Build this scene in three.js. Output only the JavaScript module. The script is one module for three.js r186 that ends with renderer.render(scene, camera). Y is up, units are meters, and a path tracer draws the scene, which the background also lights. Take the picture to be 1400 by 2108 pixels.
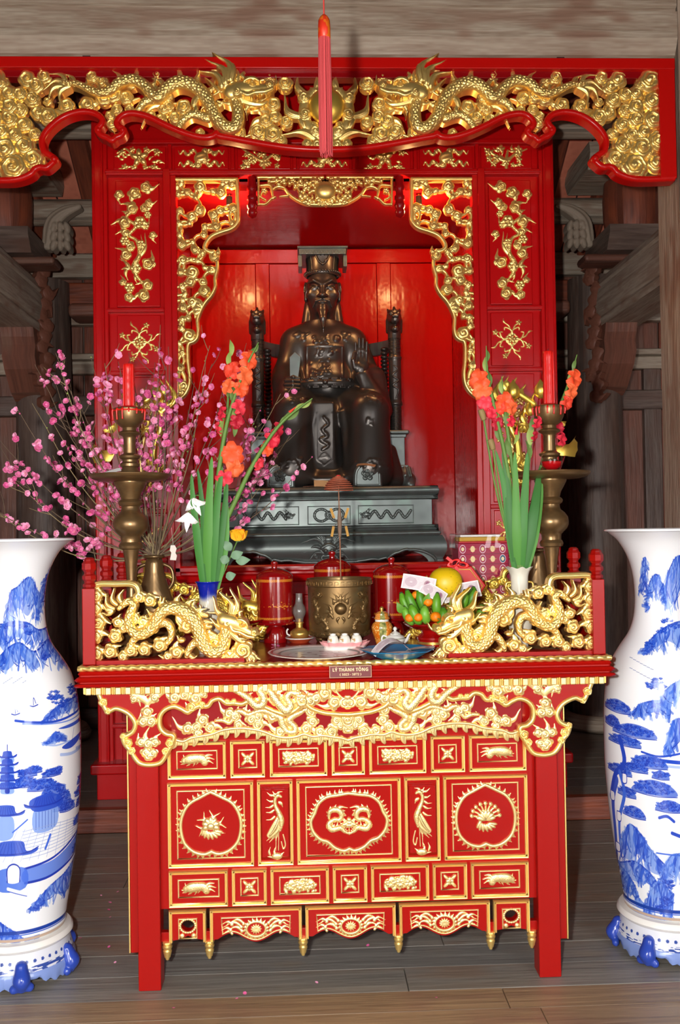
import * as THREE from 'three';
import { mergeGeometries, mergeVertices } from 'three/addons/utils/BufferGeometryUtils.js';
import { RoundedBoxGeometry } from 'three/addons/geometries/RoundedBoxGeometry.js';
// ---------------------------------------------------------------- camera
const scene = new THREE.Scene();
const F = 1912, RAD = Math.PI / 180;
const camera = new THREE.PerspectiveCamera(2 * Math.atan(1054 / F) / RAD, 1400 / 2108, 0.05, 60);
camera.position.set(-0.139, 1.615, 3.32);
camera.rotation.order = 'YXZ';
camera.rotation.set(0.891 * RAD, -2.144 * RAD, -0.908 * RAD);
camera.updateMatrixWorld();
// ---------------------------------------------------------------- light
const renderer = new THREE.WebGLRenderer({ antialias: true });
renderer.toneMapping = THREE.LinearToneMapping;
renderer.toneMappingExposure = 1.0;
renderer.shadowMap.enabled = true;
scene.background = new THREE.Color().setRGB(1.0, 1.02, 1.06);       // overcast daylight outside the open front of the hall
scene.backgroundIntensity = 7.5;
scene.environment = null;
// the photographer's flash, on a bracket to the left of the lens
const flash = new THREE.SpotLight(new THREE.Color().setRGB(1, 0.97, 0.93), 35, 0, 60 * RAD, 0.3, 2);
{
const o = new THREE.Vector3(-0.2, 0.1, 0.02).applyMatrix4(camera.matrixWorld);
flash.position.copy(o);
flash.target.position.copy(new THREE.Vector3(-0.05, 0.02, -5).applyMatrix4(camera.matrixWorld));
flash.castShadow = true; flash.shadow.radius = 1.6; flash.shadow.mapSize.set(2048, 2048);
flash.name = 'camera_flash'; flash.target.name = 'flash_aim';
scene.add(flash, flash.target);
}
// two small warm lamps hidden in the upper corners of the niche
const NICHE_LAMPS = [[-0.55, 3.455, -2.04], [0.55, 3.455, -2.04]];
const NICHE_POWER = 0.9;
// ---------------------------------------------------------------- helpers
let _s = 12345;
function seed(n) { _s = n | 0; }
function rnd(a = 1, b) { _s = (_s + 0x6d2b79f5) | 0; let t = Math.imul(_s ^ (_s >>> 15), 1 | _s); t = (t + Math.imul(t ^ (t >>> 7), 61 | t)) ^ t; const r = ((t ^ (t >>> 14)) >>> 0) / 4294967296; return b === undefined ? r * a : a + r * (b - a); }
const clamp = (x, a, b) => x < a ? a : x > b ? b : x, lerp = (a, b, t) => a + (b - a) * t, smooth = (a, b, x) => { const t = clamp((x - a) / (b - a), 0, 1); return t * t * (3 - 2 * t); };
const V = (x, y, z) => new THREE.Vector3(x, y, z);
// a point of the place seen at photo position (px, py), on the upright plane z
function P(px, py, z) {
const d = V((px - 700) / F, -(py - 1054) / F, -1).applyQuaternion(camera.quaternion), t = (z - camera.position.z) / d.z;
return V(camera.position.x + d.x * t, camera.position.y + d.y * t, z);
}
const PX = (px, py, z) => P(px, py, z).x, PY = (px, py, z) => P(px, py, z).y;
const names = {};
function numbered(n) { const k = names[n] = (names[n] ?? -1) + 1; return k ? n + '_' + String(k).padStart(3, '0') : n; }
function shadows(o) { o.traverse((c) => { if (c.isMesh) { c.castShadow = c.receiveShadow = true; } }); }
function thing(name, label, category, pos = [0, 0, 0], group) {
const o = new THREE.Group(); o.name = numbered(name); o.position.set(...pos); scene.add(o);
o.userData = { label, category }; if (group) o.userData.group = group;
return o;
}
function struct(name) { const o = new THREE.Group(); o.name = name; o.userData.kind = 'structure'; scene.add(o); return o; }
function part(parent, name, geo, mat, label) {
const g = Array.isArray(geo) ? join(geo) : geo;
const m = new THREE.Mesh(g, mat); m.name = name; if (label) m.userData.label = label;
m.castShadow = m.receiveShadow = true; parent.add(m); return m;
}
function join(list) {
list = list.filter(Boolean);
const keep = list.every((g) => g.attributes.uv), col = list.every((g) => g.attributes.color);
return mergeGeometries(list.map((g) => {
g = g.index ? g.toNonIndexed() : g;
for (const k of Object.keys(g.attributes)) if (!(k === 'position' || k === 'normal' || (k === 'uv' && keep) || (k === 'color' && col))) g.deleteAttribute(k);
return g;
}));
}
function copyOf(root, label, group) {
const r = root.clone(); r.name = numbered(root.name.replace(/_\d+$/, '')); r.userData = { ...root.userData }; if (label) r.userData.label = label; if (group) r.userData.group = group;
scene.add(r); return r;
}
// uv in metres by the direction a face points; grain runs along u
function metric(g, along = 'x') {
g = g.index ? g.toNonIndexed() : g;
const p = g.attributes.position, n = g.attributes.normal, uv = new Float32Array(p.count * 2);
for (let i = 0; i < p.count; i++) {
const ax = Math.abs(n.getX(i)), ay = Math.abs(n.getY(i)), az = Math.abs(n.getZ(i)), x = p.getX(i), y = p.getY(i), z = p.getZ(i);
let u, v;
if (along === 'x') { u = x; v = az >= ay ? y : z; if (ax > 0.8) { u = z; v = y; } }
else if (along === 'y') { u = y; v = az >= ax ? x : z; if (ay > 0.8) { u = x; v = z; } }
else { u = z; v = ax >= ay ? y : x; if (az > 0.8) { u = x; v = y; } }
uv[2 * i] = u; uv[2 * i + 1] = v;
}
g.setAttribute('uv', new THREE.BufferAttribute(uv, 2));
return g;
}
function box(x0, x1, y0, y1, z0, z1, r = 0.004, along = 'x') {
const w = x1 - x0, h = y1 - y0, d = z1 - z0, rr = Math.min(r, w * 0.45, h * 0.45, d * 0.45);
const g = rr > 0.0005 ? new RoundedBoxGeometry(w, h, d, 1, rr) : new THREE.BoxGeometry(w, h, d);
g.translate((x0 + x1) / 2, (y0 + y1) / 2, (z0 + z1) / 2);
return metric(g, along);
}
function mirrorX(g) {
g = g.clone(); g.scale(-1, 1, 1);
if (g.index) { const a = g.index.array; for (let i = 0; i < a.length; i += 3) { const t = a[i]; a[i] = a[i + 1]; a[i + 1] = t; } }
else for (const k of Object.keys(g.attributes)) { const at = g.attributes[k], s = at.itemSize, a = at.array; for (let i = 0; i < at.count; i += 3) for (let j = 0; j < s; j++) { const t = a[i * s + j]; a[i * s + j] = a[(i + 1) * s + j]; a[(i + 1) * s + j] = t; } }
return g;
}
// smooth curve through 2-D/3-D points with extra values, n steps per span
function curve(pts, n = 8, closed = false) {
const out = [], m = pts.length, at = (i) => closed ? pts[(i + m) % m] : pts[clamp(i, 0, m - 1)];
for (let i = 0; i < (closed ? m : m - 1); i++) {
const a = at(i - 1), b = at(i), c = at(i + 1), d = at(i + 2);
for (let k = 0; k < n; k++) { const t = k / n; out.push(b.map((_, j) => 0.5 * (2 * b[j] + (c[j] - a[j]) * t + (2 * a[j] - 5 * b[j] + 4 * c[j] - d[j]) * t * t + (3 * b[j] - a[j] - 3 * c[j] + d[j]) * t * t * t))); }
}
if (!closed) out.push(pts[m - 1].slice());
return out;
}
// a moulding: profile [[n, z]...] carried along a 2-D path in the xy plane (n to the left of the path), smooth along
function sweep(path, profile, closed = false, creased = true) {
const N = path.length, M = profile.length, off = [];
for (let i = 0; i < N; i++) {
const a = closed ? path[(i + N - 1) % N] : path[Math.max(0, i - 1)], b = path[i], c = closed ? path[(i + 1) % N] : path[Math.min(N - 1, i + 1)];
let d1 = [b[0] - a[0], b[1] - a[1]], d2 = [c[0] - b[0], c[1] - b[1]]; const l1 = Math.hypot(...d1), l2 = Math.hypot(...d2);
if (l1 < 1e-9) d1 = d2; if (l2 < 1e-9) d2 = d1;
const n1 = [-d1[1] / (l1 || l2), d1[0] / (l1 || l2)], n2 = [-d2[1] / (l2 || l1), d2[0] / (l2 || l1)];
let nx = n1[0] + n2[0], ny = n1[1] + n2[1]; const q = nx * nx + ny * ny; const k = q > 0.4 ? 2 / q : 1 / Math.sqrt(Math.max(q, 0.2));
off.push([nx * k, ny * k]);
}
const pos = [], uv = [], idx = []; let len = 0;
const segs = creased ? M - 1 : 1;
for (let i = 0; i < N + (closed ? 1 : 0); i++) {
const b = path[i % N], o = off[i % N]; if (i) { const a = path[(i - 1) % N]; len += Math.hypot(b[0] - a[0], b[1] - a[1]); }
let w = 0;
for (let j = 0; j < M; j++) {
if (j) w += Math.hypot(profile[j][0] - profile[j - 1][0], profile[j][1] - profile[j - 1][1]);
const reps = creased && j > 0 && j < M - 1 ? 2 : 1;
for (let r = 0; r < reps; r++) { pos.push(b[0] + o[0] * profile[j][0], b[1] + o[1] * profile[j][0], profile[j][1]); uv.push(len, w); }
}
}
const S = creased ? 2 * M - 2 : M;
for (let i = 0; i < N - (closed ? 0 : 1); i++) for (let j = 0; j < M - 1; j++) {
const a = i * S + (creased ? 2 * j : j), b = a + S;
idx.push(a, a + 1, b, a + 1, b + 1, b);
}
const g = new THREE.BufferGeometry();
g.setAttribute('position', new THREE.Float32BufferAttribute(pos, 3)); g.setAttribute('uv', new THREE.Float32BufferAttribute(uv, 2)); g.setIndex(idx); g.computeVertexNormals();
if (closed) { // weld the normals of the seam
const n = g.attributes.normal, L = N * S;
for (let j = 0; j < S; j++) { const x = n.getX(j) + n.getX(L + j), y = n.getY(j) + n.getY(L + j), z = n.getZ(j) + n.getZ(L + j), q = Math.hypot(x, y, z) || 1; n.setXYZ(j, x / q, y / q, z / q); n.setXYZ(L + j, x / q, y / q, z / q); }
}
return g;
}
// profile runs counter-clockwise seen along the path, so that faces point out
const halfRound = (r, back = 0, z = 0, n = 8) => { const o = [[r, -back + z]]; for (let i = 0; i <= n; i++) { const a = Math.PI * i / n; o.push([r * Math.cos(a), z + r * Math.sin(a)]); } o.push([-r, -back + z]); return o; };
const rectPath = (x0, x1, y0, y1) => [[x0, y0], [x1, y0], [x1, y1], [x0, y1]];
function lathe(pts, seg = 40, smoothed = false) {
const v = (smoothed ? curve(pts, 4) : pts).map(([r, y]) => new THREE.Vector2(Math.max(r, 0.0001), y));
const g = new THREE.LatheGeometry(v, seg); return g;
}
// sharp-cornered lathe: corners where the profile turns more than ~40 degrees keep their edge
function turned(pts, seg = 40) {
const runs = []; let run = [pts[0]];
for (let i = 1; i < pts.length; i++) {
run.push(pts[i]);
if (i < pts.length - 1) {
const a = Math.atan2(pts[i][1] - pts[i - 1][1], pts[i][0] - pts[i - 1][0]), b = Math.atan2(pts[i + 1][1] - pts[i][1], pts[i + 1][0] - pts[i][0]);
let d = Math.abs(a - b); if (d > Math.PI) d = 2 * Math.PI - d;
if (d > 0.7) { runs.push(run); run = [pts[i]]; }
}
}
runs.push(run);
return join(runs.map((r) => new THREE.LatheGeometry(r.map(([x, y]) => new THREE.Vector2(Math.max(x, 0.0001), y)), seg)));
}
// a rod of changing thickness through 3-D points [x, y, z, r]
function rod(pts, sides = 7, n = 5, cap = true) {
const c = pts.length > 2 ? curve(pts, n) : pts, pos = [], idx = [], uv = []; let up = V(0.13, 0.2, 0.97), len = 0;
for (let i = 0; i < c.length; i++) {
const a = c[Math.max(0, i - 1)], b = c[Math.min(c.length - 1, i + 1)], t = V(b[0] - a[0], b[1] - a[1], b[2] - a[2]).normalize();
const s = V(0, 0, 0).crossVectors(t, up); if (s.lengthSq() < 1e-6) s.set(1, 0, 0); s.normalize(); up = V(0, 0, 0).crossVectors(s, t).normalize();
if (i) len += Math.hypot(c[i][0] - c[i - 1][0], c[i][1] - c[i - 1][1], c[i][2] - c[i - 1][2]);
for (let k = 0; k <= sides; k++) { const q = 2 * Math.PI * k / sides, x = Math.cos(q) * c[i][3], y = Math.sin(q) * c[i][3]; pos.push(c[i][0] + s.x * x + up.x * y, c[i][1] + s.y * x + up.y * y, c[i][2] + s.z * x + up.z * y); uv.push(len, k / sides); }
}
const S = sides + 1;
for (let i = 0; i < c.length - 1; i++) for (let k = 0; k < sides; k++) { const a = i * S + k, b = a + S; idx.push(a, b, a + 1, a + 1, b, b + 1); }
if (cap) for (const i of [0, c.length - 1]) { const m = pos.length / 3; pos.push(c[i][0], c[i][1], c[i][2]); uv.push(0, 0); for (let k = 0; k < sides; k++) i ? idx.push(i * S + k + 1, i * S + k, m) : idx.push(k, k + 1, m); }
const g = new THREE.BufferGeometry(); g.setAttribute('position', new THREE.Float32BufferAttribute(pos, 3)); g.setAttribute('uv', new THREE.Float32BufferAttribute(uv, 2)); g.setIndex(idx); g.computeVertexNormals();
const nn = g.attributes.normal; for (let i = 0; i < c.length; i++) { const a = i * S, b = a + sides, x = nn.getX(a) + nn.getX(b), y = nn.getY(a) + nn.getY(b), z = nn.getZ(a) + nn.getZ(b), q = Math.hypot(x, y, z) || 1; nn.setXYZ(a, x / q, y / q, z / q); nn.setXYZ(b, x / q, y / q, z / q); }
return g;
}
function extrude(pts, z0, z1, bevel = 0.002, holes = []) {
const s = new THREE.Shape(pts.map(([x, y]) => new THREE.Vector2(x, y)));
for (const h of holes) s.holes.push(new THREE.Path(h.map(([x, y]) => new THREE.Vector2(x, y))));
const b = bevel > 0, g = new THREE.ExtrudeGeometry(s, { depth: z1 - z0 - (b ? 2 * bevel : 0), bevelEnabled: b, bevelSize: bevel, bevelThickness: bevel, bevelOffset: -bevel, bevelSegments: 1, curveSegments: 6 });
g.translate(0, 0, z0 + (b ? bevel : 0)); return g;
}
function put(g, x, y, z, rx = 0, ry = 0, rz = 0, s = 1) {
g = g.clone(); const m = new THREE.Matrix4().compose(V(x, y, z), new THREE.Quaternion().setFromEuler(new THREE.Euler(rx, ry, rz)), Array.isArray(s) ? V(...s) : V(s, s, s)); g.applyMatrix4(m); return g;
}
// ---------------------------------------------------------------- carved relief: a height field with its own outline
class Relief {
constructor(x0, y0, x1, y1, c) { this.x0 = x0; this.y0 = y0; this.c = c; this.nx = Math.ceil((x1 - x0) / c) + 2; this.ny = Math.ceil((y1 - y0) / c) + 2; this.D = new Float32Array(this.nx * this.ny).fill(-1); this.H = new Float32Array(this.nx * this.ny).fill(-1); }
stamp(bx0, by0, bx1, by1, fn) {
const { c, nx, ny, D, H } = this, i0 = Math.max(0, Math.floor((bx0 - this.x0) / c) - 2), i1 = Math.min(nx - 1, Math.ceil((bx1 - this.x0) / c) + 2), j0 = Math.max(0, Math.floor((by0 - this.y0) / c) - 2), j1 = Math.min(ny - 1, Math.ceil((by1 - this.y0) / c) + 2), o = { d: 0, h: 0 }, lim = -2 * c;
for (let j = j0; j <= j1; j++) for (let i = i0; i <= i1; i++) {
fn(this.x0 + i * c, this.y0 + j * c, o); if (o.d < lim) continue;
const k = j * nx + i; if (o.d > D[k]) D[k] = o.d; if (o.h > H[k] && (o.d > 0 || D[k] <= 0)) H[k] = o.h;
}
}
tube(pts, { base = 0, k = 0.8, scales = 0, groove = 0, n = 2, flat = 0, steps = 6 } = {}) {
const c = pts.length > 2 ? curve(pts, steps) : pts; let len = 0;
for (let i = 0; i < c.length - 1; i++) {
const [ax, ay, ar] = c[i], [bx, by, br] = c[i + 1], dx = bx - ax, dy = by - ay, L2 = dx * dx + dy * dy, L = Math.sqrt(L2), m = Math.max(ar, br), l0 = len; len += L; if (L < 1e-9) continue;
const sw = scales ? scales : 1;
this.stamp(Math.min(ax, bx) - m, Math.min(ay, by) - m, Math.max(ax, bx) + m, Math.max(ay, by) + m, (x, y, o) => {
const t = clamp(((x - ax) * dx + (y - ay) * dy) / L2, 0, 1), r = Math.max(ar + (br - ar) * t, 1e-5), ex = x - ax - dx * t, ey = y - ay - dy * t, q = Math.hypot(ex, ey); o.d = r - q;
const u = Math.min(q / r, 1), prof = flat ? Math.pow(1 - Math.pow(u, 4), 0.5) : Math.sqrt(1 - u * u); o.h = base + k * r * prof;
if (scales) {
const w = (dx * ey - dy * ex < 0 ? -1 : 1) * Math.asin(u) * r / sw, s = (l0 + t * L) / sw, row = Math.floor(s), a = s - row - 0.5, b0 = w + 0.5 * (row & 1), b = b0 - Math.floor(b0) - 0.5;
o.h += sw * 0.62 * Math.max(0, 1 - a * a * 2.4 - b * b * 3.2) - sw * 0.3;
}
if (groove) o.h -= groove * r * (0.5 + 0.5 * Math.cos((u + 1 / n) * Math.PI * n)) * (1 - u * u);
});
}
}
spiral(cx, cy, r, { rot = 0, dir = 1, turns = 2.2, base = 0, k = 0.6, lobes = 0, depth = 0.42, dome = 0.34 } = {}) {
const R = r * 1.14;
this.stamp(cx - R, cy - R, cx + R, cy + R, (x, y, o) => {
const dx = x - cx, dy = y - cy, q = Math.hypot(dx, dy), th = Math.atan2(dy, dx), rr = lobes ? r * (1 + 0.12 * Math.abs(Math.cos((th - rot) * lobes / 2)) - 0.05) : r, u = Math.min(q / rr, 1); o.d = rr - q;
let ph = turns * u + dir * (th - rot) / (2 * Math.PI); ph -= Math.floor(ph);
const ridge = u < 0.16 ? 1.25 : Math.pow(Math.abs(Math.sin(Math.PI * ph)), 0.6);
o.h = base + k * r * (dome * Math.sqrt(1 - u * u * 0.97) + depth * ridge * (1 - u * u * u * u) + 0.12 * (1 - u));
});
}
dome(cx, cy, rx, ry, { rot = 0, base = 0, k = 0.6, ribs = 0 } = {}) {
const m = Math.max(rx, ry), cs = Math.cos(rot), sn = Math.sin(rot);
this.stamp(cx - m, cy - m, cx + m, cy + m, (x, y, o) => {
const dx = ((x - cx) * cs + (y - cy) * sn) / rx, dy = (-(x - cx) * sn + (y - cy) * cs) / ry, u = Math.hypot(dx, dy); o.d = (1 - u) * Math.min(rx, ry);
o.h = base + k * Math.min(rx, ry) * Math.sqrt(Math.max(0, 1 - u * u)); if (ribs) o.h -= k * Math.min(rx, ry) * 0.16 * (0.5 + 0.5 * Math.cos(dy * Math.PI * ribs)) * (1 - Math.min(1, u * u));
});
}
flame(x, y, ang, len, w, { bend = 0.5, base = 0, k = 0.7, groove = 0.25 } = {}) {
const ux = Math.cos(ang), uy = Math.sin(ang), pts = [];
for (let i = 0; i <= 5; i++) { const t = i / 5, s = Math.sin(t * Math.PI * 1.35) * bend * len * 0.22; pts.push([x + ux * len * t - uy * s, y + uy * len * t + ux * s, w * Math.pow(1 - t, 0.75) * (0.75 + 0.5 * Math.sin(Math.PI * Math.min(1, t * 1.6))) + w * 0.02]); }
this.tube(pts, { base, k, groove, n: 2, steps: 4 });
}
cloud(cx, cy, r, ang = 0, { base = 0, tail = 1, k = 0.55, dir = 1 } = {}) {
const ux = Math.cos(ang), uy = Math.sin(ang);
if (tail) this.flame(cx, cy, ang, r * (1.6 + tail), r * 0.5, { bend: 0.7 * dir, base: base, k: 0.5 });
this.spiral(cx - uy * r * 0.75 + ux * r * 0.25, cy + ux * r * 0.75 + uy * r * 0.25, r * 0.55, { base: base, k, dir: -dir, rot: ang + 2, turns: 1.6 });
this.spiral(cx + uy * r * 0.7 + ux * r * 0.3, cy - ux * r * 0.7 + uy * r * 0.3, r * 0.5, { base: base, k, dir, rot: ang - 1, turns: 1.6 });
this.spiral(cx, cy, r, { base: base + r * 0.06, k, dir, rot: ang, lobes: 5 });
}
poly(pts, { base = 0, h = 0.01, bevel = 0.004 } = {}) {
let x0 = 1e9, x1 = -1e9, y0 = 1e9, y1 = -1e9; for (const [x, y] of pts) { x0 = Math.min(x0, x); x1 = Math.max(x1, x); y0 = Math.min(y0, y); y1 = Math.max(y1, y); }
const n = pts.length;
this.stamp(x0, y0, x1, y1, (x, y, o) => {
let ins = false, m = 1e9;
for (let i = 0, j = n - 1; i < n; j = i++) {
const [ax, ay] = pts[i], [bx, by] = pts[j]; if ((ay > y) !== (by > y) && x < (bx - ax) * (y - ay) / (by - ay) + ax) ins = !ins;
const dx = bx - ax, dy = by - ay, t = clamp(((x - ax) * dx + (y - ay) * dy) / (dx * dx + dy * dy + 1e-12), 0, 1), q = Math.hypot(x - ax - dx * t, y - ay - dy * t); if (q < m) m = q;
}
o.d = ins ? m : -m; o.h = base + h * (bevel ? Math.sqrt(1 - Math.pow(1 - clamp(o.d / bevel, 0, 1), 2)) : 1);
});
}
cut(cx, cy, rx, ry = rx, rot = 0) {
const { c, nx, ny } = this, cs = Math.cos(rot), sn = Math.sin(rot), m = Math.max(rx, ry) * 1.2;
for (let j = Math.max(0, Math.floor((cy - m - this.y0) / c)); j <= Math.min(ny - 1, (cy + m - this.y0) / c); j++) for (let i = Math.max(0, Math.floor((cx - m - this.x0) / c)); i <= Math.min(nx - 1, (cx + m - this.x0) / c); i++) {
const x = this.x0 + i * c - cx, y = this.y0 + j * c - cy, dx = (x * cs + y * sn) / rx, dy = (-x * sn + y * cs) / ry, d = (Math.hypot(dx, dy) - 1) * Math.min(rx, ry), k = j * nx + i; if (d < this.D[k]) this.D[k] = d;
}
}
// z: where the carving's ground lies; back: how far its sides run behind that
build(z = 0, back = 0.006, warp) {
const { nx, ny, c, D, H } = this, pos = [], idx = [], node = new Int32Array(nx * ny).fill(-1), eh = new Int32Array(nx * ny).fill(-1), ev = new Int32Array(nx * ny).fill(-1), wall = [];
const vn = (i, j) => { const k = j * nx + i; if (node[k] < 0) { node[k] = pos.length / 3; pos.push(this.x0 + i * c, this.y0 + j * c, z + Math.max(H[k], 0)); } return node[k]; };
const ve = (i, j, h) => { // crossing on the edge to the right (h) or up
const k = j * nx + i, k2 = h ? k + 1 : k + nx, m = h ? eh : ev;
if (m[k] < 0) { const a = D[k], b = D[k2], t = clamp(a / (a - b), 0.02, 0.98), ins = a > 0 ? k : k2; m[k] = pos.length / 3; pos.push(this.x0 + (i + (h ? t : 0)) * c, this.y0 + (j + (h ? 0 : t)) * c, z + Math.max(0, Math.min(H[ins], H[a > 0 ? k2 : k] > -0.5 ? Math.max(0, H[a > 0 ? k2 : k]) : H[ins] * 0.5))); }
return m[k];
};
for (let j = 0; j < ny - 1; j++) for (let i = 0; i < nx - 1; i++) {
const k = j * nx + i, a = D[k] > 0, b = D[k + 1] > 0, d = D[k + nx] > 0, e = D[k + nx + 1] > 0; if (!(a || b || d || e)) continue;
if (a && b && d && e) { const p = vn(i, j), q = vn(i + 1, j), r = vn(i + 1, j + 1), s = vn(i, j + 1); if ((i + j) & 1) idx.push(p, q, r, p, r, s); else idx.push(p, q, s, q, r, s); continue; }
const poly = [], cross = [];
const corner = [[a, i, j], [b, i + 1, j], [e, i + 1, j + 1], [d, i, j + 1]], edge = [() => ve(i, j, true), () => ve(i + 1, j, false), () => ve(i, j + 1, true), () => ve(i, j, false)];
for (let q = 0; q < 4; q++) { if (corner[q][0]) poly.push([vn(corner[q][1], corner[q][2]), 0]); if (corner[q][0] !== corner[(q + 1) % 4][0]) { poly.push([edge[q](), corner[q][0] ? 1 : 2]); } }
for (let q = 1; q < poly.length - 1; q++) idx.push(poly[0][0], poly[q][0], poly[q + 1][0]);
for (let q = 0; q < poly.length; q++) { const u = poly[q], v = poly[(q + 1) % poly.length]; if (u[1] === 1 && v[1] === 2) wall.push(u[0], v[0]); }
}
const wm = new Map(), wv = (v, low) => { const key = v * 2 + low; if (!wm.has(key)) { wm.set(key, pos.length / 3); pos.push(pos[3 * v], pos[3 * v + 1], low ? z - back : pos[3 * v + 2]); } return wm.get(key); };
for (let i = 0; i < wall.length; i += 2) { const u = wall[i], v = wall[i + 1], u0 = wv(u, 0), v0 = wv(v, 0), u1 = wv(u, 1), v1 = wv(v, 1); idx.push(u0, u1, v0, v0, u1, v1); }
if (warp) for (let i = 0; i < pos.length; i += 3) { const q = warp(pos[i], pos[i + 1], pos[i + 2]); pos[i] = q[0]; pos[i + 1] = q[1]; pos[i + 2] = q[2]; }
const g = new THREE.BufferGeometry(); g.setAttribute('position', new THREE.Float32BufferAttribute(pos, 3)); g.setIndex(idx); g.computeVertexNormals();
return g;
}
}
// relief whose stamps are traced in photo pixels on the plane z; T turns a pixel into plane coordinates, L a pixel length into metres
function traced(z, bx0, by0, bx1, by1, cell = 0.0028) {
const T = (x, y) => { const p = P(x, y, z); return [p.x, p.y]; }, L = (3.32 - z) / F;
const a = T(bx0, by1), b = T(bx1, by0), r = new Relief(a[0] - 0.03, a[1] - 0.03, b[0] + 0.03, b[1] + 0.03, cell);
return { r, T, L, tube: (pts, o) => r.tube(pts.map(([x, y, w]) => [...T(x, y), w * L]), o), spiral: (x, y, w, o) => r.spiral(...T(x, y), w * L, o), cloud: (x, y, w, ang, o) => r.cloud(...T(x, y), w * L, ang, o), flame: (x, y, ang, len, w, o) => r.flame(...T(x, y), ang, len * L, w * L, o), dome: (x, y, rx, ry, o) => r.dome(...T(x, y), rx * L, ry * L, o), fl: (x, y, x2, y2, w, o) => { const p = T(x, y), q = T(x2, y2); r.flame(p[0], p[1], Math.atan2(q[1] - p[1], q[0] - p[0]), Math.hypot(q[0] - p[0], q[1] - p[1]), w * L, o); } };
}
// a dragon's head that looks along its local -x (flip: +x), joint at (x, y), s long
function dragonHead(r, x, y, s, rot = 0, flip = 1, base = 0.012) {
const cs = Math.cos(rot), sn = Math.sin(rot), T = (a, b) => [x + flip * (a * cs - b * sn) * s, y + (a * sn + b * cs) * s];
const tube = (pts, o) => r.tube(pts.map(([a, b, w]) => [...T(a, b), w * s]), o), fl = (a, b, c, d, w, o = {}) => { const p = T(a, b), q = T(c, d); r.flame(p[0], p[1], Math.atan2(q[1] - p[1], q[0] - p[0]), Math.hypot(q[0] - p[0], q[1] - p[1]), w * s, { ...o, bend: (o.bend ?? 0.5) * flip }); };
// mane, cheek fins and horns behind
for (const [a, b, c, d, w, bend] of [[-0.05, 0.2, 0.5, 0.75, 0.09, 0.8], [-0.12, 0.24, 0.28, 0.98, 0.085, 0.7], [0, 0.1, 0.72, 0.38, 0.085, -0.6], [-0.05, -0.02, 0.62, 0.04, 0.08, 0.7], [-0.1, -0.12, 0.45, -0.22, 0.075, -0.7], [-0.25, -0.25, 0.05, -0.5, 0.06, 0.6], [-0.4, -0.3, -0.25, -0.58, 0.05, 0.6]]) fl(a, b, c, d, w, { base: base * 0.6, bend });
tube([[0.05, 0, 0.2], [-0.2, 0.06, 0.22], [-0.42, 0.06, 0.18], [-0.65, 0.05, 0.14], [-0.88, 0.06, 0.12]], { base: base, k: 0.7 });
tube([[-0.12, -0.14, 0.1], [-0.4, -0.27, 0.085], [-0.68, -0.32, 0.06], [-0.82, -0.26, 0.03]], { base: base * 0.8, k: 0.8, groove: 0.2 });
tube([[-0.98, 0, 0.05], [-0.8, -0.06, 0.06], [-0.55, -0.07, 0.055], [-0.35, -0.12, 0.06], [-0.2, -0.02, 0.05], [-0.26, 0.06, 0.03]], { base: base + 0.1 * s, k: 0.9 });
r.spiral(...T(-0.93, 0.13), 0.12 * s, { base: base + 0.04 * s, k: 0.9, turns: 1.4, dir: flip });
r.spiral(...T(-0.1, -0.02), 0.15 * s, { base: base + 0.08 * s, k: 0.7, turns: 1.8, dir: -flip });
r.dome(...T(-0.5, 0.16), 0.085 * s, 0.07 * s, { base: base + 0.12 * s, k: 1 });
r.dome(...T(-0.5, 0.16), 0.035 * s, 0.035 * s, { base: base + 0.2 * s, k: 1 });
tube([[-0.66, 0.2, 0.035], [-0.56, 0.27, 0.05], [-0.42, 0.28, 0.05], [-0.3, 0.22, 0.035]], { base: base + 0.12 * s, k: 0.9 });
tube([[-0.35, 0.32, 0.05], [-0.25, 0.42, 0.05], [-0.3, 0.5, 0.03]], { base: base, k: 0.8 });
fl(-0.95, 0.1, -1.15, 0.42, 0.045, { base: base * 0.7, bend: 0.8 }); fl(-0.45, -0.2, -0.95, -0.16, 0.03, { base: base * 0.9 });
for (let i = 0; i < 4; i++) r.dome(...T(-0.82 + i * 0.11, -0.12), 0.022 * s, 0.04 * s, { base: base + 0.02 * s, k: 1 });
}
// scaled body along [x, y, r] with a row of fins on one side
function dragonBody(r, spine, { base = 0.008, fins = 1, every = 0.05, finLen = 2, scales = 0.011, k = 0.8, skip = 0.05 } = {}) {
const c = curve(spine, 6); let len = 0, next = skip;
if (fins) for (let i = 1; i < c.length - 2; i++) {
len += Math.hypot(c[i][0] - c[i - 1][0], c[i][1] - c[i - 1][1]);
if (len >= next) { next += every; const t = Math.atan2(c[i + 1][1] - c[i][1], c[i + 1][0] - c[i][0]), a = t + fins * 1.15; r.flame(c[i][0] + Math.cos(a) * c[i][2] * 0.6, c[i][1] + Math.sin(a) * c[i][2] * 0.6, a + 0.25 * fins, c[i][2] * finLen, c[i][2] * 0.42, { base: base * 0.5, bend: 0.6 * fins }); }
}
r.tube(spine, { base, k, scales });
}
function claw(r, x, y, ang, s, base = 0.01) { for (const a of [-0.7, -0.15, 0.4]) r.flame(x, y, ang + a, s, s * 0.24, { bend: -0.8, base, k: 0.9 }); r.dome(x, y, s * 0.34, s * 0.34, { base, k: 0.7 }); }
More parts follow.
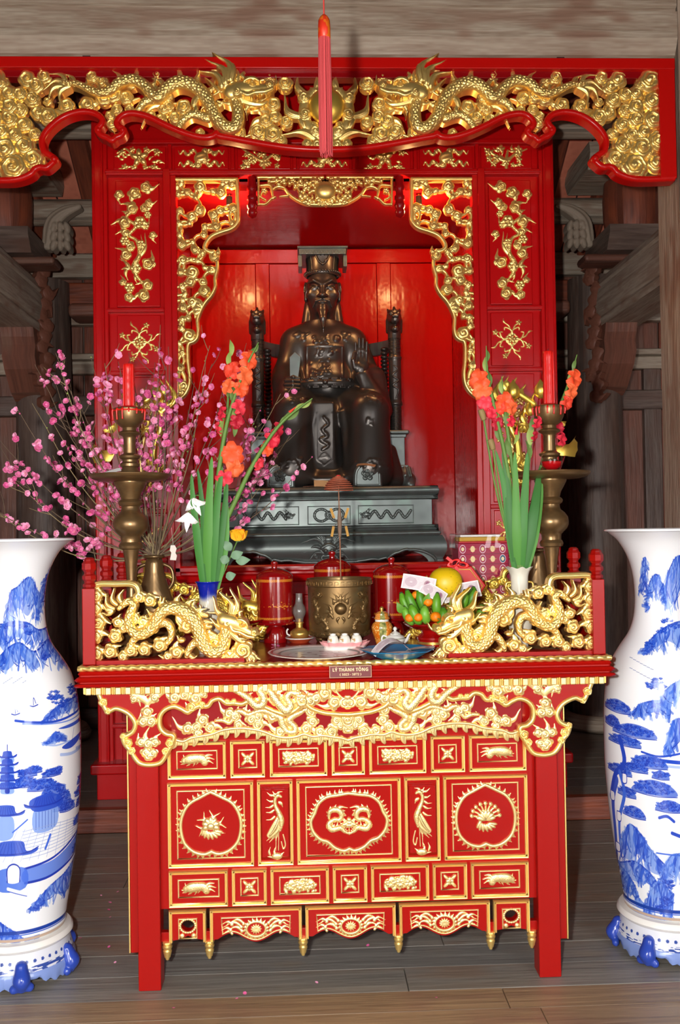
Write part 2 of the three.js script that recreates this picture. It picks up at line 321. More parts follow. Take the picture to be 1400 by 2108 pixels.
// ---------------------------------------------------------------- computed textures and materials
function lattice(n, s) { const a = new Float32Array(n * n); seed(s); for (let i = 0; i < a.length; i++) a[i] = rnd(); return a; }
const LAT = lattice(64, 77);
function vnoise(x, y, px = 64, py = 64) { // repeats every px, py cells (up to 64)
const xi = Math.floor(x), yi = Math.floor(y), fx = x - xi, fy = y - yi, u = fx * fx * (3 - 2 * fx), v = fy * fy * (3 - 2 * fy), m = (a, b) => ((a % b) + b) % b;
const g = (i, j) => LAT[m(j, py) * 64 + m(i, px)]; return lerp(lerp(g(xi, yi), g(xi + 1, yi), u), lerp(g(xi, yi + 1), g(xi + 1, yi + 1), u), v);
}
function texture(w, h, fn, { srgb = true, repeat = [1, 1] } = {}) {
const a = new Uint8Array(w * h * 4), o = [0, 0, 0];
for (let j = 0; j < h; j++) for (let i = 0; i < w; i++) { fn(i / w, j / h, o); const k = (j * w + i) * 4; for (let c = 0; c < 3; c++) a[k + c] = clamp(o[c], 0, 1) * 255; a[k + 3] = 255; }
const t = new THREE.DataTexture(a, w, h); t.wrapS = t.wrapT = THREE.RepeatWrapping; t.magFilter = THREE.LinearFilter; t.minFilter = THREE.LinearMipmapLinearFilter; t.generateMipmaps = true;
if (srgb) t.colorSpace = THREE.SRGBColorSpace; t.repeat.set(...repeat); t.needsUpdate = true; return t;
}
function painted(w, h, fn, srgb = true) { const c = document.createElement('canvas'); c.width = w; c.height = h; const g = c.getContext('2d'); fn(g, w, h); const t = new THREE.CanvasTexture(c); if (srgb) t.colorSpace = THREE.SRGBColorSpace; t.wrapS = t.wrapT = THREE.RepeatWrapping; t.magFilter = THREE.LinearFilter; return t; }
// wood: long streaks along u, one tile is `len` by `wid` metres
function woodMaps(a, b, c, { len = 1.6, wid = 0.8, streak = 0.5, stain = 0.5, seedAt = 0 } = {}) {
const g = (u, v) => { const y = v * 48 + vnoise(u * 4, v * 8, 4, 8) * 2.2 + seedAt; return 0.5 * vnoise(u * 6, y, 6, 48) + 0.3 * vnoise(u * 14 + 9, y * 2.7, 14, 64) + 0.2 * vnoise(u * 40, v * 64 * 2, 40, 64); };
const map = texture(512, 256, (u, v, o) => {
const s = clamp((g(u, v) - 0.5) * 2 * streak + 0.5, 0, 1), q = smooth(0.45, 0.8, 0.6 * vnoise(u * 5 + 3, v * 5 + seedAt, 5, 5) + 0.4 * vnoise(u * 16, v * 20, 16, 20)) * stain;
for (let k = 0; k < 3; k++) o[k] = lerp(lerp(a[k], b[k], s), c[k], q);
}, { repeat: [1 / len, 1 / wid] });
const bump = texture(512, 256, (u, v, o) => { o[0] = o[1] = o[2] = clamp(0.5 + (g(u, v) - 0.5) * 1.6, 0, 1); }, { srgb: false, repeat: [1 / len, 1 / wid] });
return { map, bump };
}
function woodMat(a, b, c, opt = {}, rough = 0.6) { const m = woodMaps(a, b, c, opt); return new THREE.MeshStandardMaterial({ map: m.map, bumpMap: m.bump, bumpScale: opt.relief ?? 0.002, roughness: rough }); }
const M = {};
M.beam = woodMat([0.74, 0.69, 0.62], [0.60, 0.52, 0.45], [0.55, 0.41, 0.34], { streak: 0.9, stain: 0.75, relief: 0.003 }, 0.62);
M.column = woodMat([0.47, 0.40, 0.36], [0.35, 0.28, 0.25], [0.41, 0.29, 0.24], { streak: 0.9, stain: 0.7, seedAt: 5 }, 0.5);
M.redwood = woodMat([0.56, 0.29, 0.20], [0.42, 0.21, 0.15], [0.62, 0.31, 0.19], { streak: 0.9, stain: 0.8, seedAt: 11 }, 0.5);
M.panelwood = woodMat([0.54, 0.34, 0.27], [0.42, 0.26, 0.21], [0.49, 0.37, 0.31], { streak: 0.8, stain: 0.7, seedAt: 21 }, 0.5);
M.floor = [woodMat([0.56, 0.53, 0.49], [0.46, 0.44, 0.41], [0.52, 0.42, 0.35], { streak: 0.7, stain: 0.6, len: 2.2, relief: 0.0015 }, 0.42), woodMat([0.53, 0.51, 0.48], [0.44, 0.425, 0.405], [0.55, 0.48, 0.40], { streak: 0.7, stain: 0.6, len: 2.2, seedAt: 7, relief: 0.0015 }, 0.42), woodMat([0.62, 0.52, 0.40], [0.51, 0.42, 0.33], [0.53, 0.41, 0.34], { streak: 0.8, stain: 0.8, len: 2.2, seedAt: 14, relief: 0.0015 }, 0.4)];
M.tile = new THREE.MeshStandardMaterial({ map: texture(256, 256, (u, v, o) => { const n = 0.5 * vnoise(u * 8, v * 8, 8, 8) + 0.5 * vnoise(u * 40, v * 40, 40, 40); o[0] = 0.82 + 0.14 * n; o[1] = 0.46 + 0.14 * n; o[2] = 0.36 + 0.12 * n; }), roughness: 0.9 });
const wave = texture(256, 256, (u, v, o) => { o[0] = o[1] = o[2] = 0.55 * vnoise(u * 6, v * 24, 6, 24) + 0.3 * vnoise(u * 20, v * 60, 20, 60) + 0.15 * vnoise(u * 60, v * 60, 60, 60); }, { srgb: false, repeat: [1, 1] });
function lacquer(hex, rough = 0.24, bump = 0.0012) { return new THREE.MeshPhysicalMaterial({ color: hex, roughness: rough, bumpMap: wave, bumpScale: bump, clearcoat: 0.1, clearcoatRoughness: 0.12, specularIntensity: 0.4 }); }
M.red = lacquer('#9f0d07', 0.3);          // altar lacquer
M.redShrine = lacquer('#c00d10', 0.22);   // shrine lacquer
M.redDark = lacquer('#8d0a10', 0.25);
M.redCanopy = lacquer('#c8120e', 0.25);
M.redGround = lacquer('#8a1418', 0.3);
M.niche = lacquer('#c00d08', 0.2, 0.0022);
M.gold = new THREE.MeshPhysicalMaterial({ color: new THREE.Color().setRGB(1.0, 0.71, 0.23), metalness: 0.8, roughness: 0.34 });
M.goldPale = new THREE.MeshPhysicalMaterial({ color: new THREE.Color().setRGB(1.0, 0.77, 0.34), metalness: 0.78, roughness: 0.36 });
M.goldOld = new THREE.MeshPhysicalMaterial({ color: new THREE.Color().setRGB(0.86, 0.55, 0.13), metalness: 0.8, roughness: 0.3 });
M.goldLeaf = new THREE.MeshPhysicalMaterial({ color: new THREE.Color().setRGB(0.98, 0.68, 0.12), metalness: 0.8, roughness: 0.32 });
const patina = (dark, mid, green, s) => texture(256, 256, (u, v, o) => { const n = 0.6 * vnoise(u * 6, v * 6 + s, 6, 6) + 0.4 * vnoise(u * 24, v * 24, 24, 24), g = smooth(0.55, 0.8, 0.6 * vnoise(u * 9 + 4, v * 9, 9, 9) + 0.4 * vnoise(u * 30, v * 30 + 7, 30, 30)); for (let k = 0; k < 3; k++) o[k] = lerp(lerp(dark[k], mid[k], n), green[k], g * 0.55); });
M.bronze = new THREE.MeshStandardMaterial({ color: new THREE.Color().setRGB(0.09, 0.08, 0.072), metalness: 0.72, roughness: 0.33 });
M.bronzeGrey = new THREE.MeshStandardMaterial({ map: patina([0.33, 0.36, 0.35], [0.48, 0.51, 0.50], [0.46, 0.56, 0.51], 0), metalness: 0.5, roughness: 0.38 });
M.brass = new THREE.MeshStandardMaterial({ map: patina([0.45, 0.35, 0.23], [0.58, 0.46, 0.30], [0.47, 0.40, 0.29], 3), metalness: 0.72, roughness: 0.32 });
M.censer = new THREE.MeshStandardMaterial({ map: patina([0.42, 0.32, 0.19], [0.56, 0.45, 0.28], [0.46, 0.46, 0.36], 5), metalness: 0.7, roughness: 0.38 });
M.black = new THREE.MeshStandardMaterial({ color: '#17120f', roughness: 0.8 });
M.white = new THREE.MeshPhysicalMaterial({ color: '#ece9e2', roughness: 0.25, clearcoat: 0.5, clearcoatRoughness: 0.08 });
// ---------------------------------------------------------------- the hall
{
// floor boards run across; seams read from the photograph where it shows them
const fl = struct('floor'); seed(3);
const seams = [-3.92, -3.8, -3.66, -3.42, -3.2, -2.96, -2.75, -2.52, -2.3, -2.06, -1.9, -1.70];
const low = [-1.70, -1.53, -1.33, -1.117, -0.933, -0.619, -0.441, -0.262, -0.092, 0.08, 0.217, 0.47, 0.66, 0.9, 1.12, 1.4, 1.62, 1.9, 2.15, 2.4, 2.7, 2.95, 3.2, 3.5, 3.75, 4.0, 4.3, 4.6, 4.9, 5.2];
const plank = (z0, z1, y0, y1, i) => {
let x = -3.6 - rnd(0.6); const spans = i === 9 ? [[-3.7, 0.52], [0.52, 3.7]] : i === 10 ? [[-3.7, 0.62], [0.62, 3.7]] : null;
const list = spans ?? [[-3.7, lerp(-2.6, 2.6, rnd())], null]; if (!spans) list[1] = [list[0][1], 3.7];
for (const [a, b] of list) { const g = box(a + 0.0012, b - 0.0012, y0, y1 - rnd(0.0015), z0 + 0.0014, z1 - 0.0014, 0.0018, 'x'); const du = rnd(3), dv = rnd(2), uv = g.attributes.uv; for (let k = 0; k < uv.count; k++) uv.setXY(k, uv.getX(k) + du, uv.getY(k) + dv); part(fl, 'plank', g, M.floor[z0 > 0.0 && y1 < 0.05 ? 2 : (i * 7) % 2]); }
};
for (let i = 0; i < low.length - 1; i++) plank(low[i], low[i + 1], -0.05, 0, i);
for (let i = 0; i < seams.length - 1; i++) plank(seams[i], seams[i + 1], 0.075, 0.127, i + 100);
part(fl, 'step', box(-3.7, 3.7, 0.0, 0.1265, -1.75, -1.695, 0.006, 'x'), M.redwood);
part(fl, 'subfloor', box(-3.7, 3.7, -0.12, -0.05, -3.95, 5.2, 0), M.black);
}
{ // rear wall: plank panels between rails
const w = struct('wall_back'), z = -3.8;
part(w, 'backing', box(-3.7, 3.7, -0.1, 3.8, z - 0.12, z, 0, 'y'), M.column);
const rails = [[0.127, 0.28], [1.35, 1.45], [2.48, 2.63], [2.79, 2.89], [3.16, 3.3], [3.52, 3.7]];
for (const [a, b] of rails) part(w, 'rail', box(-3.68, 3.68, a, b, z, z + 0.09, 0.012, 'x'), a > 2.7 ? M.beam : M.column);
part(w, 'ledge', box(-3.68, 3.68, 2.89, 2.94, z, z + 0.14, 0.015, 'x'), M.beam);
const spans = [[0.28, 1.35], [1.45, 2.48], [2.63, 2.79], [2.94, 3.16], [3.3, 3.52]];
for (const [a, b] of spans) for (const s of [-1, 1]) {
const xs = [0.9, 1.35, 1.8, 2.25, 2.62, 2.98, 3.34, 3.66];
for (let i = 0; i < xs.length - 1; i++) part(w, 'panel', box(Math.min(s * xs[i], s * xs[i + 1]) + 0.006, Math.max(s * xs[i], s * xs[i + 1]) - 0.006, a, b, z + 0.005, z + 0.03, 0.006, 'y'), i % 3 === 1 ? M.redwood : M.panelwood);
}
for (const s of [-1, 1]) for (const x of [1.3, 2.55, 3.1]) part(w, 'stile', box(s * x - 0.07, s * x + 0.07, 0.127, 2.8, z, z + 0.075, 0.01, 'y'), M.column);
}
for (const s of [-1, 1]) { const w = struct(s < 0 ? 'wall_left' : 'wall_right'); part(w, 'boards', box(s < 0 ? -3.82 : 3.7, s < 0 ? -3.7 : 3.82, -0.1, 7, -3.95, 5.2, 0, 'y'), M.panelwood); }
{ // unseen front of the hall, behind the camera: side bays let soft daylight in
const w = struct('unseen_wall_front'), z = 5.2;
part(w, 'lintel', box(-3.8, 3.8, 3.3, 6.4, z, z + 0.15, 0, 'x'), M.panelwood);
part(w, 'unseen_door_leaf', box(-1.3, 1.3, -0.1, 3.3, z, z + 0.1, 0, 'y'), M.panelwood);  // unseen middle panel, placed to keep sky reflections off the red lacquer
for (const x of [-3.55, -1.4, 1.4, 3.55]) part(w, 'door_post', box(x - 0.14, x + 0.14, -0.1, 3.3, z, z + 0.15, 0.01, 'y'), M.redwood);
const c = struct('ground'); part(c, 'unseen_paving', box(-14, 14, -0.4, -0.2, 5.4, 22, 0, 'x'), M.beam);  // unseen court outside, placed to dim reflections from below
}
{ // roof: tiles over rafters, falling to the back and to the front from the ridge
const c = struct('ceiling'), roofY = (z) => z < -0.2 ? 3.66 + 0.62 * (z + 3.8) : 5.892 - 0.2 * (z + 0.2);
const slab = (z0, z1) => { const y0 = roofY(z0), y1 = roofY(z1), g = new THREE.BoxGeometry(7.6, 0.08, Math.hypot(z1 - z0, y1 - y0)); g.rotateX(-Math.atan2(y1 - y0, z1 - z0)); g.translate(0, (y0 + y1) / 2 + 0.14, (z0 + z1) / 2); return g; };
part(c, 'roof_boards', [slab(-4.1, -0.2), slab(-0.201, 5.5)], M.black);
// soffit tiles seen between the rafters at both sides of the shrine
const slope = Math.atan2(0.62, 1), tileG = metric(new RoundedBoxGeometry(0.225, 0.02, 0.29, 1, 0.004), 'x');
for (const s of [-1, 1]) for (let i = 0; i < 7; i++) for (let j = 0; j < 7; j++) {
const x = s * (1.06 + i * 0.235), z = -3.85 + j * 0.25, m = new THREE.Mesh(tileG, M.tile); m.name = 'tile'; m.castShadow = m.receiveShadow = true; m.position.set(x, roofY(z) + 0.075 + ((i + j) % 2) * 0.006, z); m.rotation.x = -slope; c.add(m);
}
for (const s of [-1, 1]) for (let i = 0; i < 5; i++) { const x = s * (1.2 + i * 0.42), z0 = -3.9, z1 = -1.9, g = new RoundedBoxGeometry(0.13, 0.09, Math.hypot(z1 - z0, roofY(z1) - roofY(z0)), 1, 0.01); g.rotateX(-slope); g.rotateY(0); g.translate(x, (roofY(z0) + roofY(z1)) / 2 + 0.005, (z0 + z1) / 2); part(c, 'rafter', metric(g, 'z'), M.redwood); }
}
function timber(name, label, geos, mat, cat = 'beam', group) { const t = thing(name, label, cat, [0, 0, 0], group); for (const [n, g, m, l] of geos) part(t, n, g, m ?? mat, l); return t; }
const cyl = (x0, x1, y, z, r, seg = 28) => { const g = new THREE.CylinderGeometry(r, r, x1 - x0, seg, 1); g.rotateZ(Math.PI / 2); g.translate((x0 + x1) / 2, y, z); return metric(g, 'x'); };
// round purlins under the rear roof slope
timber('roof_purlin', 'grey round purlin crossing below the tiles, behind the side posts of the shrine', [['log', cyl(-3.65, 3.65, 3.87, -3.3, 0.092)]], M.beam);
timber('roof_purlin', 'dark round purlin highest up, seen in the arches of the red canopy', [['log', cyl(-3.65, 3.65, 4.15, -2.5, 0.086)]], M.beam);
// beam above the canopy
{
const z0 = -1.62, zf = -1.34, yb = PY(700, 122, zf);
const prof = [[z0, yb + 0.02], [z0, yb + 0.62], [zf - 0.02, yb + 0.62], [zf + 0.03, yb + 0.55], [zf + 0.045, yb + 0.42], [zf + 0.045, yb + 0.255], [zf + 0.03, yb + 0.25], [zf + 0.03, yb + 0.235], [zf + 0.05, yb + 0.225], [zf + 0.05, yb + 0.09], [zf + 0.035, yb + 0.06], [zf + 0.01, yb + 0.02], [zf - 0.03, yb], [z0 + 0.03, yb]];
timber('lintel_beam', 'big weathered grey-brown beam running across above the red canopy', [['beam', metric(fixed(prof, -1.788, 1.788), 'x')]], M.beam);
}
function fixed(prof, x0, x1) { // a profile in (z, y) drawn out along x
const pos = [], idx = [], n = prof.length;
for (let i = 0; i < n; i++) { const a = prof[i], b = prof[(i + 1) % n], k = pos.length / 3; pos.push(x0, a[1], a[0], x1, a[1], a[0], x1, b[1], b[0], x0, b[1], b[0]); idx.push(k, k + 1, k + 2, k, k + 2, k + 3); }
const tri = THREE.ShapeUtils.triangulateShape(prof.map(([z, y]) => new THREE.Vector2(z, y)), []);
for (const x of [x0, x1]) { const k = pos.length / 3; for (const [z, y] of prof) pos.push(x, y, z); for (const t of tri) x === x0 ? idx.push(k + t[0], k + t[1], k + t[2]) : idx.push(k + t[0], k + t[2], k + t[1]); }
const g = new THREE.BufferGeometry(); g.setAttribute('position', new THREE.Float32BufferAttribute(pos, 3)); g.setIndex(idx); const h = g.toNonIndexed(); h.computeVertexNormals(); return h;
}
for (const s of [-1, 1]) {
const side = s < 0 ? 'left' : 'right';
// front post beside the canopy
timber('front_post', `square brown timber post at the ${side} end of the canopy`, [['shaft', box(Math.min(s * 1.79, s * 2.12), Math.max(s * 1.79, s * 2.12), 0, 4.62, -1.62, -1.3, 0.02, 'y')], ['stone_base', box(Math.min(s * 1.745, s * 2.165), Math.max(s * 1.745, s * 2.165), 0, 0.1, -1.66, -1.26, 0.02, 'x'), M.beam]], M.beam, 'post');
// rear column with the beam that leaves it towards the front
const cx = s * 2.0, cz = -3.42, col = lathe([[0.2, 0.127], [0.205, 1.2], [0.195, 2.4], [0.18, 3.4]], 36); col.translate(cx, 0, cz);
const plinth = lathe([[0.001, 0.127], [0.29, 0.127], [0.3, 0.17], [0.27, 0.22], [0.23, 0.24]], 32); plinth.translate(cx, 0, cz);
timber('round_column', `dark round timber column behind the ${side} side of the shrine`, [['shaft', metric(col, 'y')], ['plinth', plinth, M.beam]], M.column, 'column');
// tie beam: rounded top, beaded side, runs front to back
const b0 = 2.99, prof = [[-0.12, 0.04], [-0.135, 0.0], [0.135, 0], [0.15, 0.04], [0.14, 0.06], [0.155, 0.075], [0.165, 0.16], [0.155, 0.25], [0.14, 0.26], [0.15, 0.28], [0.13, 0.34], [0.06, 0.385], [-0.06, 0.385], [-0.12, 0.34], [-0.15, 0.28], [-0.14, 0.26], [-0.155, 0.25], [-0.165, 0.16], [-0.155, 0.075], [-0.14, 0.06], [-0.15, 0.04]];
const bm = fixed(prof.slice(1), 1.63, 3.24); bm.rotateY(Math.PI / 2); bm.translate(s * 2.08, b0, 0);
timber('tie_beam', `thick grey moulded beam running towards the viewer on the ${side}, above eye level`, [['beam', metric(bm, 'z')]], M.beam);
// bracket under it at the column
const brk = [[-3.3, 2.99], [-2.98, 2.99], [-3.0, 2.93], [-3.03, 2.88], [-3.01, 2.8], [-3.06, 2.72], [-3.12, 2.66], [-3.2, 2.58], [-3.3, 2.53]];
timber('beam_bracket', `curved reddish bracket under the end of the tie beam on the ${side}`, [['bracket', metric(fixed(brk, s * 2.06 - 0.11, s * 2.06 + 0.11), 'y')]], M.panelwood, 'bracket');
// carved edge running down the column in front of the bracket
const cv = new Relief(-0.12, 2.4, 0.12, 3.5, 0.008); for (let i = 0; i < 13; i++) cv.cloud(0.03 * Math.sin(i * 2.1), 2.5 + i * 0.075, 0.042, i * 1.3, { tail: 0.9, k: 0.3, dir: i % 2 ? 1 : -1 });
const cg = cv.build(0, 0.05); cg.rotateY(-s * 0.9); cg.translate(s * 1.9, 0, -3.1);
timber('carved_strip', `strip of worn cloud carving on the column at the ${side} beam end`, [['carving', cg]], M.panelwood, 'carving');
// short post and bearing blocks standing on the beam
const y1 = b0 + 0.385, zq = -2.95, q = timber('king_block', `reddish block post with a curved cap standing on the ${side} tie beam`, [], M.redwood, 'post');
const post = lathe([[0.16, y1 + 0.17], [0.185, y1 + 0.3], [0.19, y1 + 0.45], [0.175, y1 + 0.6]], 30); post.translate(s * 2.13, 0, zq); part(q, 'drum', metric(post, 'y'), M.redwood);
const tray = fixed([[-0.2, 0], [0.2, 0], [0.27, 0.1], [0.27, 0.15], [-0.27, 0.15], [-0.27, 0.1]], -0.24, 0.24); tray.translate(s * 2.13, y1 + 0.05, zq); part(q, 'tray', metric(tray, 'x'), M.column);
const foot = box(s * 2.13 - 0.36, s * 2.13 + 0.36, y1 + 0.002, y1 + 0.06, zq - 0.1, zq + 0.1, 0.03, 'x'); part(q, 'foot', foot, M.panelwood);
const cap = fixed([[-0.24, 0], [0.24, 0], [0.3, 0.09], [0.28, 0.17], [-0.28, 0.17], [-0.3, 0.09]], -0.34, 0.3); cap.translate(s * 2.1, y1 + 0.57, zq); part(q, 'cap', metric(cap, 'x'), M.beam);
// carved leaf bracket beside it
const lf = new Relief(-0.24, -0.2, 0.24, 0.25, 0.007); lf.tube([[-s * 0.14, 0.16, 0.02], [-s * 0.04, 0.12, 0.04], [s * 0.04, 0.04, 0.05], [s * 0.07, -0.1, 0.04]], { k: 0.8, groove: 0.3 }); for (let i = 0; i < 9; i++) lf.dome(-s * 0.02 + (i % 3 - 1) * 0.045, -0.11 + Math.floor(i / 3) * 0.06, 0.022, 0.042, { rot: 0.3 * (i % 3 - 1), k: 1.1, ribs: 2, base: 0.02 });
const lg = lf.build(0, 0.07); lg.translate(s * 1.8, y1 + 0.3, zq - 0.12);
timber('leaf_bracket', `grey carved leaf bracket beside the ${side} block post`, [['carving', lg]], M.beam, 'bracket');
// rear cross beam and its nosing
timber('rear_beam', `red-brown cross beam behind the ${side} column`, [['beam', box(s < 0 ? -3.6 : 1.05, s < 0 ? -1.05 : 3.6, 3.22, 3.42, -3.62, -3.46, 0.02, 'x')], ['nosing', box(s * 1.68 - 0.11, s * 1.68 + 0.11, 3.12, 3.22, -3.5, -3.25, 0.03, 'x'), M.panelwood]], M.redwood);
}
// ---------------------------------------------------------------- shared carved pieces
function unit(fn, cell = 0.06, back = 0.35) { const r = new Relief(-2.6, -2.6, 2.6, 2.6, cell); fn(r); return r.build(0, back); }
const U = {
scroll: [1, -1].flatMap((d) => [0, 1].map((v) => unit((r) => r.spiral(0, 0, 1, { dir: d, lobes: v ? 6 : 5, turns: v ? 2.3 : 1.9, k: 0.75, depth: 0.36, dome: 0.16, rot: v })))),
};
const scrolls = U.scroll;
// scroll bosses as parts of one carving, over a painted ground of the same outline
function scrollField(parent, list, z, mat, ground, mirror = false, gap = 1.1) {
seed(41); const L = (3.32 - z) / F;
list.forEach(([px, py, r], i) => {
const p = P(px, py, z), m = new THREE.Mesh(scrolls[(i * 5 + (mirror ? 2 : 0)) % 4], mat); m.name = 'cloud_scroll'; m.position.set(mirror ? -p.x : p.x, p.y, z + rnd(0.012)); m.rotation.z = rnd(6.3); m.scale.setScalar(r * L * 1.1); parent.add(m);
});
if (ground) {
let x0 = 1e9, x1 = -1e9, y0 = 1e9, y1 = -1e9; const q = list.map(([px, py, r]) => { const p = P(px, py, z), w = r * L * gap; x0 = Math.min(x0, p.x - w); x1 = Math.max(x1, p.x + w); y0 = Math.min(y0, p.y - w); y1 = Math.max(y1, p.y + w); return [p.x, p.y, w]; });
const left = new Set(q); // one ground for each cluster of touching scrolls
while (left.size) {
const list2 = [left.values().next().value]; left.delete(list2[0]);
for (let i = 0; i < list2.length; i++) for (const o of [...left]) if (Math.hypot(o[0] - list2[i][0], o[1] - list2[i][1]) < o[2] + list2[i][2] - 0.005) { left.delete(o); list2.push(o); }
const r = new Relief(x0, y0, x1, y1, 0.006); for (const [x, y, w] of list2) r.stamp(x - w, y - w, x + w, y + w, (a, b, o) => { o.d = w - Math.hypot(a - x, b - y); o.h = 0.002; });
let g = r.build(z - 0.008, 0.03); if (mirror) g = mirrorX(g); part(parent, 'carved_ground', g, ground);
}
}
}
// ---------------------------------------------------------------- canopy
{
const z = -1.33, c = thing('altar_canopy', 'wide red carved canopy with two gilded dragons and a flaming pearl, hanging under the beam', 'canopy');
const top = PY(700, 124, z), L = (3.32 - z) / F, X1 = 1.775;
part(c, 'top_rail', [box(-X1, X1, top - 0.058, top, z - 0.06, z + 0.035, 0.006, 'x')], M.redCanopy);
part(c, 'under_rail', [box(-X1 + 0.05, X1 - 0.05, top - 0.092, top - 0.05, z - 0.06, z + 0.006, 0.004, 'x')], M.redDark);
const yb = PY(1383, 369, z);
for (const s of [-1, 1]) part(c, 'stile', box(Math.min(s * 1.69, s * X1), Math.max(s * 1.69, s * X1), yb - 0.005, top - 0.03, z - 0.06, z + 0.03, 0.006, 'y'), M.redCanopy);
// wavy lower moulding, traced on the right half
const half = [[668.6, 310], [754, 306], [828.6, 294], [870, 286], [893, 282], [899, 277], [907, 283], [928, 285], [960, 277], [1000, 260], [1034, 243], [1066, 236], [1086, 241], [1097, 254], [1094, 263], [1084, 270], [1089, 280], [1100, 285], [1108, 291], [1118, 285], [1128, 281], [1137, 270], [1129, 260], [1126, 249], [1137, 238], [1160, 233], [1186, 237], [1211, 249], [1234, 269], [1246, 291], [1243, 312], [1231, 321], [1222, 329], [1229, 338], [1240, 346], [1252, 345], [1262, 349], [1270, 358], [1290, 367], [1320, 371], [1386, 369]];
const R = half.map(([x, y]) => { const p = P(x, y, z); return [p.x, p.y]; }); R[0][0] = 0;
const path = curve([...R.slice(1).reverse().map(([x, y]) => [-x, y]), ...R], 5);
part(c, 'wavy_border', sweep(path, halfRound(0.0165, 0.06, z + 0.012, 8), false, false), M.redCanopy);
// knobs and lobes on the border
for (const s of [-1, 1]) { part(c, 'border_lobe', [[1086, 271, 6], [1134, 271, 6], [1223, 330, 7.5], [1246, 345, 5], [899, 280, 5]].map(([x, y, r]) => { const p = P(x, y, z), g = new THREE.SphereGeometry(r * L * 1.2, 14, 10); g.scale(1, 1, 1.3); g.translate(s * p.x, p.y, z + 0.01); return g; }), M.redCanopy); }
// dragons
const d = traced(z, 760, 100, 1260, 330, 0.0032);
const spine = [[857, 212, 12], [853, 240, 13], [860, 264, 13], [880, 264, 13], [898, 245, 13.5], [911, 216, 14], [927, 192, 14.5], [950, 177, 14.5], [975, 175, 14], [997, 188, 13.5], [1012, 203, 13], [1026, 198, 12.5], [1040, 180, 12], [1062, 169, 12], [1088, 174, 11], [1106, 189, 10], [1126, 196, 9], [1149, 189, 8], [1172, 178, 7], [1200, 175, 4]];
const back = [[901, 232], [905, 250]];
d.tube([[915, 245, 10], [945, 237, 9], [965, 249, 8], [976, 266, 7]], { base: 0.006, scales: 0.012 });
d.tube([[1015, 205, 10], [1040, 212, 9], [1052, 226, 7], [1062, 236, 6]], { base: 0.006, scales: 0.012 });
{ const p = d.T(978, 268), q = d.T(1062, 236); claw(d.r, p[0] - 0.01, p[1] + 0.012, -0.6, 0.03); }
dragonBody(d.r, spine.map(([x, y, r]) => [...d.T(x, y), r * L]), { base: 0.014, fins: 1, every: 0.07, finLen: 2.4, scales: 0.017, skip: 0.3 });
for (const [a, b, e, f, w] of [[1195, 176, 1228, 150, 5], [1195, 178, 1245, 183, 5.5], [1190, 182, 1215, 222, 6], [1200, 182, 1240, 212, 6], [1180, 178, 1197, 152, 4]]) d.fl(a, b, e, f, w, { base: 0.012, bend: 0.9 });
for (const [a, b, e, f, w, q] of [[935, 205, 940, 240, 7, 0.6], [918, 200, 925, 232, 8, -0.6], [940, 236, 942, 212, 5, 0.5]]) d.fl(a, b, e, f, w, { base: 0.02, bend: q });
for (const [a, b, e, f, w] of [[866, 172, 893, 112, 7.5], [876, 178, 908, 126, 7], [884, 184, 924, 148, 6]]) d.fl(a, b, e, f, w, { base: 0.042, bend: 0.8 });
{ const p = d.T(862, 196); dragonHead(d.r, p[0], p[1], 0.2, -0.06, 1, 0.024); }
const dg = d.r.build(z, 0.045);
part(c, 'dragon', dg, M.gold, 'gilded dragon right of the pearl'); part(c, 'dragon', mirrorX(dg), M.gold, 'gilded dragon left of the pearl');
// clouds
const Z2 = (a) => a.map(([x, y, r]) => [1000 + x / 3.5, 120 + y / 3.5, r / 3.5]), Z1 = (a) => a.map(([x, y, r]) => [600 + x / 3.5, 100 + y / 3.5, r / 3.5]);
const corner = Z2([[1175, 170, 74], [1195, 315, 64], [1200, 445, 64], [1230, 600, 66], [1228, 755, 68], [1065, 785, 90], [1120, 650, 80], [930, 725, 68], [990, 630, 62], [1045, 560, 50], [1140, 530, 55], [1085, 440, 58], [985, 480, 48], [915, 545, 38], [1080, 355, 54], [1010, 375, 44], [1080, 260, 50], [1005, 265, 44], [1120, 200, 40], [1180, 690, 40], [1010, 720, 40]]);
const loose = [...Z2([[945, 165, 62], [920, 305, 52], [830, 145, 50], [890, 210, 55], [885, 395, 52], [810, 430, 60], [815, 320, 30], [685, 350, 52], [545, 340, 52], [500, 145, 46], [440, 165, 42], [360, 265, 56], [430, 290, 52], [270, 290, 46], [230, 180, 50], [340, 370, 36], [380, 475, 34], [385, 420, 32], [250, 375, 30], [50, 130, 40], [10, 370, 40], [30, 440, 36], [100, 420, 32]]), ...Z1([[655, 205, 42], [840, 195, 45], [545, 255, 52], [635, 405, 48], [720, 410, 36], [625, 495, 42], [690, 525, 48], [545, 530, 42], [645, 625, 62], [590, 665, 42], [750, 600, 52], [720, 640, 38], [890, 610, 48], [970, 595, 45], [1330, 500, 46], [1270, 430, 50], [1385, 350, 42], [1160, 610, 30], [1380, 420, 40]])];
for (const m of [false, true]) { scrollField(c, corner, z - 0.004, M.gold, M.gold, m, 1.25); scrollField(c, loose, z - 0.012, M.gold, M.gold, m, 1.12); }
// cloud tails between them
const t = traced(z, 740, 120, 1260, 330, 0.004);
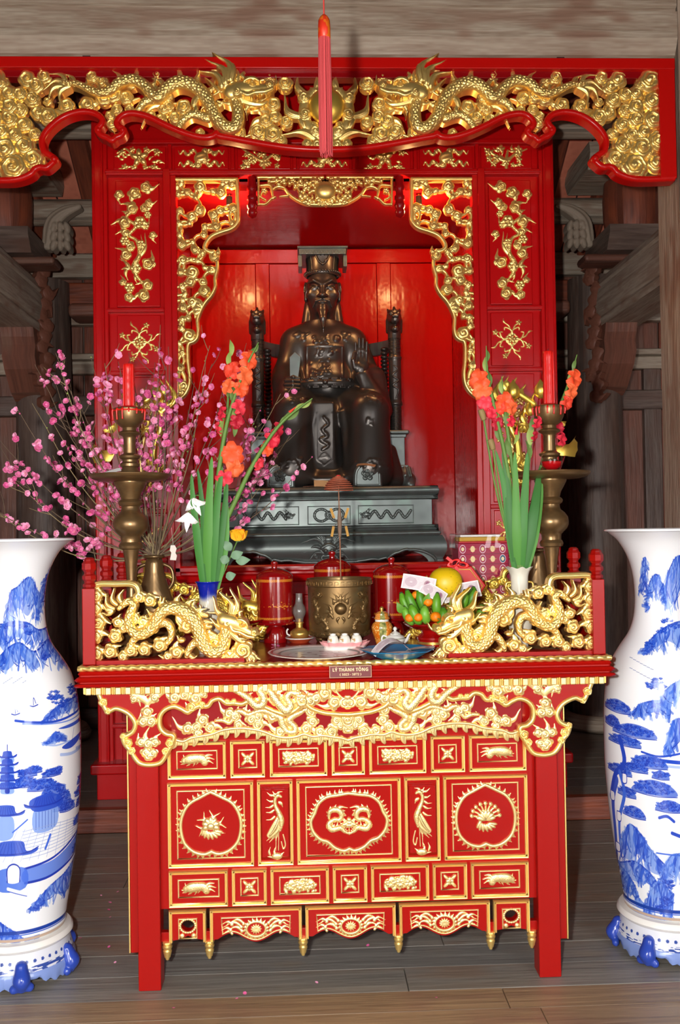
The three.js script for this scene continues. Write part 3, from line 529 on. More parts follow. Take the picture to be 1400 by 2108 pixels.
for (const [a, b, e, f, w] of [[775, 172, 810, 158, 7], [790, 240, 830, 220, 8], [800, 245, 840, 268, 7], [770, 285, 850, 270, 9], [955, 228, 990, 205, 8], [1000, 215, 1060, 255, 6], [1110, 250, 1108, 270, 6], [1150, 215, 1130, 195, 8], [1190, 225, 1215, 205, 7], [1200, 240, 1240, 225, 8], [1090, 195, 1050, 205, 8], [1230, 165, 1275, 168, 9], [1255, 210, 1290, 196, 9], [1060, 170, 1085, 158, 6]]) t.fl(a, b, e, f, w, { bend: 0.8 });
const tg = t.r.build(z - 0.014, 0.03); part(c, 'cloud_tails', tg, M.gold); part(c, 'cloud_tails', mirrorX(tg), M.gold);
// pearl with flames
const p0 = P(671, 221, z), pearl = new THREE.SphereGeometry(37.5 * L, 36, 24); pearl.scale(1, 1, 0.55); pearl.translate(0, p0.y, z + 0.01);
part(c, 'pearl', pearl, M.goldLeaf, 'smooth golden pearl');
const f = traced(z, 560, 130, 780, 320, 0.003);
for (const [a, b, e, g, w, q] of [[693, 182, 692, 148, 7, 0.4], [715, 195, 736, 150, 8, -0.7], [728, 240, 767, 197, 9, -0.9], [700, 285, 767, 271, 8, 0.5], [722, 205, 735, 180, 8, 0.5], [718, 262, 740, 235, 8, 0.4], [690, 190, 706, 180, 8, 0]]) f.fl(a, b, e, g, w, { base: 0.006, bend: q });
for (const [x, y, r, dd] of [[718, 201, 13, 1], [718, 237, 14, -1], [697, 270, 13, 1], [699, 259, 9, -1], [694, 298, 11, 1], [715, 296, 10, -1], [676, 290, 12, 1]]) f.spiral(x, y, r, { base: 0.008, dir: dd, lobes: 5 });
f.tube([[700, 190, 9], [715, 205, 10], [720, 235, 10], [708, 262, 10], [690, 280, 10], [676, 288, 10]], { base: 0.002, k: 0.5 });
const fg = f.r.build(z - 0.004, 0.03), hf = []; part(c, 'pearl_flames', fg, M.gold); part(c, 'pearl_flames', mirrorX(fg), M.gold);
// hangers that fix the rail to the beam
for (const s of [-1, 0, 1]) part(c, 'hanger', box(s * 1.2 - 0.02, s * 1.2 + 0.02, top - 0.01, top + 0.035, z - 0.05, z - 0.01, 0.002, 'y'), M.black);
}
// ---------------------------------------------------------------- shrine cabinet with the niche
const ZS = -1.93;
const sx = (px, py = 640) => Math.abs(PX(px, py, ZS)), sy = (py, px = 230) => PY(px, py, ZS);
// floral carving of w by h around the origin
function floral(w, h, kind, s) {
seed(s); const r = new Relief(-w / 2 - 0.01, -h / 2 - 0.01, w / 2 + 0.01, h / 2 + 0.01, 0.0026), q = Math.min(w, h);
const flower = (x, y, a) => { for (let i = 0; i < 5; i++) { const t = i * 1.257 + a * 9; r.dome(x + Math.cos(t) * a * 0.6, y + Math.sin(t) * a * 0.6, a * 0.52, a * 0.36, { rot: t, k: 0.9, base: 0.002 }); } r.dome(x, y, a * 0.3, a * 0.3, { base: 0.006, k: 1.2 }); };
const leaf = (x, y, t, a) => r.flame(x, y, t, a, a * 0.24, { bend: 0.5, groove: 0.4 });
if (kind === 0) { // a big blossom between branches
r.tube([[-w * 0.46, h * 0.2, 0.004], [-w * 0.3, h * 0.38, 0.006], [-w * 0.16, h * 0.18, 0.007], [0, -h * 0.1, 0.008], [w * 0.14, h * 0.16, 0.007], [w * 0.3, h * 0.36, 0.006], [w * 0.46, h * 0.22, 0.004]], {});
flower(0, 0.02 * h, q * 0.33); for (const m of [-1, 1]) { flower(m * w * 0.36, h * 0.22, q * 0.15); flower(m * w * 0.3, -h * 0.36, q * 0.14); flower(m * w * 0.12, -h * 0.38, q * 0.13); flower(m * w * 0.14, h * 0.34, q * 0.12); for (let i = 0; i < 4; i++) leaf(m * w * (0.2 + i * 0.07), h * (rnd(0.6) - 0.3), m > 0 ? rnd(1.2) - 0.4 : 3.14 + rnd(1.2) - 0.6, q * 0.22); r.tube([[m * w * 0.2, -h * 0.34, 0.005], [m * w * 0.32, -h * 0.4, 0.006], [m * w * 0.42, -h * 0.42, 0.004]], {}); }
} else if (kind === 1) { // a gourd or fan tied with ribbons
r.dome(0, 0.02 * h, q * 0.3, q * 0.24, { rot: 0.3, k: 0.6, ribs: 2 }); r.spiral(-w * 0.07, -h * 0.26, q * 0.16, { k: 0.7 }); r.spiral(w * 0.08, h * 0.26, q * 0.15, { dir: -1, k: 0.7 }); flower(w * 0.1, -h * 0.1, q * 0.17);
for (const m of [-1, 1]) for (const [q1, q2] of [[1, 0.3], [-1, 0.34]]) { r.tube([[m * w * 0.06, q1 * h * 0.06, 0.006], [m * w * 0.16, q1 * h * 0.34, 0.008], [m * w * 0.27, q1 * h * 0.12, 0.008], [m * w * 0.36, q1 * h * q2, 0.007], [m * w * 0.43, q1 * h * 0.16, 0.005], [m * w * 0.47, q1 * h * 0.3, 0.002]], { k: 1, groove: 0.3 }); leaf(m * w * 0.26, q1 * h * 0.14, m > 0 ? q1 * 0.6 : 3.14 - q1 * 0.6, q * 0.3); flower(m * w * 0.2, q1 * h * 0.26, q * 0.1); }
} else if (kind === 2) { // a branch with birds and plum blossom
r.tube([[-w * 0.45, h * 0.4, 0.005], [-w * 0.25, h * 0.12, 0.009], [-w * 0.02, -h * 0.12, 0.011], [w * 0.2, h * 0.16, 0.008], [w * 0.44, h * 0.36, 0.004]], {}); r.tube([[0, -h * 0.45, 0.01], [0, -h * 0.1, 0.011], [0.01, h * 0.3, 0.006]], {});
for (let i = 0; i < 13; i++) flower(w * (rnd(0.86) - 0.43), h * (rnd(0.8) - 0.4), q * (0.09 + rnd(0.08))); for (let i = 0; i < 12; i++) leaf(w * (rnd(0.8) - 0.4), h * (rnd(0.7) - 0.35), rnd(6.3), q * 0.25);
} else { // openwork rosette with eight scrolls
flower(0, 0, q * 0.1); for (let i = 0; i < 8; i++) { const a = i * Math.PI / 4 + 0.39, e = i % 2 ? 1 : -1, f = (t, n, w2) => [Math.cos(a) * t * q - Math.sin(a) * n * q * e, Math.sin(a) * t * q + Math.cos(a) * n * q * e, w2]; r.tube([f(0.1, 0, 0.005), f(0.2, 0.07, 0.0055), f(0.29, 0.02, 0.0055), f(0.34, -0.05, 0.005), f(0.29, -0.08, 0.004)], {}); r.tube([f(0.22, 0.06, 0.004), f(0.34, 0.06, 0.005), f(0.44, 0.0, 0.004)], {}); const c = f(0.45, 0, 0); (i % 2 ? flower(c[0], c[1], q * 0.075) : leaf(c[0], c[1], a, q * 0.12)); r.tube([f(0.1, -0.08, 0.004), f(0.15, 0, 0.004), f(0.1, 0.08, 0.004)], {}); }
}
return r.build(0, 0.006);
}
{
const s = thing('altar_shrine', 'tall red lacquered shrine cabinet with gilded openwork around the niche of the statue', 'shrine');
const X0 = 1.308, zf = ZS, yTop = 4.32, yRow1 = sy(297), yRow0 = sy(350), yHead = sy(363), ySill = 1.405, zB = -3.12, ni = 0.9, colIn = sx(355), panIn = sx(332), panOut = sx(240);
for (const m of [-1, 1]) {
const B = (a, b, y0, y1, z0, z1, r, al = 'y') => box(Math.min(m * a, m * b), Math.max(m * a, m * b), y0, y1, z0, z1, r, al);
part(s, 'corner_post', [B(1.245, X0, 0.127, yTop, zf - 0.1, zf + 0.03, 0.008), B(1.225, 1.25, 0.127, yTop, zf - 0.08, zf + 0.014, 0.006), B(1.255, 1.262, 0.2, yTop, zf + 0.026, zf + 0.034, 0.003), B(1.29, 1.297, 0.2, yTop, zf + 0.026, zf + 0.034, 0.003)], M.redShrine);
part(s, 'inner_post', [B(colIn, panIn - 0.02, 0.3, yRow0, zf - 0.08, zf + 0.028, 0.006), B(ni - 0.06, colIn + 0.005, 0.3, yRow0, zf - 0.06, zf + 0.012, 0.006)], M.redShrine);
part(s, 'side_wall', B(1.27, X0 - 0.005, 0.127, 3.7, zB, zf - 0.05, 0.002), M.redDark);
part(s, 'niche_wall', B(ni, ni + 0.03, ySill - 0.1, 3.6, zB, zf - 0.03, 0.002), M.niche);
part(s, 'panel_ground', B(panIn - 0.03, 1.235, 0.2, yRow0, zf - 0.06, zf - 0.02, 0), M.redShrine);
// rails of the side column
for (const y of [634.7, 764, 1050, 1150, 1400, 1490]) part(s, 'rail', [B(panIn - 0.02, 1.235, sy(y + 9), sy(y), zf - 0.03, zf + 0.016, 0.006, 'x'), B(panIn - 0.02, 1.235, sy(y + 6), sy(y + 3), zf + 0.012, zf + 0.022, 0.003, 'x')], M.redShrine);
for (const [y1, y0] of [[371, 632], [648, 760], [776, 1046], [1062, 1146], [1164, 1396], [1412, 1486], [1500, 1570]]) part(s, 'panel_field', B(panIn + 0.005, panOut, sy(y0), sy(y1), zf - 0.025, zf - 0.006, 0.006), M.redShrine);
// phoenix relief, traced on the right panel
const t = traced(zf, 1000, 360, 1110, 640, 0.0026), q = (x, y) => [1000 + x / 4.39, 280 + y / 4.39];
for (const [x, y, r, a] of [[140, 455, 34, 3], [240, 505, 36, -1.4], [375, 515, 26, -1.6], [120, 592, 22, 3], [90, 880, 22, -1.8], [265, 645, 34, 0.5], [160, 640, 26, 2.8], [140, 1140, 36, 1.9], [150, 1330, 32, 0.2], [185, 1420, 34, -0.2], [320, 1430, 28, 3], [370, 1300, 20, 1.4], [335, 770, 34, 0], [330, 860, 26, 0], [290, 985, 28, 0.6], [330, 1055, 32, 0.7]]) { const [u, v] = q(x, y); t.cloud(u, v, r / 3, a, { tail: 1, base: 0.003 }); }
const T = (pts, o) => t.tube(pts.map(([x, y, w]) => [...q(x, y), w / 4.39]), o), FL = (a, b, c, d, w, o) => { const [e, f] = q(a, b), [g, h] = q(c, d); t.fl(e, f, g, h, w / 3.4, o); };
T([[230, 650, 12], [320, 720, 15], [240, 800, 15], [300, 880, 15], [235, 930, 15], [215, 1050, 18], [255, 1140, 28], [250, 1230, 20], [200, 1300, 9]], { base: 0.004, scales: 0.008 });
for (const [a, b, c, d, w] of [[215, 1070, 140, 850, 15], [220, 1060, 180, 870, 13], [225, 1060, 205, 920, 12], [320, 1160, 390, 1080, 12], [320, 1180, 385, 1180, 12], [330, 1180, 330, 1290, 14], [310, 1180, 350, 1090, 12], [250, 1230, 200, 1310, 10], [255, 1230, 240, 1330, 9], [150, 800, 110, 720, 10], [160, 790, 200, 700, 12], [320, 690, 360, 660, 11]]) FL(a, b, c, d, w, { base: 0.004 });
for (let [x, y, r] of [[200, 770, 44], [340, 930, 34], [130, 700, 26], [200, 960, 30], [310, 1345, 36], [155, 800, 28], [250, 1175, 40]]) { const [u, v] = q(x, y); r *= 1.35; for (let i = 0; i < 6; i++) t.dome(u + Math.cos(i * 1.05) * r * 0.6 / 4.39, v + Math.sin(i * 1.05) * r * 0.6 / 4.39, r * 0.42 / 4.39, r * 0.42 / 4.39, { base: 0.005, k: 0.8 }); t.dome(u, v, r * 0.3 / 4.39, r * 0.3 / 4.39, { base: 0.01, k: 0.9 }); }
let g = t.r.build(zf - 0.008, 0.006); if (m < 0) g = mirrorX(g); part(s, 'phoenix_relief', g, M.gold, 'gilded phoenix among clouds and flowers');
const cx = m * (panIn + panOut) / 2;
for (const [y, k] of [[705, 3], [1104, 3], [1450, 3]]) part(s, 'rosette_relief', put(floral(0.23, 0.24, k, 5), cx, sy(y), zf - 0.005), M.gold);
part(s, 'lotus_relief', put(floral(0.2, 0.6, 2, 8), cx, sy(905), zf - 0.005), M.gold);
part(s, 'scroll_relief', put(floral(0.2, 0.5, 2, 18), cx, sy(1280), zf - 0.005), M.gold);
}
// frieze with seven panels
part(s, 'head_board', box(-1.24, 1.24, yRow1 + 0.02, yTop, zf - 0.08, zf - 0.005, 0.004), M.redShrine);
part(s, 'frieze_rail', box(-1.235, 1.235, yRow1 - 0.003, yRow1 + 0.025, zf - 0.05, zf + 0.016, 0.006), M.redShrine);
part(s, 'frieze_rail', [box(-1.235, 1.235, yHead, yRow0, zf - 0.05, zf + 0.02, 0.008), box(-1.235, 1.235, yHead + 0.012, yHead + 0.02, zf + 0.016, zf + 0.028, 0.004)], M.redShrine);
part(s, 'frieze_ground', box(-1.235, 1.235, yRow0, yRow1, zf - 0.05, zf - 0.018, 0), M.redShrine);
const edges = [[228.6, 345], [354, 474], [484, 602]].map(([a, b]) => [sx(a, 320), sx(b, 320)]), ce = sx(611, 320);
const cells = [...edges.map(([a, b]) => [-a, -b]), [-ce, ce], ...edges.map(([a, b]) => [b, a])];
cells.forEach(([a, b], i) => {
const l = Math.min(a, b), r = Math.max(a, b), y = (yRow0 + yRow1) / 2;
part(s, 'frieze_panel', box(l + 0.012, r - 0.012, yRow0 + 0.006, yRow1 - 0.01, zf - 0.02, zf - 0.008, 0.004), M.redShrine);
part(s, 'frieze_relief', put(floral(0.275, 0.142, [0, 1, 2, 1, 2, 1, 0][i], 20 + i), (l + r) / 2, y - 0.003, zf - 0.008), M.gold);
});
for (const x of [(edges[0][1] + edges[1][0]) / 2, (edges[1][1] + edges[2][0]) / 2, (edges[2][1] + ce) / 2]) for (const m of [-1, 1]) part(s, 'muntin', box(m * x - 0.011, m * x + 0.011, yRow0, yRow1, zf - 0.03, zf + 0.008, 0.005, 'y'), M.redShrine);
// the niche: ceiling, back of rails and boards
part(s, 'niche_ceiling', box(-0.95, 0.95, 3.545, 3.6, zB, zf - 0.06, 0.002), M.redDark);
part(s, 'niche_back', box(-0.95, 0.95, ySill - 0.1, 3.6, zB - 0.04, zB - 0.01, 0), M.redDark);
const bz = zB + 0.06, by = (p) => PY(667, p, bz), bx = (p) => PX(p, 700, bz);
part(s, 'back_rail', box(-0.9, 0.9, by(541), by(513), zB, bz, 0.004), M.niche);
const st = [[bx(528), bx(556)], [bx(778), bx(806)]];
for (const [a, b] of st) part(s, 'back_stile', box(a, b, ySill, by(541) - 0.002, zB, bz - 0.004, 0.004, 'y'), M.niche);
for (const [a, b] of [[-0.9, st[0][0]], [st[0][1], st[1][0]], [st[1][1], 0.9]]) part(s, 'back_board', box(a + 0.0015, b - 0.0015, ySill, by(541) - 0.004, zB, bz - 0.014, 0.003, 'y'), M.niche);
// sill and the chest below
const sp = [[-0.5, 0], [0, 0], [0.012, -0.01], [0.012, -0.03], [0.0, -0.04], [0.0, -0.05], [0.028, -0.06], [0.034, -0.075], [0.028, -0.09], [-0.01, -0.1], [-0.01, -0.12], [-0.5, -0.12]].map(([z, y]) => [zf + z, ySill + y]).reverse();
part(s, 'sill', metric(fixed(sp, -0.9, 0.9), 'x'), M.redShrine);
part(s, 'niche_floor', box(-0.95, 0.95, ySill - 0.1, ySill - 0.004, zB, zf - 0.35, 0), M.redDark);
part(s, 'chest', box(-1.24, 1.24, 0.127, ySill - 0.1, zB, zf - 0.05, 0), M.redShrine);
for (let i = 0; i < 5; i++) part(s, 'chest_panel', box(-0.88 + i * 0.356, -0.88 + i * 0.356 + 0.33, ySill - 0.5, ySill - 0.17, zf - 0.06, zf - 0.02, 0.012), M.redShrine);
part(s, 'base_ledge', box(-1.34, 1.34, 0.27, 0.33, zf - 0.1, zf + 0.09, 0.012), M.redShrine);
part(s, 'base_board', box(-1.31, 1.31, 0.127, 0.275, zf - 0.1, zf + 0.06, 0.006), M.redShrine);
// pierced brackets at the niche, traced on the right
const b = traced(zf, 835, 355, 995, 825, 0.0028), q = (x, y) => [830 + x / 4.3, 350 + y / 4.3], L = b.L;
const clouds = [[220, 190, 52], [290, 180, 28], [400, 140, 56], [510, 190, 40], [590, 205, 36], [440, 235, 26], [120, 330, 46], [230, 350, 46], [290, 385, 52], [410, 345, 54], [480, 400, 50], [580, 350, 36], [130, 465, 32], [270, 490, 46], [370, 490, 32], [380, 560, 36], [500, 460, 26], [590, 460, 28], [590, 560, 28], [575, 645, 52], [480, 620, 26], [460, 690, 42], [395, 720, 32], [570, 780, 46], [500, 780, 26], [440, 790, 28], [320, 870, 42], [380, 850, 26], [490, 890, 62], [590, 890, 38], [510, 970, 52], [400, 975, 42], [390, 1055, 58], [580, 1010, 32], [560, 1080, 28], [580, 1130, 28], [500, 1150, 46], [580, 1200, 46], [470, 1220, 32], [540, 1290, 32], [590, 1300, 32], [535, 1440, 62], [600, 1380, 32], [620, 1510, 24], [600, 1600, 32], [620, 1730, 46], [600, 1880, 44], [620, 1940, 32], [120, 120, 40], [200, 110, 26], [560, 110, 30], [600, 140, 30]];
clouds.forEach(([x, y, r], i) => { // joined by tendrils to their nearest neighbours
const near = clouds.map((c, j) => [Math.hypot(c[0] - x, c[1] - y), j]).filter(([d, j]) => j !== i).sort((a, c) => a[0] - c[0]).slice(0, 2);
for (const [d, j] of near) { const c = clouds[j], mx = (x + c[0]) / 2 + (c[1] - y) * 0.18, my = (y + c[1]) / 2 - (c[0] - x) * 0.18; b.tube([[...q(x, y), r * 0.4 / 4.3], [...q(mx, my), 14 / 4.3], [...q(c[0], c[1]), c[2] * 0.4 / 4.3]], { k: 0.9 }); }
if (x > 540) b.tube([[...q(x, y), r * 0.4 / 4.3], [...q(x + 60, y + 12), 14 / 4.3]], { k: 0.9 });
b.spiral(...q(x, y), r * 0.9 / 4.3, { base: 0.004, dir: i % 2 ? 1 : -1, rot: i * 2.4, turns: 1.5, k: 0.7, depth: 0.26, lobes: 4 });
});
b.r.spiral(...b.T(...q(295, 755)), 46 / 4.3 * L, { base: 0.006, turns: 1.9, dir: -1 }); b.fl(...q(275, 735), ...q(250, 668), 5, { base: 0.004 });
for (const [a, c, d, e] of [[420, 1200, 530, 1110], [430, 1215, 500, 1240], [440, 1240, 490, 1290], [415, 1190, 500, 1190]]) b.fl(...q(a, c), ...q(d, e), 6, { base: 0.006, bend: 0.9 });
const lo = [[75, 80], [75, 250], [75, 420], [100, 480], [150, 515], [230, 540], [310, 575], [360, 630], [375, 680], [340, 712], [300, 715]], lo2 = [[272, 800], [275, 870], [295, 950], [296, 1020], [330, 1090], [390, 1160], [430, 1230], [458, 1310], [455, 1400], [468, 1465], [500, 1498], [540, 1515], [552, 1570], [550, 1700], [540, 1800], [552, 1890], [590, 1960], [645, 2005]];
b.tube(lo.map(([x, y]) => [...q(x, y), 4.2]), { base: 0.004, k: 1, flat: 1 }); b.tube(lo2.map(([x, y]) => [...q(x, y), 3.6]), { base: 0.004, k: 1 });
b.tube([[...q(75, 80), 4.2], [...q(640, 80), 4.2]], { base: 0.004, k: 1, flat: 1 }); b.tube([[...q(640, 80), 5], [...q(650, 1000), 5], [...q(655, 2000), 5]], { base: 0.006, k: 0.8, flat: 1 });
const bg = b.r.build(zf - 0.005, 0.028);
part(s, 'niche_bracket', bg, M.gold, 'gilded openwork cloud bracket right of the niche'); part(s, 'niche_bracket', mirrorX(bg), M.gold, 'gilded openwork cloud bracket left of the niche');
// central fretwork with a basket of fruit, and the turned red drops beside it
const v = traced(zf, 520, 355, 820, 430, 0.0022), w = (x, y) => [510 + x / 4.118, 350 + y / 4.118]; seed(91);
const mir = (pts) => [pts, pts.map(([x, y, r]) => [1314 - x, y, r])];
for (const base of [[[85, 60, 12], [640, 60, 12]], [[90, 60, 10], [92, 290, 9]], [[92, 285, 8], [150, 285, 8], [200, 240, 9], [235, 225, 7]], [[110, 130, 9], [190, 130, 12], [210, 200, 10], [215, 240, 7]], [[190, 100, 10], [260, 90, 12], [330, 80, 10]], [[200, 170, 9], [250, 140, 11], [310, 150, 10], [350, 200, 12], [400, 240, 12], [480, 280, 13], [560, 290, 12], [657, 290, 12]], [[340, 215, 8], [300, 218, 6], [270, 222, 4]], [[420, 130, 10], [440, 180, 12], [500, 220, 12], [545, 250, 10]], [[130, 160, 8], [110, 220, 8], [150, 250, 8]]]) for (const pts of mir(base)) v.tube(pts.map(([x, y, r]) => [...w(x, y), r / 4.118]), { k: 0.9, base: 0.002 });
v.dome(...w(657, 185), 22, 18, { base: 0.006, k: 0.7 }); v.tube([[600, 170], [610, 130], [657, 115], [704, 130], [714, 170]].map(([x, y]) => [...w(x, y), 3]), { base: 0.014 });
for (let i = 0; i < 90; i++) { const x = 657 + (rnd() - 0.5) * (i < 60 ? 420 : 1000), y = i < 60 ? 90 + rnd(190) : 70 + rnd(80), a = 3 + rnd(3.2); if (y > 130 && Math.abs(x - 657) > 260) continue; for (const X of [x, 1314 - x]) { v.dome(...w(X, y), a, a * 0.75, { rot: rnd(6), base: 0.004 + rnd(0.006), k: 0.8 }); } }
for (const [x, y] of [[140, 175], [300, 90], [385, 95], [470, 120], [560, 110], [600, 80], [520, 270], [610, 275], [657, 280]]) for (const X of [x, 1314 - x]) for (let i = 0; i < 5; i++) v.dome(...w(X + Math.cos(i * 1.257) * 14, y + Math.sin(i * 1.257) * 14), 3.4, 2.6, { rot: -i * 1.257, base: 0.006, k: 0.9 });
part(s, 'niche_fretwork', v.r.build(zf - 0.005, 0.02), M.gold, 'gilded fretwork with a basket above the niche');
for (const px of [518, 823]) {
const p = P(px, 365, zf), y = [0, -0.05, -0.055, -0.075, -0.08, -0.105, -0.11, -0.13, -0.135, -0.155, -0.16, -0.178, -0.182, -0.2, -0.222, -0.236], rr = [0.024, 0.024, 0.03, 0.03, 0.023, 0.023, 0.03, 0.03, 0.024, 0.028, 0.031, 0.028, 0.022, 0.029, 0.024, 0.001], g = lathe(y.map((v2, i) => [rr[i], v2]).reverse(), 22); g.translate(p.x < 0 ? -Math.abs(p.x) : p.x, yHead, zf - 0.02); part(s, 'turned_drop', g, M.redDark);
}
}
// small lamps in the upper corners of the niche
NICHE_LAMPS.forEach(([x, y, z], i) => {
const l = thing('niche_lamp', `small warm bulb behind the ${i ? 'right' : 'left'} gilded bracket of the niche`, 'lamp', [x, y, z]);
const b = new THREE.SphereGeometry(0.028, 16, 12); b.scale(1, 1.25, 1); b.translate(0, -0.005, 0);
part(l, 'bulb', b, new THREE.MeshStandardMaterial({ color: '#fff0d0', emissive: new THREE.Color().setRGB(1, 0.62, 0.25), emissiveIntensity: 3 }));
const k = new THREE.CylinderGeometry(0.018, 0.018, 0.05, 14); k.translate(0, 0.05, 0); part(l, 'socket', k, M.black);
part(l, 'cable', rod([[0, 0.07, 0, 0.004], [0, 0.078, -0.002, 0.004], [0, 0.088, 0, 0.004]], 6, 3), new THREE.MeshStandardMaterial({ color: '#c9a227', roughness: 0.5 }));
const p = new THREE.PointLight(new THREE.Color().setRGB(1, 0.6, 0.24), NICHE_POWER, 0, 2); p.castShadow = true; p.shadow.radius = 1.4; p.position.set(0, -0.005, 0.0); p.name = 'lamp_light'; l.add(p);
});
// ---------------------------------------------------------------- the altar table
const ax = (px, py) => Math.abs(PX(px, py, 0)), ay = (py, px = 345) => PY(px, py, 0);
const mitred = (x0, x1, y0, y1, e = 0.0015) => [[x0 + e, y0], [x1 - e, y0], [x1, y0], [x1, y0 + e], [x1, y1 - e], [x1, y1], [x1 - e, y1], [x0 + e, y1], [x0, y1], [x0, y1 - e], [x0, y0 + e], [x0, y0]];
const gilt = (x0, x1, y0, y1, z, w = 0.0125) => sweep(mitred(x0, x1, y0, y1), [[w, -0.006], [w, 0.004], [w * 0.85, 0.008], [w * 0.68, 0.008], [w * 0.58, 0.004], [w * 0.48, 0.004], [w * 0.4, 0.01], [w * 0.12, 0.011], [0, 0.005], [0, -0.006]].map(([n, h]) => [n, h + z]), true, true);
const fillet = (x0, x1, y0, y1, z, w = 0.006) => sweep(mitred(x0, x1, y0, y1), [[w, -0.003], [w * 0.9, 0.002], [w * 0.5, 0.0035], [w * 0.1, 0.002], [0, -0.003]].map(([n, h]) => [n, h + z]), true, false);
const TABLE_Y = 1.146;
const EM = {};
EM.cross = (s) => { const r = new Relief(-s, -s, s, s, 0.0014); for (let i = 0; i < 4; i++) { const a = Math.PI / 4 + i * Math.PI / 2; r.dome(Math.cos(a) * s * 0.55, Math.sin(a) * s * 0.55, s * 0.46, s * 0.2, { rot: a, k: 0.9, ribs: 2, base: 0.002 }); } for (let i = 0; i < 4; i++) { const a = i * Math.PI / 2; r.dome(Math.cos(a) * s * 0.22, Math.sin(a) * s * 0.22, s * 0.26, s * 0.17, { rot: a, base: 0.003, k: 0.8 }); } r.dome(0, 0, s * 0.14, s * 0.14, { base: 0.006, k: 1 }); return r.build(0, 0.003); };
EM.peony = (w, h, q) => { seed(q); const r = new Relief(-w / 2 - 0.01, -h / 2 - 0.01, w / 2 + 0.01, h / 2 + 0.01, 0.0014); r.dome(0, 0, w * 0.46, h * 0.42, { k: 0.15 }); for (let i = 0; i < 70; i++) { const x = (rnd() - 0.5) * w * 0.9, y = (rnd() - 0.5) * h * 0.86, a = rnd(0.005, 0.009); r.dome(x, y, a, a * 0.7, { rot: rnd(6), base: 0.002 + rnd(0.003), k: 0.6 }); } for (const x of [-0.28, 0, 0.28]) for (let i = 0; i < 7; i++) r.dome(x * w + Math.cos(i * 0.9) * 0.009, Math.sin(i * 0.9) * 0.009, 0.0075, 0.0055, { rot: i * 0.9, base: 0.005, k: 0.7 }); return r.build(0, 0.003); };
EM.beast = (w, h) => { const r = new Relief(-w / 2 - 0.02, -h / 2 - 0.02, w / 2 + 0.02, h / 2 + 0.02, 0.0014), T = (x, y, q) => [x * w, y * h, q * h]; r.tube([T(-0.36, 0.0, 0.2), T(-0.2, 0.08, 0.34), T(0.0, 0.14, 0.3), T(0.16, 0.08, 0.3), T(0.22, -0.16, 0.26)], { base: 0.002, scales: 0.0045, k: 0.5 }); for (const [a, b, c, d, q] of [[0.22, 0.2, 0.46, 0.38, 0.1], [0.24, 0.05, 0.5, 0.08, 0.1], [0.24, -0.1, 0.48, -0.22, 0.1], [-0.3, 0.1, -0.4, 0.42, 0.07], [-0.34, -0.06, -0.5, -0.1, 0.08], [-0.32, -0.1, -0.46, -0.32, 0.08], [-0.2, -0.15, -0.3, -0.45, 0.08], [-0.08, -0.1, -0.1, -0.45, 0.09], [0.02, -0.05, -0.02, -0.36, 0.08]]) { const p = T(a, b, 0), e = T(c, d, 0); r.flame(p[0], p[1], Math.atan2(e[1] - p[1], e[0] - p[0]), Math.hypot(e[0] - p[0], e[1] - p[1]), q * h, { base: 0.003 }); } return r.build(0, 0.003); };
EM.lotus = (s, up) => { const r = new Relief(-s * 1.3, -s * 1.3, s * 1.3, s * 1.3, 0.0015); const f = (x, y, a, l, w, b) => r.flame(x * s, y * s, a, l * s, w * s, { base: 0.003, bend: b }); if (up) { for (let i = 0; i < 9; i++) { const a = Math.PI * (0.02 + 0.12 * i); r.tube([[0, -0.1 * s, 0.05 * s], [Math.cos(a) * 0.45 * s, (Math.sin(a) * 0.5 + 0.05) * s, 0.055 * s], [Math.cos(a) * 0.82 * s, (Math.sin(a) * 0.75 + 0.1) * s, 0.05 * s]], { base: 0.003 }); r.spiral(Math.cos(a) * 0.84 * s, (Math.sin(a) * 0.78 + 0.1) * s, 0.12 * s, { base: 0.004, k: 0.8, turns: 1.2 }); } for (let i = 0; i < 7; i++) { const a = Math.PI * (0.08 + 0.14 * i); r.dome(Math.cos(a) * 0.3 * s, Math.sin(a) * 0.3 * s - 0.1 * s, 0.3 * s, 0.13 * s, { rot: a, base: 0.005, k: 0.7 }); } } else { for (let i = 0; i < 9; i++) { const a = Math.PI * (-0.2 + 0.175 * i); f(Math.cos(a) * 0.2, Math.sin(a) * 0.2, a, 0.75, 0.1, i % 2 ? 0.7 : -0.7); } for (let i = 0; i < 7; i++) { const a = Math.PI * (-0.1 + 0.2 * i); r.dome(Math.cos(a) * 0.28 * s, Math.sin(a) * 0.28 * s, 0.26 * s, 0.16 * s, { rot: a, base: 0.004, k: 0.8 }); } r.dome(0, 0, 0.24 * s, 0.22 * s, { base: 0.008, k: 0.7 }); } for (let i = 0; i < 7; i++) { const a = -Math.PI * (0.06 + 0.147 * i); r.dome(Math.cos(a) * 0.42 * s, Math.sin(a) * 0.28 * s - 0.3 * s, 0.28 * s, 0.1 * s, { rot: a * 0.7, base: 0.002, k: 0.8 }); } return r.build(0, 0.003); };
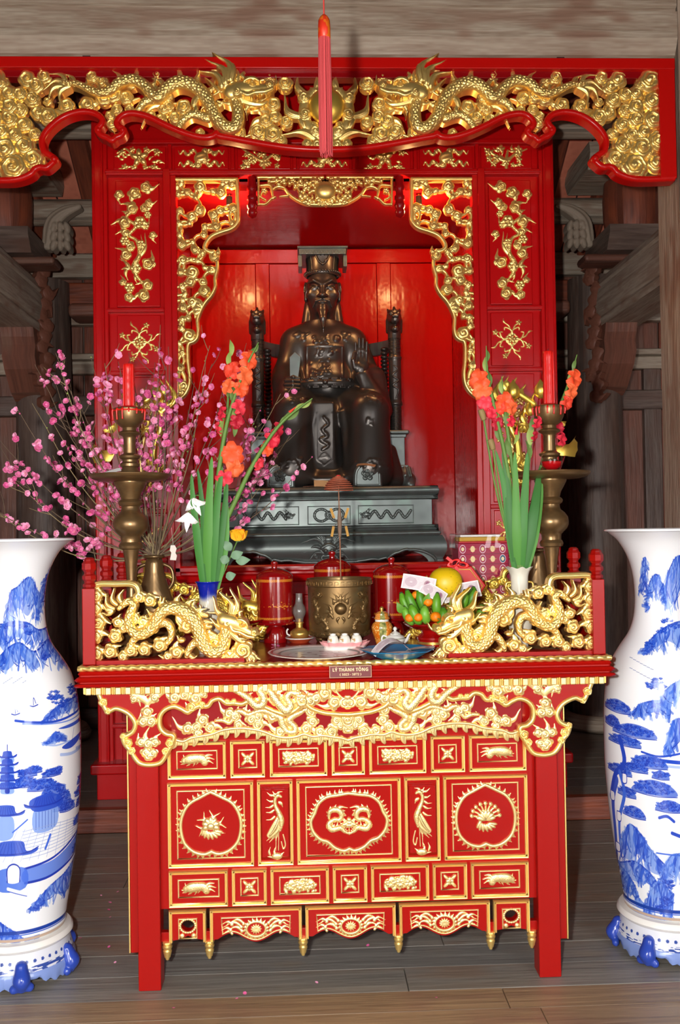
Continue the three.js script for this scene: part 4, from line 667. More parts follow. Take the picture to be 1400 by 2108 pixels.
EM.ring = (pts, cx, cy, L, teeth) => { // flaming ogee frame
const half = pts.map(([x, y]) => [cx + x * L, cy - y * L, 3.4 * L]), hc = curve(half, 5), all = [...hc, ...hc.slice(1, -1).reverse().map(([x, y, w]) => [2 * cx - x, y, w])]; const r = new Relief(cx - 110 * L, cy - 90 * L, cx + 110 * L, cy + 90 * L, 0.0016);
const n = all.length, tot = all.reduce((s, p, i) => s + Math.hypot(p[0] - all[(i + 1) % n][0], p[1] - all[(i + 1) % n][1]), 0), step = tot / teeth; let acc = 0;
for (let i = 0; i < n; i++) { const a = all[i], b = all[(i + 1) % n], l = Math.hypot(b[0] - a[0], b[1] - a[1]); acc += l; if (acc >= step) { acc -= step; const t = Math.atan2(b[1] - a[1], b[0] - a[0]), ox = a[0] - cx, oy = a[1] - cy, nx = Math.sin(t), ny = -Math.cos(t), sgn = nx * ox + ny * oy > 0 ? 1 : -1; r.flame(a[0] + nx * sgn * 2 * L, a[1] + ny * sgn * 2 * L, Math.atan2(ny * sgn, nx * sgn) + (a[0] > cx ? -0.35 : 0.35), 9.5 * L, 3 * L, { bend: a[0] > cx ? -0.8 : 0.8, base: 0.001 }); } }
r.tube([...all, all[0]], { base: 0.003, k: 0.7, steps: 1 }); return r.build(0, 0.003);
};
EM.crane = (L) => { const r = new Relief(-0.05, -0.14, 0.05, 0.14, 0.0014), q = (x, y) => [(x - 170) / 3.5 * L, -(y - 350) / 3.5 * L], T = (pts, o) => r.tube(pts.map(([x, y, w]) => [...q(x, y), w / 3.5 * L]), o), f = (a, b, c, d, w) => { const p = q(a, b), e = q(c, d); r.flame(p[0], p[1], Math.atan2(e[1] - p[1], e[0] - p[0]), Math.hypot(e[0] - p[0], e[1] - p[1]), w / 3.5 * L, { base: 0.002 }); };
T([[205, 400, 8], [215, 330, 20], [195, 270, 18], [175, 225, 13], [170, 180, 12], [190, 150, 14], [215, 160, 8]], { base: 0.003, scales: 0.004 }); T([[205, 300, 20], [170, 380, 34], [130, 430, 22]], { base: 0.003, k: 0.5, groove: 0.3 });
for (const [a, b, c, d, w] of [[160, 150, 110, 130, 9], [160, 190, 105, 180, 9], [155, 220, 100, 240, 9], [160, 255, 100, 275, 9], [165, 300, 100, 330, 9], [180, 145, 150, 120, 8], [185, 140, 225, 120, 8], [200, 200, 230, 235, 12], [150, 400, 110, 480, 13], [160, 410, 130, 490, 12], [175, 400, 180, 470, 8], [190, 570, 110, 590, 16], [170, 570, 160, 520, 10], [130, 570, 130, 510, 9], [210, 580, 230, 550, 9]]) f(a, b, c, d, w);
T([[195, 400, 4], [190, 540, 4]], {}); T([[175, 410, 4], [172, 540, 4]], {}); T([[225, 430, 6], [240, 500, 6], [225, 530, 6], [212, 480, 5]], {}); r.dome(...q(180, 580), 11 * L, 7 * L, { base: 0.002 }); return r.build(0, 0.003); };
EM.twin = (L) => { const r = new Relief(-0.1, -0.07, 0.1, 0.07, 0.0015), q = (x, y, w) => [(x - 705) / 3.5 * L, -(y - 350) / 3.5 * L, w / 3.5 * L]; for (const m of [1, -1]) { const sp = [[560, 330, 8], [570, 280, 16], [620, 270, 20], [650, 300, 18], [640, 340, 16], [600, 340, 14], [560, 370, 18], [580, 410, 20], [640, 400, 18], [670, 425, 12], [700, 440, 6]].map(([x, y, w]) => { const p = q(x, y, w); return [m * p[0], p[1], p[2]]; }); dragonBody(r, sp, { base: 0.003, fins: m, every: 0.012, finLen: 1.4, scales: 0.004, skip: 0.004, k: 0.6 }); for (const [a, b, c, d, w] of [[620, 270, 700, 250, 12], [580, 270, 560, 300, 10], [640, 290, 690, 310, 10], [560, 400, 535, 375, 9], [650, 400, 670, 370, 8]]) { const p = q(a, b, w), e = q(c, d, 0); r.flame(m * p[0], p[1], Math.atan2(e[1] - p[1], m * (e[0] - p[0])), Math.hypot(e[0] - p[0], e[1] - p[1]), p[2], { base: 0.002, bend: m * 0.6 }); } dragonHead(r, m * -0.018, -0.013, 0.03, 0, -m, 0.004); } r.dome(0, 0.004, 0.008, 0.008, { base: 0.004 }); r.tube([[0, -0.05, 0.002], [0, -0.015, 0.002]], {}); return r.build(0, 0.003); };
{
const t = thing('altar_table', 'red lacquered altar table with gilded carved apron, panels and dragon rails', 'altar');
const Lp = 3.32 / F;
// ---- panelled front
const yA = ay(1520), yBot = ay(1872), xB = 0.668;
part(t, 'front_board', box(-xB, xB, yBot, 1.06, -0.035, -0.004, 0, 'x'), M.red);
const half = (list, py) => list.map((p) => ax(p, py));
function frame(x0, x1, y0, y1, inner, emblem) {
const f = part(t, 'panel_frame', gilt(x0, x1, y0, y1, 0), M.gold);
part(f, 'panel_field', box(x0 + 0.01, x1 - 0.01, y0 + 0.01, y1 - 0.01, -0.012, -0.001, 0.003, 'x'), M.red);
if (inner) { const [a, b, c, d] = inner; part(f, 'inner_frame', fillet(a, b, c, d, 0.001), M.goldPale); }
if (emblem) part(f, 'emblem', emblem, M.goldPale);
}
const cross = EM.cross(0.031), beast = EM.beast(0.125, 0.05), beastR = mirrorX(beast);
function row(py0, py1, xs, inn, sq, pe) { // xs: left-half edges of frames, from the outside to the middle one
const y0 = ay(py1), y1 = ay(py0), X = half(xs, (py0 + py1) / 2), cy = (y0 + y1) / 2, ih = (y1 - y0) * 0.265;
const cells = [[X[0], X[1], 'b'], [X[2], X[3], 'x'], [X[4], X[5], 'p']];
for (const m of [-1, 1]) for (const [a, b, k] of cells) {
const l = m < 0 ? -a : b, r = m < 0 ? -b : a, c = (l + r) / 2, iw = k === 'x' ? ih : (r - l) * 0.355;
const g = k === 'x' ? put(cross, c, cy, 0.001) : k === 'b' ? put(m < 0 ? beast : beastR, c, cy, 0.001) : put(pe, c, cy, 0.001);
frame(l, r, y0, y1, [c - iw, c + iw, cy - ih, cy + ih], g);
}
frame(-X[6], X[6], y0, y1, [-ih, ih, cy - ih, cy + ih], put(cross, 0, cy, 0.001));
}
row(1528, 1604, [345, 466, 474, 546, 555, 674, 682], 0, 0, EM.peony(0.125, 0.05, 5));
row(1793.5, 1867.5, [348, 470, 477.5, 550, 557, 678, 685], 0, 0, EM.peony(0.125, 0.05, 9));
{ // the tall middle row
const y0 = ay(1786.4), y1 = ay(1612), cy = (y0 + y1) / 2, X = half([345.6, 523, 530, 604, 611], 1700);
const big = [[0, -66], [20, -56], [44, -42], [58, -18], [61, 8], [54, 36], [36, 54], [15, 60], [0, 55]], oval = [[0, -56], [20, -53], [45, -49], [62, -36], [70, -17], [78, 0], [74, 20], [60, 36], [44, 42], [30, 54], [12, 61], [0, 57]];
for (const m of [-1, 1]) {
let l = m < 0 ? -X[0] : X[1], r = m < 0 ? -X[1] : X[0], c = (l + r) / 2;
frame(l, r, y0, y1, [c - 0.121, c + 0.121, cy - 0.122, cy + 0.122], put(EM.lotus(0.06, m > 0), c, cy - 0.004, 0.002));
part(t, 'flaming_frame', put(EM.ring(big, 0, 0, Lp, 38), c, cy, 0.002), M.goldPale);
l = m < 0 ? -X[2] : X[3]; r = m < 0 ? -X[3] : X[2]; c = (l + r) / 2;
let cr = EM.crane(Lp); if (m > 0) cr = mirrorX(cr);
frame(l, r, y0, y1, null, put(cr, c, cy, 0.012));
const bev = new THREE.CylinderGeometry(0.0495, 0.058, 0.02, 4, 1, false, Math.PI / 4); bev.rotateX(Math.PI / 2); bev.scale((r - l) * 0.43 / 0.041 * 1, (y1 - y0) * 0.46 / 0.041, 1); bev.translate(c, cy, 0.003); part(t, 'raised_field', bev.toNonIndexed(), M.red).geometry.computeVertexNormals();
}
frame(-X[4], X[4], y0, y1, [-0.155, 0.155, cy - 0.125, cy + 0.125], put(EM.twin(Lp * 1.0), 0, cy + 0.0, 0.002));
part(t, 'flaming_frame', put(EM.ring(oval, 0, 0, Lp, 56), 0, cy, 0.002), M.goldPale);
}
{ // lower skirt: scalloped boards between turned feet
const y1 = ay(1874), yE = ay(1938), X = half([348, 425, 432, 622, 628.5], 1900), h = y1 - yE;
const uframe = (l, r) => sweep([[l, yE - 0.004], [l, y1 - 0.0015], [l, y1], [l + 0.0015, y1], [r - 0.0015, y1], [r, y1], [r, y1 - 0.0015], [r, yE - 0.004]].reverse(), [[0.0125, -0.006], [0.0125, 0.004], [0.0105, 0.008], [0.0085, 0.008], [0.007, 0.004], [0.006, 0.004], [0.005, 0.01], [0.0015, 0.011], [0, 0.005], [0, -0.006]], false, true);
const wide = (l, r) => {
const c = (l + r) / 2, w = (r - l) / 2 - 0.012, pts = []; for (let i = 0; i <= 40; i++) { const u = -1 + i / 20; const a = Math.abs(u); pts.push([c + u * w, yE + 0.004 + (a > 0.86 ? -0.004 : a > 0.3 ? 0.016 * Math.sin((a - 0.3) / 0.56 * Math.PI) : -0.016 * Math.cos(a / 0.3 * Math.PI / 2))]); }
part(t, 'skirt_board', extrude([[l + 0.01, y1 - 0.008], ...pts.map(([x, y]) => [x, y]), [r - 0.01, y1 - 0.008]], -0.03, -0.002, 0.001), M.red);
const f = part(t, 'skirt_frame', uframe(l, r), M.gold);
const iw = w * 0.82, top = y1 - 0.03, bot = pts.filter(([x]) => Math.abs(x - c) <= iw), path = [[c - iw, top], ...bot.map(([x, y]) => [x, y + 0.006]), [c + iw, top]];
part(f, 'inner_frame', sweep([...path, [c + iw - 0.001, top], [c - iw + 0.001, top]], [[0.005, -0.003], [0.0045, 0.002], [0.0025, 0.0035], [0.0005, 0.002], [0, -0.003]], true, false), M.goldPale);
const e = new Relief(c - w, yE - 0.02, c + w, y1, 0.0015); const my = yE + 0.034;
for (let i = 0; i < 18; i++) { const a = i / 18 * 6.283; e.flame(c + Math.cos(a) * 0.036, my + Math.sin(a) * 0.028, a + 0.5, 0.014, 0.005, { base: 0.001 }); } e.tube(curve(Array.from({ length: 12 }, (_, i) => [c + Math.cos(i * 0.5236) * 0.034, my + Math.sin(i * 0.5236) * 0.026, 0.004]), 4, true).concat([[c + 0.034, my, 0.004]]), { base: 0.002, steps: 1 });
for (let i = 0; i < 12; i++) { const a = i * 0.5236; e.dome(c + Math.cos(a) * 0.01, my + Math.sin(a) * 0.008, 0.01, 0.0032, { rot: a, base: 0.002, k: 0.8 }); }
for (const m of [-1, 1]) for (const [dx, dy, l2, w2] of [[0.044, 0.02, 0.06, 0.005], [0.052, 0.008, 0.07, 0.005], [0.05, -0.006, 0.06, 0.005], [0.085, 0.018, 0.04, 0.005], [0.09, -0.002, 0.035, 0.005], [0.085, -0.014, 0.035, 0.004]]) { e.flame(c + m * dx, my + dy, m > 0 ? 0.15 : Math.PI - 0.15, l2, w2, { base: 0.001, bend: m * 0.9 }); e.spiral(c + m * dx, my + dy, w2 * 1.2, { base: 0.002, turns: 1.3 }); }
part(f, 'emblem', e.build(0, 0.003), M.goldPale);
};
for (const m of [-1, 1]) {
wide(m < 0 ? -X[2] : X[3], m < 0 ? -X[3] : X[2]);
const l = m < 0 ? -X[0] : X[1], r = m < 0 ? -X[1] : X[0], c = (l + r) / 2, hole = Array.from({ length: 16 }, (_, i) => { const a = i / 16 * 6.283; return [c + Math.cos(a) * 0.022 * (1 + 0.1 * Math.cos(4 * a)), yE + 0.052 + Math.sin(a) * 0.019]; });
part(t, 'skirt_board', extrude([[l + 0.01, y1 - 0.008], [l + 0.01, yE - 0.0], [c - 0.03, yE + 0.004], [c, yE + 0.016], [c + 0.03, yE + 0.004], [r - 0.01, yE], [r - 0.01, y1 - 0.008]], -0.03, -0.002, 0.001, [hole]), M.red);
const f = part(t, 'skirt_frame', uframe(l, r), M.gold);
part(f, 'inner_frame', fillet(c - 0.034, c + 0.034, yE + 0.006, y1 - 0.03, 0.001, 0.005), M.goldPale);
const e = new Relief(c - 0.05, yE, c + 0.05, y1, 0.0014); for (let i = 0; i < 20; i++) { const a = i / 20 * 6.283; e.dome(c + Math.cos(a) * 0.027, yE + 0.052 + Math.sin(a) * 0.0235, 0.0045, 0.0045, { base: 0.001, k: 0.8 }); } for (const d of [-1, 1]) e.spiral(c + d * 0.02, yE + 0.018, 0.008, { base: 0.001, dir: d }); part(f, 'emblem', e.build(0, 0.003), M.goldPale);
}
wide(-X[4], X[4]);
for (const px of [344, 431, 624, 825, 1016, 1097]) { const x = (PX(px, 1945, 0) < 0 ? -1 : 1) * Math.abs(PX(px < 700 ? px : [0, 624, 431, 344][{ 825: 1, 1016: 2, 1097: 3 }[px]], 1945, 0)); const g = turned([[0.001, -0.066], [0.006, -0.064], [0.008, -0.056], [0.0105, -0.055], [0.012, -0.048], [0.0125, -0.046], [0.015, -0.038], [0.016, -0.032], [0.013, -0.027], [0.0165, -0.022], [0.0175, -0.016], [0.014, -0.011], [0.0175, -0.006], [0.0165, 0.0], [0.001, 0.0]], 18); g.translate(x, yE - 0.002, -0.006); part(t, 'turned_foot', g, M.gold); part(t, 'foot_block', box(x - 0.02, x + 0.02, yE - 0.004, yE + 0.03, -0.03, -0.004, 0.002, 'y'), M.red); }
}
// ---- legs and sides
for (const m of [-1, 1]) {
const B = (a, b, ...r) => box(Math.min(m * a, m * b), Math.max(m * a, m * b), ...r);
for (const z of [-0.055, -0.74]) part(t, 'leg', B(0.668, 0.747, 0, 1.08, z, z + 0.078, 0.004, 'y'), M.red);
part(t, 'side_board', B(0.749, 0.778, ay(1962), 1.08, -0.7, -0.01, 0.002, 'y'), M.red);
part(t, 'gilt_edge', B(0.7785, 0.7835, ay(1962), 1.08, -0.025, -0.008, 0.001, 'y'), M.gold);
part(t, 'side_panel', B(0.69, 0.72, 0.28, 1.06, -0.68, -0.06, 0.002, 'x'), M.red);
}
part(t, 'back_board', box(-0.67, 0.67, 0.28, 1.06, -0.73, -0.7, 0.002, 'x'), M.red);
// ---- table top with mouldings round three sides
const tw = 0.922, zF = 0.075, zR = -0.8, yT = TABLE_Y;
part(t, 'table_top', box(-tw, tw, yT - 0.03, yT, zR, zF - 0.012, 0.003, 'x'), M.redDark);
const round3 = (prof, e = 0) => { const g = sweep([[-tw - e, -zR], [-tw - e, -zF - e + 0.002], [-tw - e, -zF - e], [-tw - e + 0.002, -zF - e], [tw + e - 0.002, -zF - e], [tw + e, -zF - e], [tw + e, -zF - e + 0.002], [tw + e, -zR]], prof, false, true); g.rotateX(-Math.PI / 2); return g; };
part(t, 'edge_moulding', round3([[0.05, -0.018], [0.004, -0.018], [-0.004, -0.02], [-0.008, -0.026], [-0.004, -0.032], [-0.004, -0.036], [-0.012, -0.039], [-0.018, -0.046], [-0.012, -0.053], [-0.004, -0.056], [-0.004, -0.059], [-0.016, -0.061], [-0.019, -0.066], [-0.014, -0.072], [0.004, -0.074], [0.05, -0.074]].map(([n, h]) => [n, h + yT])), M.red);
{ // twisted rope on the upper edge
const ropeG = (len, R) => { const n = Math.round(len / 0.0035), s = 12, pos = [], idx = []; for (let i = 0; i <= n; i++) for (let k = 0; k <= s; k++) { const x = -len / 2 + len * i / n, a = k / s * 6.2832, w = R * (0.74 + 0.3 * Math.abs(Math.sin((a * 2 + x * 2 * Math.PI / 0.034) / 2))); pos.push(x, Math.sin(a) * w, Math.cos(a) * w); } for (let i = 0; i < n; i++) for (let k = 0; k < s; k++) { const a = i * (s + 1) + k, b = a + s + 1; idx.push(a, b, a + 1, a + 1, b, b + 1); } const g = new THREE.BufferGeometry(); g.setAttribute('position', new THREE.Float32BufferAttribute(pos, 3)); g.setIndex(idx); g.computeVertexNormals(); return g; };
part(t, 'gilt_rope', put(ropeG(2 * tw + 0.02, 0.0105), 0, yT - 0.009, zF - 0.003), M.gold);
for (const m of [-1, 1]) part(t, 'gilt_rope', put(ropeG(zF - zR - 0.02, 0.0105), m * (tw + 0.002), yT - 0.009, (zF + zR) / 2, 0, Math.PI / 2, 0), M.gold);
}
// ---- dentil band
const yd1 = yT - 0.074, yd0 = yd1 - 0.031;
part(t, 'dentil_ground', box(-tw + 0.004, tw - 0.004, yd0 + 0.004, yd1, -0.1, zF - 0.02, 0.001, 'x'), M.goldOld);
const nD = 54, pit = 2 * (tw - 0.006) / nD, den = new RoundedBoxGeometry(pit * 0.6, 0.026, 0.016, 2, 0.004), rib = (() => { const g = join([-1, 1].map((s) => { const c = new THREE.CylinderGeometry(pit * 0.075, pit * 0.075, 0.024, 8); c.translate(s * pit * 0.085, 0, 0); return c; })); return g; })();
for (let i = 0; i < nD; i++) { const x = -tw + 0.006 + pit * (i + 0.5); const d = part(t, 'dentil', den, M.goldPale); d.position.set(x, (yd0 + yd1) / 2, zF - 0.016); if (i < nD - 1) { const b = part(t, 'dentil_rib', rib, M.gold); b.position.set(x + pit / 2, (yd0 + yd1) / 2, zF - 0.016); } }
for (const m of [-1, 1]) for (let i = 0; i < 6; i++) { const d = part(t, 'dentil', den, M.goldPale); d.rotation.y = Math.PI / 2; d.position.set(m * (tw - 0.008), (yd0 + yd1) / 2, zF - 0.04 - pit * i); }
// ---- carved apron: scalloped board in front, lower board with fringe behind it
const zA = 0.045, A = (px, py) => { const p = P(px, py, zA); return [-Math.abs(p.x), p.y]; };
const up = [[198, 1416], [206, 1434], [212, 1448], [221, 1464], [229, 1462], [240, 1458], [259, 1465], [272, 1476], [279, 1491], [274, 1506], [262, 1514], [254, 1518], [258, 1532], [270, 1546], [278, 1560], [289, 1571], [308, 1574.5], [328, 1571], [338, 1561], [346, 1546], [354, 1532], [358, 1519], [354, 1513], [343, 1511], [332, 1502], [328, 1489], [330, 1473], [341, 1460], [358, 1454], [373, 1459], [386, 1466], [396, 1460], [410, 1453], [428, 1453], [437, 1442], [452, 1438], [466, 1447], [482, 1447], [498, 1449], [511, 1444], [528, 1449], [545, 1455], [568, 1465], [590, 1470], [609, 1461], [625, 1447], [641, 1458], [667, 1467], [697, 1470]].map(([x, y]) => A(x, y));
const cyA = P(717, 1471, zA).y, L2 = curve([...up, [-0.001, cyA]], 4), outline = [...L2, ...L2.slice(0, -1).reverse().map(([x, y]) => [-x, y])];
part(t, 'apron_board', extrude([...outline, [outline[outline.length - 1][0], yd0 + 0.01], [outline[0][0], yd0 + 0.01]], zA - 0.035, zA, 0.002), M.red);
part(t, 'apron_border', sweep(outline.slice(0), halfRound(0.0088, 0.02, zA + 0.001, 7), false, false), M.gold);
const scrollAt = (x, y, r, z, flip) => { for (const m of [1, -1]) { const q = P(x, y, z), s = part(t, 'cloud_scroll', scrolls[((x | 0) + (m > 0 ? 0 : 2)) % 4], M.gold); s.position.set(-m * Math.abs(q.x), q.y, z); s.scale.setScalar(r * Lp * 0.98); s.rotation.z = m * (x % 6); } };
for (const [x, y, r] of [[212, 1446, 9], [263, 1530, 9.5], [271, 1546, 8], [341, 1547, 8], [350, 1530, 9.5], [394, 1456, 9], [416, 1452, 7.5], [467, 1445, 6.5], [481, 1445, 6.5], [222, 1464, 7], [254, 1516, 7]]) scrollAt(x, y, r, zA + 0.006);
// lower board
const zL = 0.012, lo = [[352, 1520], [362, 1523], [377, 1526], [394, 1519], [416, 1515], [437, 1511], [459, 1503], [491, 1499], [519, 1501], [543, 1506], [566, 1515], [590, 1518.5], [611, 1516], [626, 1511], [643.6, 1516], [665, 1514], [686, 1517], [704, 1519.5]].map(([x, y]) => { const p = P(x, y, zL + 0.02); return [-Math.abs(p.x), p.y]; });
const cyL = P(717, 1523.6, zL + 0.02).y, M2 = curve([...lo, [-0.001, cyL]], 4), lower = [...M2, ...M2.slice(0, -1).reverse().map(([x, y]) => [-x, y])];
part(t, 'lower_apron', extrude([...lower, [-lower[0][0], 1.05], [lower[0][0], 1.05]], zL - 0.012, zL + 0.012, 0.001), M.redGround);
part(t, 'lower_border', sweep(lower, halfRound(0.0055, 0.012, zL + 0.02, 6), false, false), M.goldPale);
{ // hanging fringe
const leafG = unit((r) => { r.tube([[0, 0, 0.62], [0.04, -0.6, 0.64], [-0.08, -1.15, 0.56], [-0.34, -1.65, 0.32]], { k: 0.6, groove: 0.3 }); }, 0.12, 0.3), foldG = unit((r) => { for (const x of [-0.5, 0, 0.5]) r.tube([[x, 0, 0.3], [x, -0.9, 0.26]], { k: 0.8 }); }, 0.14, 0.3), leafM = mirrorX(leafG);
const len = []; let s = 0; lower.forEach((p, i) => { if (i) s += Math.hypot(p[0] - lower[i - 1][0], p[1] - lower[i - 1][1]); len.push(s); });
const n = 34, at = (d) => { let i = 1; while (i < len.length - 1 && len[i] < d) i++; const f = (d - len[i - 1]) / (len[i] - len[i - 1]); return [lerp(lower[i - 1][0], lower[i][0], f), lerp(lower[i - 1][1], lower[i][1], f)]; };
for (let i = 0; i < n; i++) { const p = at(s * (i + 0.35) / n), q = at(s * (i + 0.85) / n), l = part(t, 'fringe_leaf', p[0] < 0 ? leafG : leafM, M.goldPale), f = part(t, 'fringe_fold', foldG, M.goldPale); l.position.set(p[0], p[1] - 0.002, zL + 0.017); l.scale.setScalar(0.0165); f.position.set(q[0], q[1] - 0.002, zL + 0.014); f.scale.setScalar(0.0145); }
}
// carving on the apron, traced on the left half
const a = traced(zA, 190, 1395, 725, 1575, 0.0019), z4 = (x, y) => [440 + x / 4.667, 1380 + y / 4.667], z3 = (x, y) => [180 + x / 4.667, 1380 + y / 4.667], S = 1 / 4.667;
const cl = (f, list) => { for (const [x, y, r, an, tl] of list) a.cloud(...f(x, y), r * S * 1.22, an, { tail: tl ?? 1, base: 0.002 }); };
cl(z3, [[840, 260, 44, 2.6], [935, 235, 40, 0.2, 0.2], [1040, 265, 48, 2], [1110, 220, 36, 0.3, 2.6], [995, 355, 36, 2.5, 0.2], [520, 195, 34, -1.2, 0.2], [590, 190, 34, -1.9, 0.2], [450, 270, 32, -0.8, 1], [650, 260, 32, -2.3, 1], [575, 400, 40, 1.5, 0.3], [540, 490, 42, 2, 0.2], [615, 490, 42, 1.1, 0.2], [520, 690, 36, 2, 0.6], [585, 705, 40, 1.57, 2.2], [650, 690, 36, 1.1, 0.8], [560, 790, 36, 1.57, 0], [630, 795, 36, 1.57, 0], [590, 820, 40, 1.57, 0]]);
a.tube([[350, 175, 24], [450, 220, 40], [565, 300, 30], [570, 350, 14]].map(([x, y, r]) => [...z3(x, y), r * S]), { k: 0.4 }); a.tube([[765, 175, 20], [690, 220, 36], [590, 300, 30], [575, 350, 14]].map(([x, y, r]) => [...z3(x, y), r * S]), { k: 0.4 });
cl(z4, [[565, 195, 40, 0.4], [850, 290, 60, 2.9], [930, 285, 44, 0.3, 0.4], [1070, 215, 56, 3.1, 1.8], [985, 265, 40, 2.6, 1.4], [1160, 305, 52, 3.3, 1.6], [1265, 310, 44, 0, 0.2], [1195, 150, 44, 2.9, 2], [590, 275, 50, 0.8, 0.8]]);
const sp = [[165, 185, 10], [250, 212, 26], [335, 265, 34], [405, 332, 38], [465, 325, 40], [480, 255, 40], [440, 195, 36], [470, 165, 34], [540, 200, 34], [590, 270, 40], [640, 330, 44], [700, 380, 46], [740, 330, 40], [700, 260, 36], [735, 215, 32], [790, 195, 28]];
dragonBody(a.r, sp.map(([x, y, r]) => [...a.T(...z4(x, y)), r * S * Lp * 0.98]), { base: 0.006, fins: 1, every: 0.024, finLen: 1.7, scales: 0.0062, skip: 0.01 });
{ const p = a.T(...z4(770, 215)); dragonHead(a.r, p[0], p[1], 0.042, 0.35, -1, 0.012); }
a.tube([[1165, 190, 9], [1235, 262, 10], [1300, 272, 10]].map(([x, y, r]) => [...z4(x, y), r * S]), { base: 0.004 }); a.tube([[1040, 120, 9], [1130, 165, 10], [1175, 195, 9]].map(([x, y, r]) => [...z4(x, y), r * S]), { base: 0.004 });
const ag = a.r.build(zA, 0.004); part(t, 'apron_carving', ag, M.goldPale, 'gilded dragon and clouds'); part(t, 'apron_carving', mirrorX(ag), M.goldPale, 'gilded dragon and clouds');
const b = traced(zL + 0.014, 350, 1430, 725, 1530, 0.0019), cb = (f, list) => { for (const [x, y, r, an, tl] of list) b.cloud(...f(x, y), r * S * 1.2, an, { tail: tl ?? 1, base: 0.003 }); };
cb(z3, [[965, 560, 44, 2.6, 2], [1050, 545, 40, 0, 0.3], [1060, 605, 34, 1.57, 0.1], [1110, 475, 44, 1.9, 0.8], [1180, 550, 42, -0.2, 1.8]]);
cb(z4, [[150, 415, 42, 2.4, 1.6], [205, 440, 40, 1, 0.3], [235, 525, 36, 0, 0.4], [365, 470, 44, 1.9, 2], [430, 440, 40, 0.2, 0.4], [430, 520, 46, -0.2, 1], [570, 440, 46, 3, 0.8], [640, 590, 44, 2.4, 2], [890, 560, 46, 2.9, 1.2], [950, 490, 44, 1.2, 0.4], [1020, 590, 44, 2.5, 1.4], [1130, 590, 52, 0.4, 0.8], [930, 390, 44, 0.3, 1.8], [1180, 480, 44, 0.8, 0.4], [1290, 470, 60, 1.57, 0], [1300, 560, 40, 1.57, 0], [1220, 530, 36, 1, 0]]);
const s2 = [[20, 480, 14], [90, 480, 20], [160, 500, 18], [210, 400, 20], [270, 395, 24], [330, 425, 24], [400, 400, 22], [480, 385, 26], [560, 410, 34], [640, 450, 38], [660, 510, 36], [700, 580, 30], [770, 590, 32], [780, 540, 30], [720, 480, 34], [770, 430, 34], [840, 400, 24], [880, 370, 12]];
dragonBody(b.r, s2.map(([x, y, r]) => [...b.T(...z4(x, y)), r * S * Lp]), { base: 0.004, fins: 1, every: 0.016, finLen: 1.6, scales: 0.0055, skip: 0.005 });
const bg = b.r.build(zL + 0.012, 0.004); part(t, 'lower_carving', bg, M.goldPale); part(t, 'lower_carving', mirrorX(bg), M.goldPale);
// ---- name plate
const pc = P(721.5, 1382.5, zF + 0.02), pw = 0.074, ph = 0.0215;
const plateTex = painted(512, 150, (g, w, h) => { g.fillStyle = '#6d2326'; g.fillRect(0, 0, w, h); g.strokeStyle = '#c9a27a'; g.lineWidth = 6; g.strokeRect(4, 4, w - 8, h - 8); g.fillStyle = '#e8d3a0'; g.textAlign = 'center'; g.font = 'bold 58px sans-serif'; g.fillText('LÝ THÀNH TÔNG', w / 2, 70, 440); g.font = 'bold 40px serif'; g.fillText('( 1023 - 1072 )', w / 2, 122); });
part(t, 'name_plate', box(pc.x - pw, pc.x + pw, pc.y - ph, pc.y + ph, zF + 0.012, zF + 0.0215, 0.001), new THREE.MeshStandardMaterial({ color: '#6d2326', roughness: 0.4 }));
{ const g = new THREE.PlaneGeometry(pw * 1.98, ph * 1.96); g.translate(pc.x, pc.y, zF + 0.0222); part(t, 'plate_lettering', g, new THREE.MeshStandardMaterial({ map: plateTex, roughness: 0.4 }), 'lettering with a name and dates'); }
// ---- end posts with stepped finials, side rails
const finial = () => { const oc = (r0, r1, y0, y1) => { const g = new THREE.CylinderGeometry(r1, r0, y1 - y0, 8, 1); g.rotateY(Math.PI / 8); g.translate(0, (y0 + y1) / 2, 0); return g; }; const g = join([oc(0.019, 0.0235, 0, 0.005), oc(0.0235, 0.0235, 0.005, 0.013), oc(0.0235, 0.018, 0.013, 0.018), oc(0.018, 0.018, 0.018, 0.024), oc(0.018, 0.025, 0.024, 0.031), oc(0.025, 0.025, 0.031, 0.043), oc(0.025, 0.018, 0.043, 0.05), oc(0.018, 0.018, 0.05, 0.056), oc(0.018, 0.026, 0.056, 0.066), oc(0.026, 0.026, 0.066, 0.086), oc(0.026, 0.019, 0.086, 0.096), oc(0.019, 0.019, 0.096, 0.101), oc(0.019, 0.012, 0.101, 0.107)]); g.computeVertexNormals(); return g; };
const fin = finial();
for (const m of [-1, 1]) {
for (const z of [0.03, -0.25, -0.55]) { const x = m * 0.898, ptop = 1.413; part(t, 'end_post', box(x - 0.0225, x + 0.0225, yT, ptop, z - 0.0225, z + 0.0225, 0.003, 'y'), M.red); const f = part(t, 'finial', fin, M.red); f.position.set(x, ptop, z); }
part(t, 'side_rail', box(m * 0.898 - 0.012, m * 0.898 + 0.012, 1.36, 1.39, -0.55, 0.03, 0.003, 'z'), M.red); part(t, 'side_rail', box(m * 0.898 - 0.012, m * 0.898 + 0.012, yT + 0.01, yT + 0.05, -0.55, 0.03, 0.003, 'z'), M.red);
part(t, 'side_infill', box(m * 0.898 - 0.006, m * 0.898 + 0.006, yT + 0.05, 1.36, -0.55, 0.03, 0.001, 'z'), M.red);
}
// ---- pierced dragon rails, traced on the left
const zD = 0.02, d = traced(zD, 185, 1185, 540, 1370, 0.0021), w = (x, y) => [160 + x / 3.5, 1170 + y / 3.5], Q = 1 / 3.5, DL = d.L;
const tube = (pts, o) => d.tube(pts.map(([x, y, r]) => [...w(x, y), r * Q]), o), W = (pts) => pts.map(([x, y, r]) => [...d.T(...w(x, y)), r * Q * DL]);
